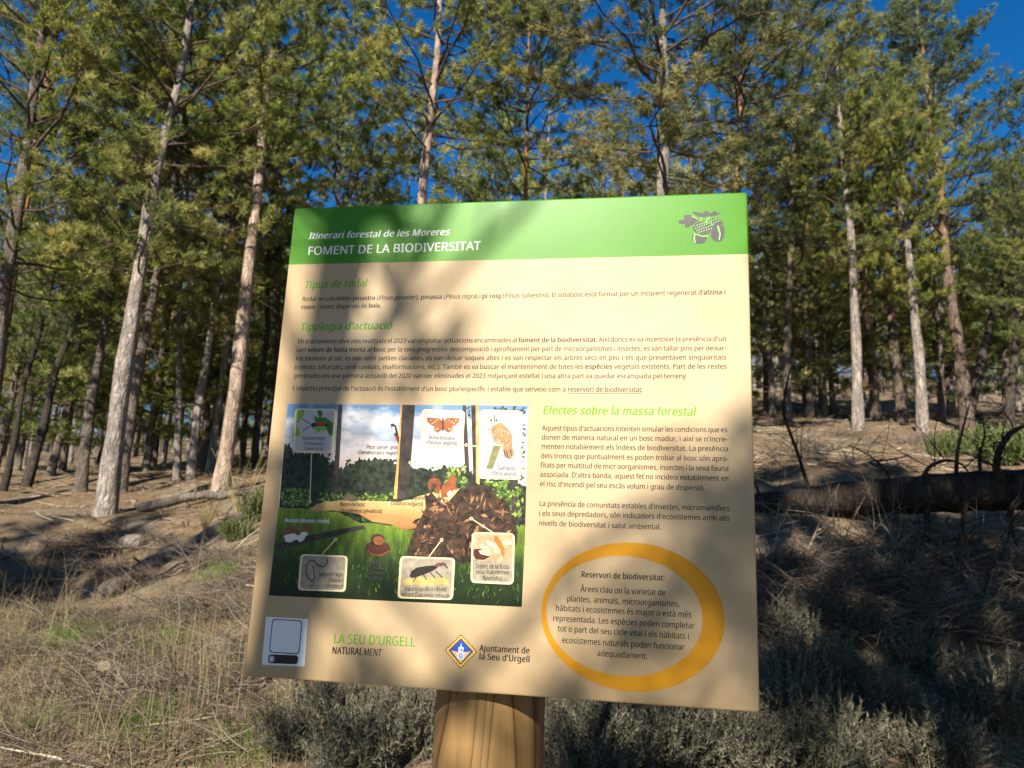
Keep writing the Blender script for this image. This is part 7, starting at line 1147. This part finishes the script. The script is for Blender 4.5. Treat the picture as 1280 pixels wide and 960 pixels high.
M['pic_wood'] = ink('dark_foliage_print', (0.019, 0.026, 0.014), .42, .9, 120)
M['pic_grass'] = grad_mat('grass_print', v_bot, v_mid, [(0.0, (0.005, 0.011, 0.003)), (0.38, (0.014, 0.028, 0.006)), (0.60, (0.045, 0.080, 0.010)), (0.80, (0.095, 0.150, 0.014)), (1.0, (0.175, 0.235, 0.028))], 70, .36, (1.6, 1, .5))
M['pic_log'] = grad_mat('log_print', v_mid - .05, v_mid + .012, [(0.05, (0.072, 0.028, 0.010)), (0.35, (0.240, 0.112, 0.036)), (0.7, (0.400, 0.232, 0.088)), (0.95, (0.464, 0.320, 0.144))], 40, .22, (.3, 1, 1.5))
M['pic_root'] = ink('root_print', (0.034, 0.020, 0.013), .42, .9, 90); M['pic_trunk'] = ink('trunk_print', (0.035, 0.027, 0.024), .42, .6, 60)
M['pic_sunny'] = ink('sunlit_bark_print', (0.52, 0.28, 0.09), .42, .3, 50); M['pic_leaf'] = island_mat('leaf_print', [(0, (0.02, 0.05, 0.012)), (.5, (0.08, 0.14, 0.025)), (1, (0.26, 0.34, 0.06))], .42)
M['pic_strip'] = island_mat('splinter_print', [(0, (0.015, 0.010, 0.008)), (.55, (0.09, 0.042, 0.022)), (1, (0.34, 0.17, 0.08))], .42)
M['pic_blade'] = island_mat('blade_print', [(0, (0.012, 0.03, 0.006)), (.6, (0.05, 0.12, 0.015)), (1, (0.16, 0.28, 0.03))], .42)
for k_, c_ in dict(rust=(0.33, 0.10, 0.035), tail=(0.25, 0.075, 0.03), snow=(0.78, 0.74, 0.70), chest=(0.24, 0.085, 0.03), dusk=(0.07, 0.025, 0.016), leafg=(0.30, 0.48, 0.05), darkg=(0.06, 0.19, 0.03),
                   red=(0.50, 0.05, 0.02), wing=(0.34, 0.11, 0.04), spot=(0.75, 0.55, 0.25), owl=(0.42, 0.24, 0.11), owlp=(0.66, 0.56, 0.46), moss=(0.25, 0.25, 0.09), worm=(0.14, 0.06, 0.07), grub=(0.72, 0.60, 0.38), amber=(0.45, 0.17, 0.03),
                   paper=(0.56, 0.53, 0.53), greige=(0.36, 0.31, 0.23), grub_bg=(0.50, 0.34, 0.20), straw=(0.58, 0.40, 0.13), mouse=(0.20, 0.13, 0.09)).items():
    M['p_' + k_] = ink(k_ + '_print', tuple(q_ * .7 for q_ in c_), .42, .25 if k_ not in ('paper', 'snow') else .06, 110)
pc = MB(); sheet(pc, IL, 1); PIC = pc.build('picture', M['pic_sky'], SIGN)
def art(name, mat, lay, *polys):
    q = MB()
    if name in ('picture_trunk', 'picture_snake'):             # each one a print of its own
        for p in polys:
            q = MB(); sheet(q, p, lay); q.build(name, M[mat], PIC)
        return
    for p in polys: sheet(q, p, lay)
    return q.build(name, M[mat], PIC)
def inside(uv):
    for k in range(4):
        a, b_ = IL[k], IL[(k + 1) % 4]
        if (b_[0] - a[0]) * (uv[1] - a[1]) - (b_[1] - a[1]) * (uv[0] - a[0]) > -0.0015: return False
    return True
def leaves(mb, f, x0, y0, x1, y1, n_, sz, lay):
    for k in range(n_):
        c = f(rp.uniform(x0, x1), rp.uniform(y0, y1))
        if not inside(c): continue
        a = rp.uniform(0, 6.28); s_ = sz * rp.uniform(.5, 1.3); d = np.array([math.cos(a), math.sin(a)]); n_2 = np.array([-d[1], d[0]])
        sheet(mb, [c - d * s_, c + n_2 * s_ * .45, c + d * s_, c - n_2 * s_ * .45], lay + rp.rand() * .9)
def ragged(pts, amp=0.003, sub=7):
    out = []
    for a, b_ in zip(pts[:-1], pts[1:]):
        for k in range(sub): out.append(a + (b_ - a) * k / sub + [0, rp.normal(0, amp)])
    return out + [pts[-1]]
top = ragged(pl(P5, (90, 195), (112, 190)) + pl(P5, (130, 235), (200, 238), (262, 240), (300, 280), (352, 300), (375, 290), (400, 280), (440, 262), (500, 268), (560, 264), (604, 292)) + pl(P6, (60, 300), (110, 302), (180, 315), (250, 295), (330, 320), (400, 350), (470, 345), (530, 352), (597, 385)))
art('picture_woods', 'pic_wood', 2, top + pl(P6, (590, 640)) + pl(P5, (400, 560), (64, 520)))
q = MB(); leaves(q, P5, 365, 265, 590, 320, 120, .0035, 3); leaves(q, P5, 100, 235, 320, 330, 110, .0035, 3); leaves(q, P6, 110, 300, 590, 360, 120, .0035, 3)
leaves(q, P6, 440, 26, 606, 60, 60, .004, 3); leaves(q, P6, 575, 100, 604, 260, 26, .003, 3); leaves(q, P6, 330, 28, 350, 100, 14, .003, 3)
q.build('picture_twigs', M['pic_wood'], PIC)
q = MB()
for x0, y0, x1, y1 in ((127, 330, 95, 200), (127, 290, 105, 250), (127, 300, 140, 235), (450, 330, 430, 280), (500, 330, 505, 280), (545, 330, 560, 275)):
    a, b_ = P5(x0, y0), P5(x1, y1); d = (b_ - a) / np.linalg.norm(b_ - a); n_ = np.array([-d[1], d[0]]) * .0008; q = MB(); sheet(q, [a - n_, a + n_, b_ + n_ * .5, b_ - n_ * .5], 4); q.build('picture_stem', M['pic_wood'], PIC)
art('picture_grass', 'pic_grass', 3, ragged(pl(P5, (62, 478), (200, 482), (330, 500), (430, 545), (604, 560)) + pl(P6, (60, 575), (300, 690), (560, 560), (593, 560)), .0012) + [IL[2], IL[3]])
art('picture_trunk', 'pic_trunk', 4, pl(P5, (330, 21), (349, 21), (326, 440), (303, 440)), pl(P6, (40, 21), (103, 22), (72, 440), (15, 440)), pl(P6, (313, 23), (329, 23), (345, 330), (325, 322)), pl(P6, (352, 23), (384, 23), (388, 380), (362, 380)), pl(P6, (520, 350), (560, 350), (565, 540), (530, 540)))
art('picture_trunk', 'pic_sunny', 5, pl(P6, (38, 22), (46, 22), (30, 300), (22, 440), (5, 440), (20, 300)), pl(P6, (372, 23), (384, 23), (390, 375), (374, 375)))
q = MB(); leaves(q, P5, 80, 395, 205, 470, 130, .0045, 5); leaves(q, P5, 240, 415, 580, 450, 110, .004, 5); leaves(q, P6, 240, 290, 330, 400, 70, .005, 5); leaves(q, P6, 410, 360, 530, 500, 110, .006, 5); leaves(q, P6, 540, 390, 590, 520, 40, .005, 5)
q.build('picture_leaves', M['pic_leaf'], PIC)
art('picture_branch', 'pic_trunk', 6, pl(P5, (52, 640), (150, 615), (250, 590), (440, 555), (455, 572), (262, 617), (55, 668)))
art('picture_log', 'pic_log', 7, ragged(pl(P5, (203, 478), (260, 452), (340, 447), (604, 452)) + pl(P6, (130, 425)), .0008, 5) + pl(P6, (215, 400), (330, 392), (325, 430), (215, 460), (140, 560), (60, 580)) + pl(P5, (560, 552), (480, 540), (420, 505), (300, 490), (213, 494)))
art('picture_roots', 'pic_root', 8, ragged(pl(P6, (145, 425), (205, 420), (220, 460), (330, 400), (350, 365), (430, 390), (520, 470), (560, 590)), .003, 4) + pl(P6, (555, 640), (460, 700), (300, 730), (160, 700), (60, 690), (90, 600), (120, 540), (150, 480)))
q = MB()
for k in range(240):
    x, y = rp.uniform(100, 520), rp.uniform(430, 690)
    if y < 560 - (x - 60) * .9 or (x > 350 and y < 330 + (x - 330) * .75): continue
    a = math.atan2(-(y - 560), x - 250) + rp.normal(0, 1.0); c = P6(x, y); l = rp.uniform(.003, .010); d = np.array([math.cos(a), math.sin(a)]); n_ = np.array([-d[1], d[0]]) * rp.uniform(.0008, .004)
    sheet(q, [c - d * l, c + n_, c + d * l, c - n_ * .6], 9 + rp.rand() * .9)
q.build('picture_splinters', M['pic_strip'], PIC)
q = MB()
for k in range(420):
    x, y = rp.uniform(40, 604), rp.uniform(500, 868); f_ = P5
    if k % 2: x, y = rp.uniform(10, 575), rp.uniform(640, 905); f_ = P6
    c = f_(x, y); h_ = rp.uniform(.004, .011)
    if not (inside(c) and inside(c + [0, h_])): continue
    sheet(q, [c + [-.0008, 0], c + [.0008, 0], c + [rp.normal(0, .003), h_]], 5 + rp.rand() * .9)
q.build('picture_blades', M['pic_blade'], PIC)
# animals
art('picture_squirrel', 'p_rust', 11, pl(P6, (222, 432), (215, 405), (228, 375), (255, 352), (262, 338), (270, 328), (280, 335), (287, 352), (284, 372), (275, 382), (292, 392), (290, 400), (272, 398), (264, 420), (262, 432)))
art('picture_squirrel', 'p_tail', 12, pl(P6, (200, 415), (185, 412), (190, 392), (200, 378), (185, 372), (176, 385), (174, 405), (162, 395), (158, 372), (168, 352), (190, 345), (208, 352), (217, 372), (214, 400), (210, 420)))
art('picture_squirrel', 'p_snow', 13, pl(P6, (250, 432), (245, 415), (258, 402), (266, 405), (262, 432)))
art('picture_weasel', 'p_chest', 11, pl(P5, (82, 600), (88, 572), (110, 560), (135, 560), (150, 575), (158, 592), (168, 568), (180, 557), (200, 555), (212, 568), (208, 588), (188, 596), (175, 620), (150, 612), (120, 605), (95, 612)))
art('picture_weasel', 'p_snow', 12, pl(P5, (88, 604), (110, 596), (135, 592), (148, 602), (158, 600), (168, 588), (180, 585), (198, 594), (186, 605), (178, 622), (160, 632), (145, 618), (120, 632), (98, 630)))
art('picture_snake', 'p_dusk', 11, list(oval((458 + 0, 0), (0, 0), (0, 0), (0, 0)) if 0 else np.array([P5(505 + 57 * math.cos(q), 660 + 34 * math.sin(q)) for q in np.linspace(0, 6.2, 26)])), [P5(505 + 32 * math.cos(q), 622 + 28 * math.sin(q)) for q in np.linspace(0, 6.2, 22)])
art('picture_snake', 'p_chest', 12, [P5(510 + 24 * math.cos(q), 625 + 20 * math.sin(q)) for q in np.linspace(0, 6.2, 18)], pl(P5, (455, 660), (480, 682), (520, 686), (556, 668), (554, 676), (520, 694), (478, 690)))
art('picture_mouse', 'p_mouse', 11, pl(P5, (342, 440), (348, 428), (362, 420), (368, 412), (374, 420), (392, 424), (404, 438), (400, 446), (350, 446)))
art('picture_woodpecker', 'ink_black', 11, pl(P5, (562, 108), (572, 104), (586, 112), (594, 140), (600, 168), (599, 196), (590, 180), (580, 160), (570, 130)))
art('picture_woodpecker', 'p_snow', 12, pl(P5, (571, 118), (580, 120), (584, 145), (578, 150), (571, 130)))
art('picture_woodpecker', 'p_red', 12, pl(P5, (580, 158), (588, 160), (594, 180), (586, 178)))
# callouts
def callout(f, pts, fill, lay=14):
    p = pl(f, *pts); c0 = sum(p) / 4
    art('callout_frame', 'cream', lay, rrect(p, .12))
    e = lambda q: q + (c0 - q) / np.linalg.norm(c0 - q) * .0042
    art('callout_print', fill, lay + 1, rrect([e(q) for q in p], .11))
callout(P5, ((137, 38), (325, 40), (308, 238), (132, 233)), 'p_paper'); callout(P6, ((133, 41), (326, 48), (315, 215), (127, 210)), 'p_paper')
callout(P6, ((393, 41), (579, 48), (572, 355), (382, 350)), 'p_paper'); callout(P5, ((163, 684), (373, 692), (363, 852), (150, 845)), 'p_greige')
callout(P6, ((37, 694), (281, 702), (271, 889), (24, 881)), 'p_greige'); callout(P6, ((356, 587), (546, 592), (541, 821), (349, 812)), 'p_greige')
q = MB()
for f, x0, y0, x1, y1 in ((P5, 212, 236, 205, 445), (P6, 106, 262, 86, 275), (P6, 385, 207, 336, 201), (P5, 258, 686, 314, 624), (P6, 165, 696, 217, 627), (P6, 447, 588, 358, 530)):
    a, b_ = f(x0, y0), f(x1, y1); d = (b_ - a) / np.linalg.norm(b_ - a); n_ = np.array([-d[1], d[0]]) * .0008
    sheet(q, [a - n_, b_ - n_, b_ + n_, a + n_], 16)
    ringpoly(q, circ(b_ + d * .0022, .0027, 16), circ(b_ + d * .0022, .0014, 16), 16)
q.build('callout_pointer', M['cream'], PIC)
Z1 = lambda x, y: S(360 + x * 70 / 960, 505 + y * 70 / 960)
art('callout_leaf', 'p_leafg', 17, pl(Z1, (160, 100), (280, 100), (265, 200), (190, 310), (145, 330)), pl(Z1, (145, 340), (225, 500), (225, 550), (125, 555)), pl(Z1, (430, 390), (660, 390), (650, 470), (560, 455), (470, 510)))
art('callout_leaf', 'p_darkg', 18, pl(Z1, (455, 190), (500, 230), (640, 230), (780, 330), (760, 555), (700, 520), (640, 380), (455, 300)), pl(Z1, (500, 105), (580, 105), (600, 190), (540, 240)))
art('callout_beetle', 'p_red', 19, pl(Z1, (480, 320), (600, 300), (660, 335), (650, 365), (500, 378)))
def stroke(f, lay, wd, *lines):
    out = []
    for x0, y0, x1, y1 in lines:
        a, b_ = f(x0, y0), f(x1, y1); d = (b_ - a) / np.linalg.norm(b_ - a); n_ = np.array([-d[1], d[0]]) * wd
        out.append([a - n_, b_ - n_, b_ + n_, a + n_])
    return out
art('callout_beetle', 'ink_black', 20, pl(Z1, (385, 370), (420, 325), (490, 320), (500, 380), (440, 400)), pl(Z1, (640, 330), (690, 350), (660, 385), (500, 385), (500, 368), (640, 360)), *stroke(Z1, 20, .0006, (390, 340, 235, 260), (385, 375, 250, 470), (430, 390, 430, 430), (490, 390, 545, 480), (660, 370, 720, 385)))
art('callout_butterfly', 'p_wing', 17, pl(P6, (226, 95), (210, 82), (158, 78), (156, 95), (175, 112), (190, 118), (185, 135), (205, 146), (224, 130)), pl(P6, (228, 95), (245, 80), (296, 80), (300, 92), (285, 112), (268, 118), (272, 135), (250, 146), (230, 130)))
art('callout_butterfly', 'p_spot', 18, *[circ(P6(x, y), .0013, 8) for x, y in ((172, 90), (190, 98), (205, 128), (180, 105), (284, 90), (266, 98), (252, 128), (276, 105), (200, 90), (256, 90), (195, 130), (262, 132))])
art('callout_butterfly', 'ink_black', 19, pl(P6, (224, 80), (230, 80), (230, 138), (224, 138)))
Z3 = lambda x, y: S(590 + x * 74 / 646, 500 + y * 110 / 960)
art('callout_owl', 'p_owlp', 17, pl(Z3, (165, 190), (200, 160), (290, 165), (305, 230), (300, 300), (230, 320), (180, 330), (150, 300)), pl(Z3, (155, 310), (240, 310), (300, 500), (225, 490), (175, 400)))
art('callout_owl', 'p_owl', 18, pl(Z3, (220, 290), (310, 240), (390, 310), (435, 380), (440, 520), (460, 590), (430, 645), (360, 630), (340, 560), (330, 500), (250, 470), (210, 360)))
art('callout_owl', 'p_owlp', 19, *[circ(Z3(rp.uniform(240, 420), rp.uniform(310, 500)), .0011, 6) for k in range(34)])
art('callout_owl', 'ink_black', 20, circ(Z3(210, 222), .0018, 12), circ(Z3(268, 222), .0018, 12), *stroke(Z3, 20, .0007, (245, 165, 245, 235), (375, 560, 400, 640), (350, 540, 365, 620), (420, 540, 430, 610)))
art('callout_stump', 'p_moss', 18, pl(Z3, (235, 500), (320, 500), (225, 750), (155, 750)))
wp = [(280, 705), (283, 725), (265, 742), (240, 735), (225, 715), (205, 712), (190, 735), (188, 770), (200, 795), (215, 805), (225, 790), (222, 755), (215, 735)]
art('callout_worm', 'p_worm', 18, *stroke(P5, 18, .0011, *[(a[0], a[1], b_[0], b_[1]) for a, b_ in zip(wp[:-1], wp[1:])]))
art('callout_ledge', 'p_straw', 18, ragged(pl(P6, (45, 800), (120, 790), (180, 788), (250, 795)), .0012, 5) + pl(P6, (255, 818), (160, 824), (50, 820)))
art('callout_stag_beetle', 'ink_black', 19, pl(P6, (78, 785), (85, 762), (110, 745), (150, 738), (190, 735), (205, 745), (170, 765), (130, 780), (95, 792)), *stroke(P6, 19, .0008, (140, 775, 155, 800), (170, 765, 190, 790), (110, 785, 95, 808), (195, 760, 225, 790)))
art('callout_stag_beetle', 'p_worm', 20, pl(P6, (185, 738), (200, 724), (235, 722), (252, 748), (246, 750), (230, 735), (205, 742)))
Z6 = lambda x, y: S(585 + x * 65 / 780, 655 + y * 80 / 960)
art('callout_wood', 'p_grub_bg', 17, rrect(pl(Z6, (90, 150), (670, 160), (660, 560), (80, 545)), .1))
art('callout_wood', 'p_dusk', 18, pl(Z6, (85, 380), (180, 370), (340, 480), (240, 540), (120, 530), (80, 470)))
art('callout_termite', 'p_grub', 19, pl(Z6, (160, 400), (200, 390), (330, 430), (345, 465), (310, 480), (190, 450)), pl(Z6, (170, 310), (215, 295), (330, 360), (340, 400), (280, 400), (190, 350)), pl(Z6, (265, 255), (310, 245), (430, 320), (440, 365), (390, 370), (290, 310)), pl(Z6, (380, 390), (480, 400), (490, 440), (400, 425)), pl(Z6, (520, 260), (650, 240), (670, 310), (540, 310)))
art('callout_termite', 'p_amber', 20, pl(Z6, (385, 190), (430, 170), (500, 260), (550, 380), (550, 480), (510, 490), (480, 380), (410, 270)))
# captions
def cap(name, lines, f, capm, mat='ink_black', bold=False, ital=False, lay=22): lettering(name, [(t, f(a, b_), f(c, d)) for t, a, b_, c, d in lines], capm, mat, PIC, bold, ital, lay)
cap('caption', [('Banyarriquer', 172, 176, 272, 178), ('(_Stenurella_', 176, 200, 264, 202), ('_melanura_)', 176, 222, 262, 224)], P5, .0062, 'ink_grey')
cap('caption', [('Bruna boscana', 162, 174, 278, 178), ('(_Pararge aegeria_)', 152, 196, 290, 200)], P6, .0062, 'ink_grey')
cap('caption', [('Gamarús', 470, 310, 548, 312), ('(_Strix aluco_)', 442, 334, 552, 337)], P6, .0062, 'ink_grey')
cap('caption', [('Picot garser gros', 455, 216, 594, 218), ('(_Dendrocopos major_)', 416, 240, 594, 243)], P5, .0062, 'ink_grey')
cap('caption', [('Serpeta cega', 243, 782, 350, 784), ('(_Blanus_', 285, 808, 352, 810), ('_cinereus_)', 275, 832, 350, 836)], P5, .0066)
cap('caption', [('Escanyapolls o cérvol', 56, 848, 242, 850), ('volant (_Lucanus cervus_)', 42, 872, 252, 880)], P6, .0066)
cap('caption', [('Tèrmit de la fusta', 370, 748, 522, 750), ('seca (_Kalotermes_', 372, 772, 520, 776), ('_flavicollis_)', 402, 800, 488, 803)], P6, .0066)
cap('caption', [('Ratolí de bosc', 337, 471, 450, 472), ('(_Apodemus sylvaticus_)', 338, 498, 524, 502)], P5, .0062)
cap('caption', [('Esquirol', 78, 442, 146, 443), ('(_Sciurus vulgaris_)', -4, 466, 138, 470)], P6, .0062)
cap('caption', [('Mostela (_Mustela nivalis_)', 92, 542, 290, 546)], P5, .0062, 'ink_white', True)
cap('caption', [('Serp blanca', 455, 728, 552, 730), ('o ratllada', 462, 750, 540, 752), ('(_Zamenis_', 455, 774, 535, 777), ('_scalaris_)', 460, 797, 530, 800)], P5, .0062, 'ink_grey')
for p in PROTOS:
    for ch in list(p.children): bpy.data.objects.remove(ch, do_unlink=True)
    bpy.data.objects.remove(p, do_unlink=True)
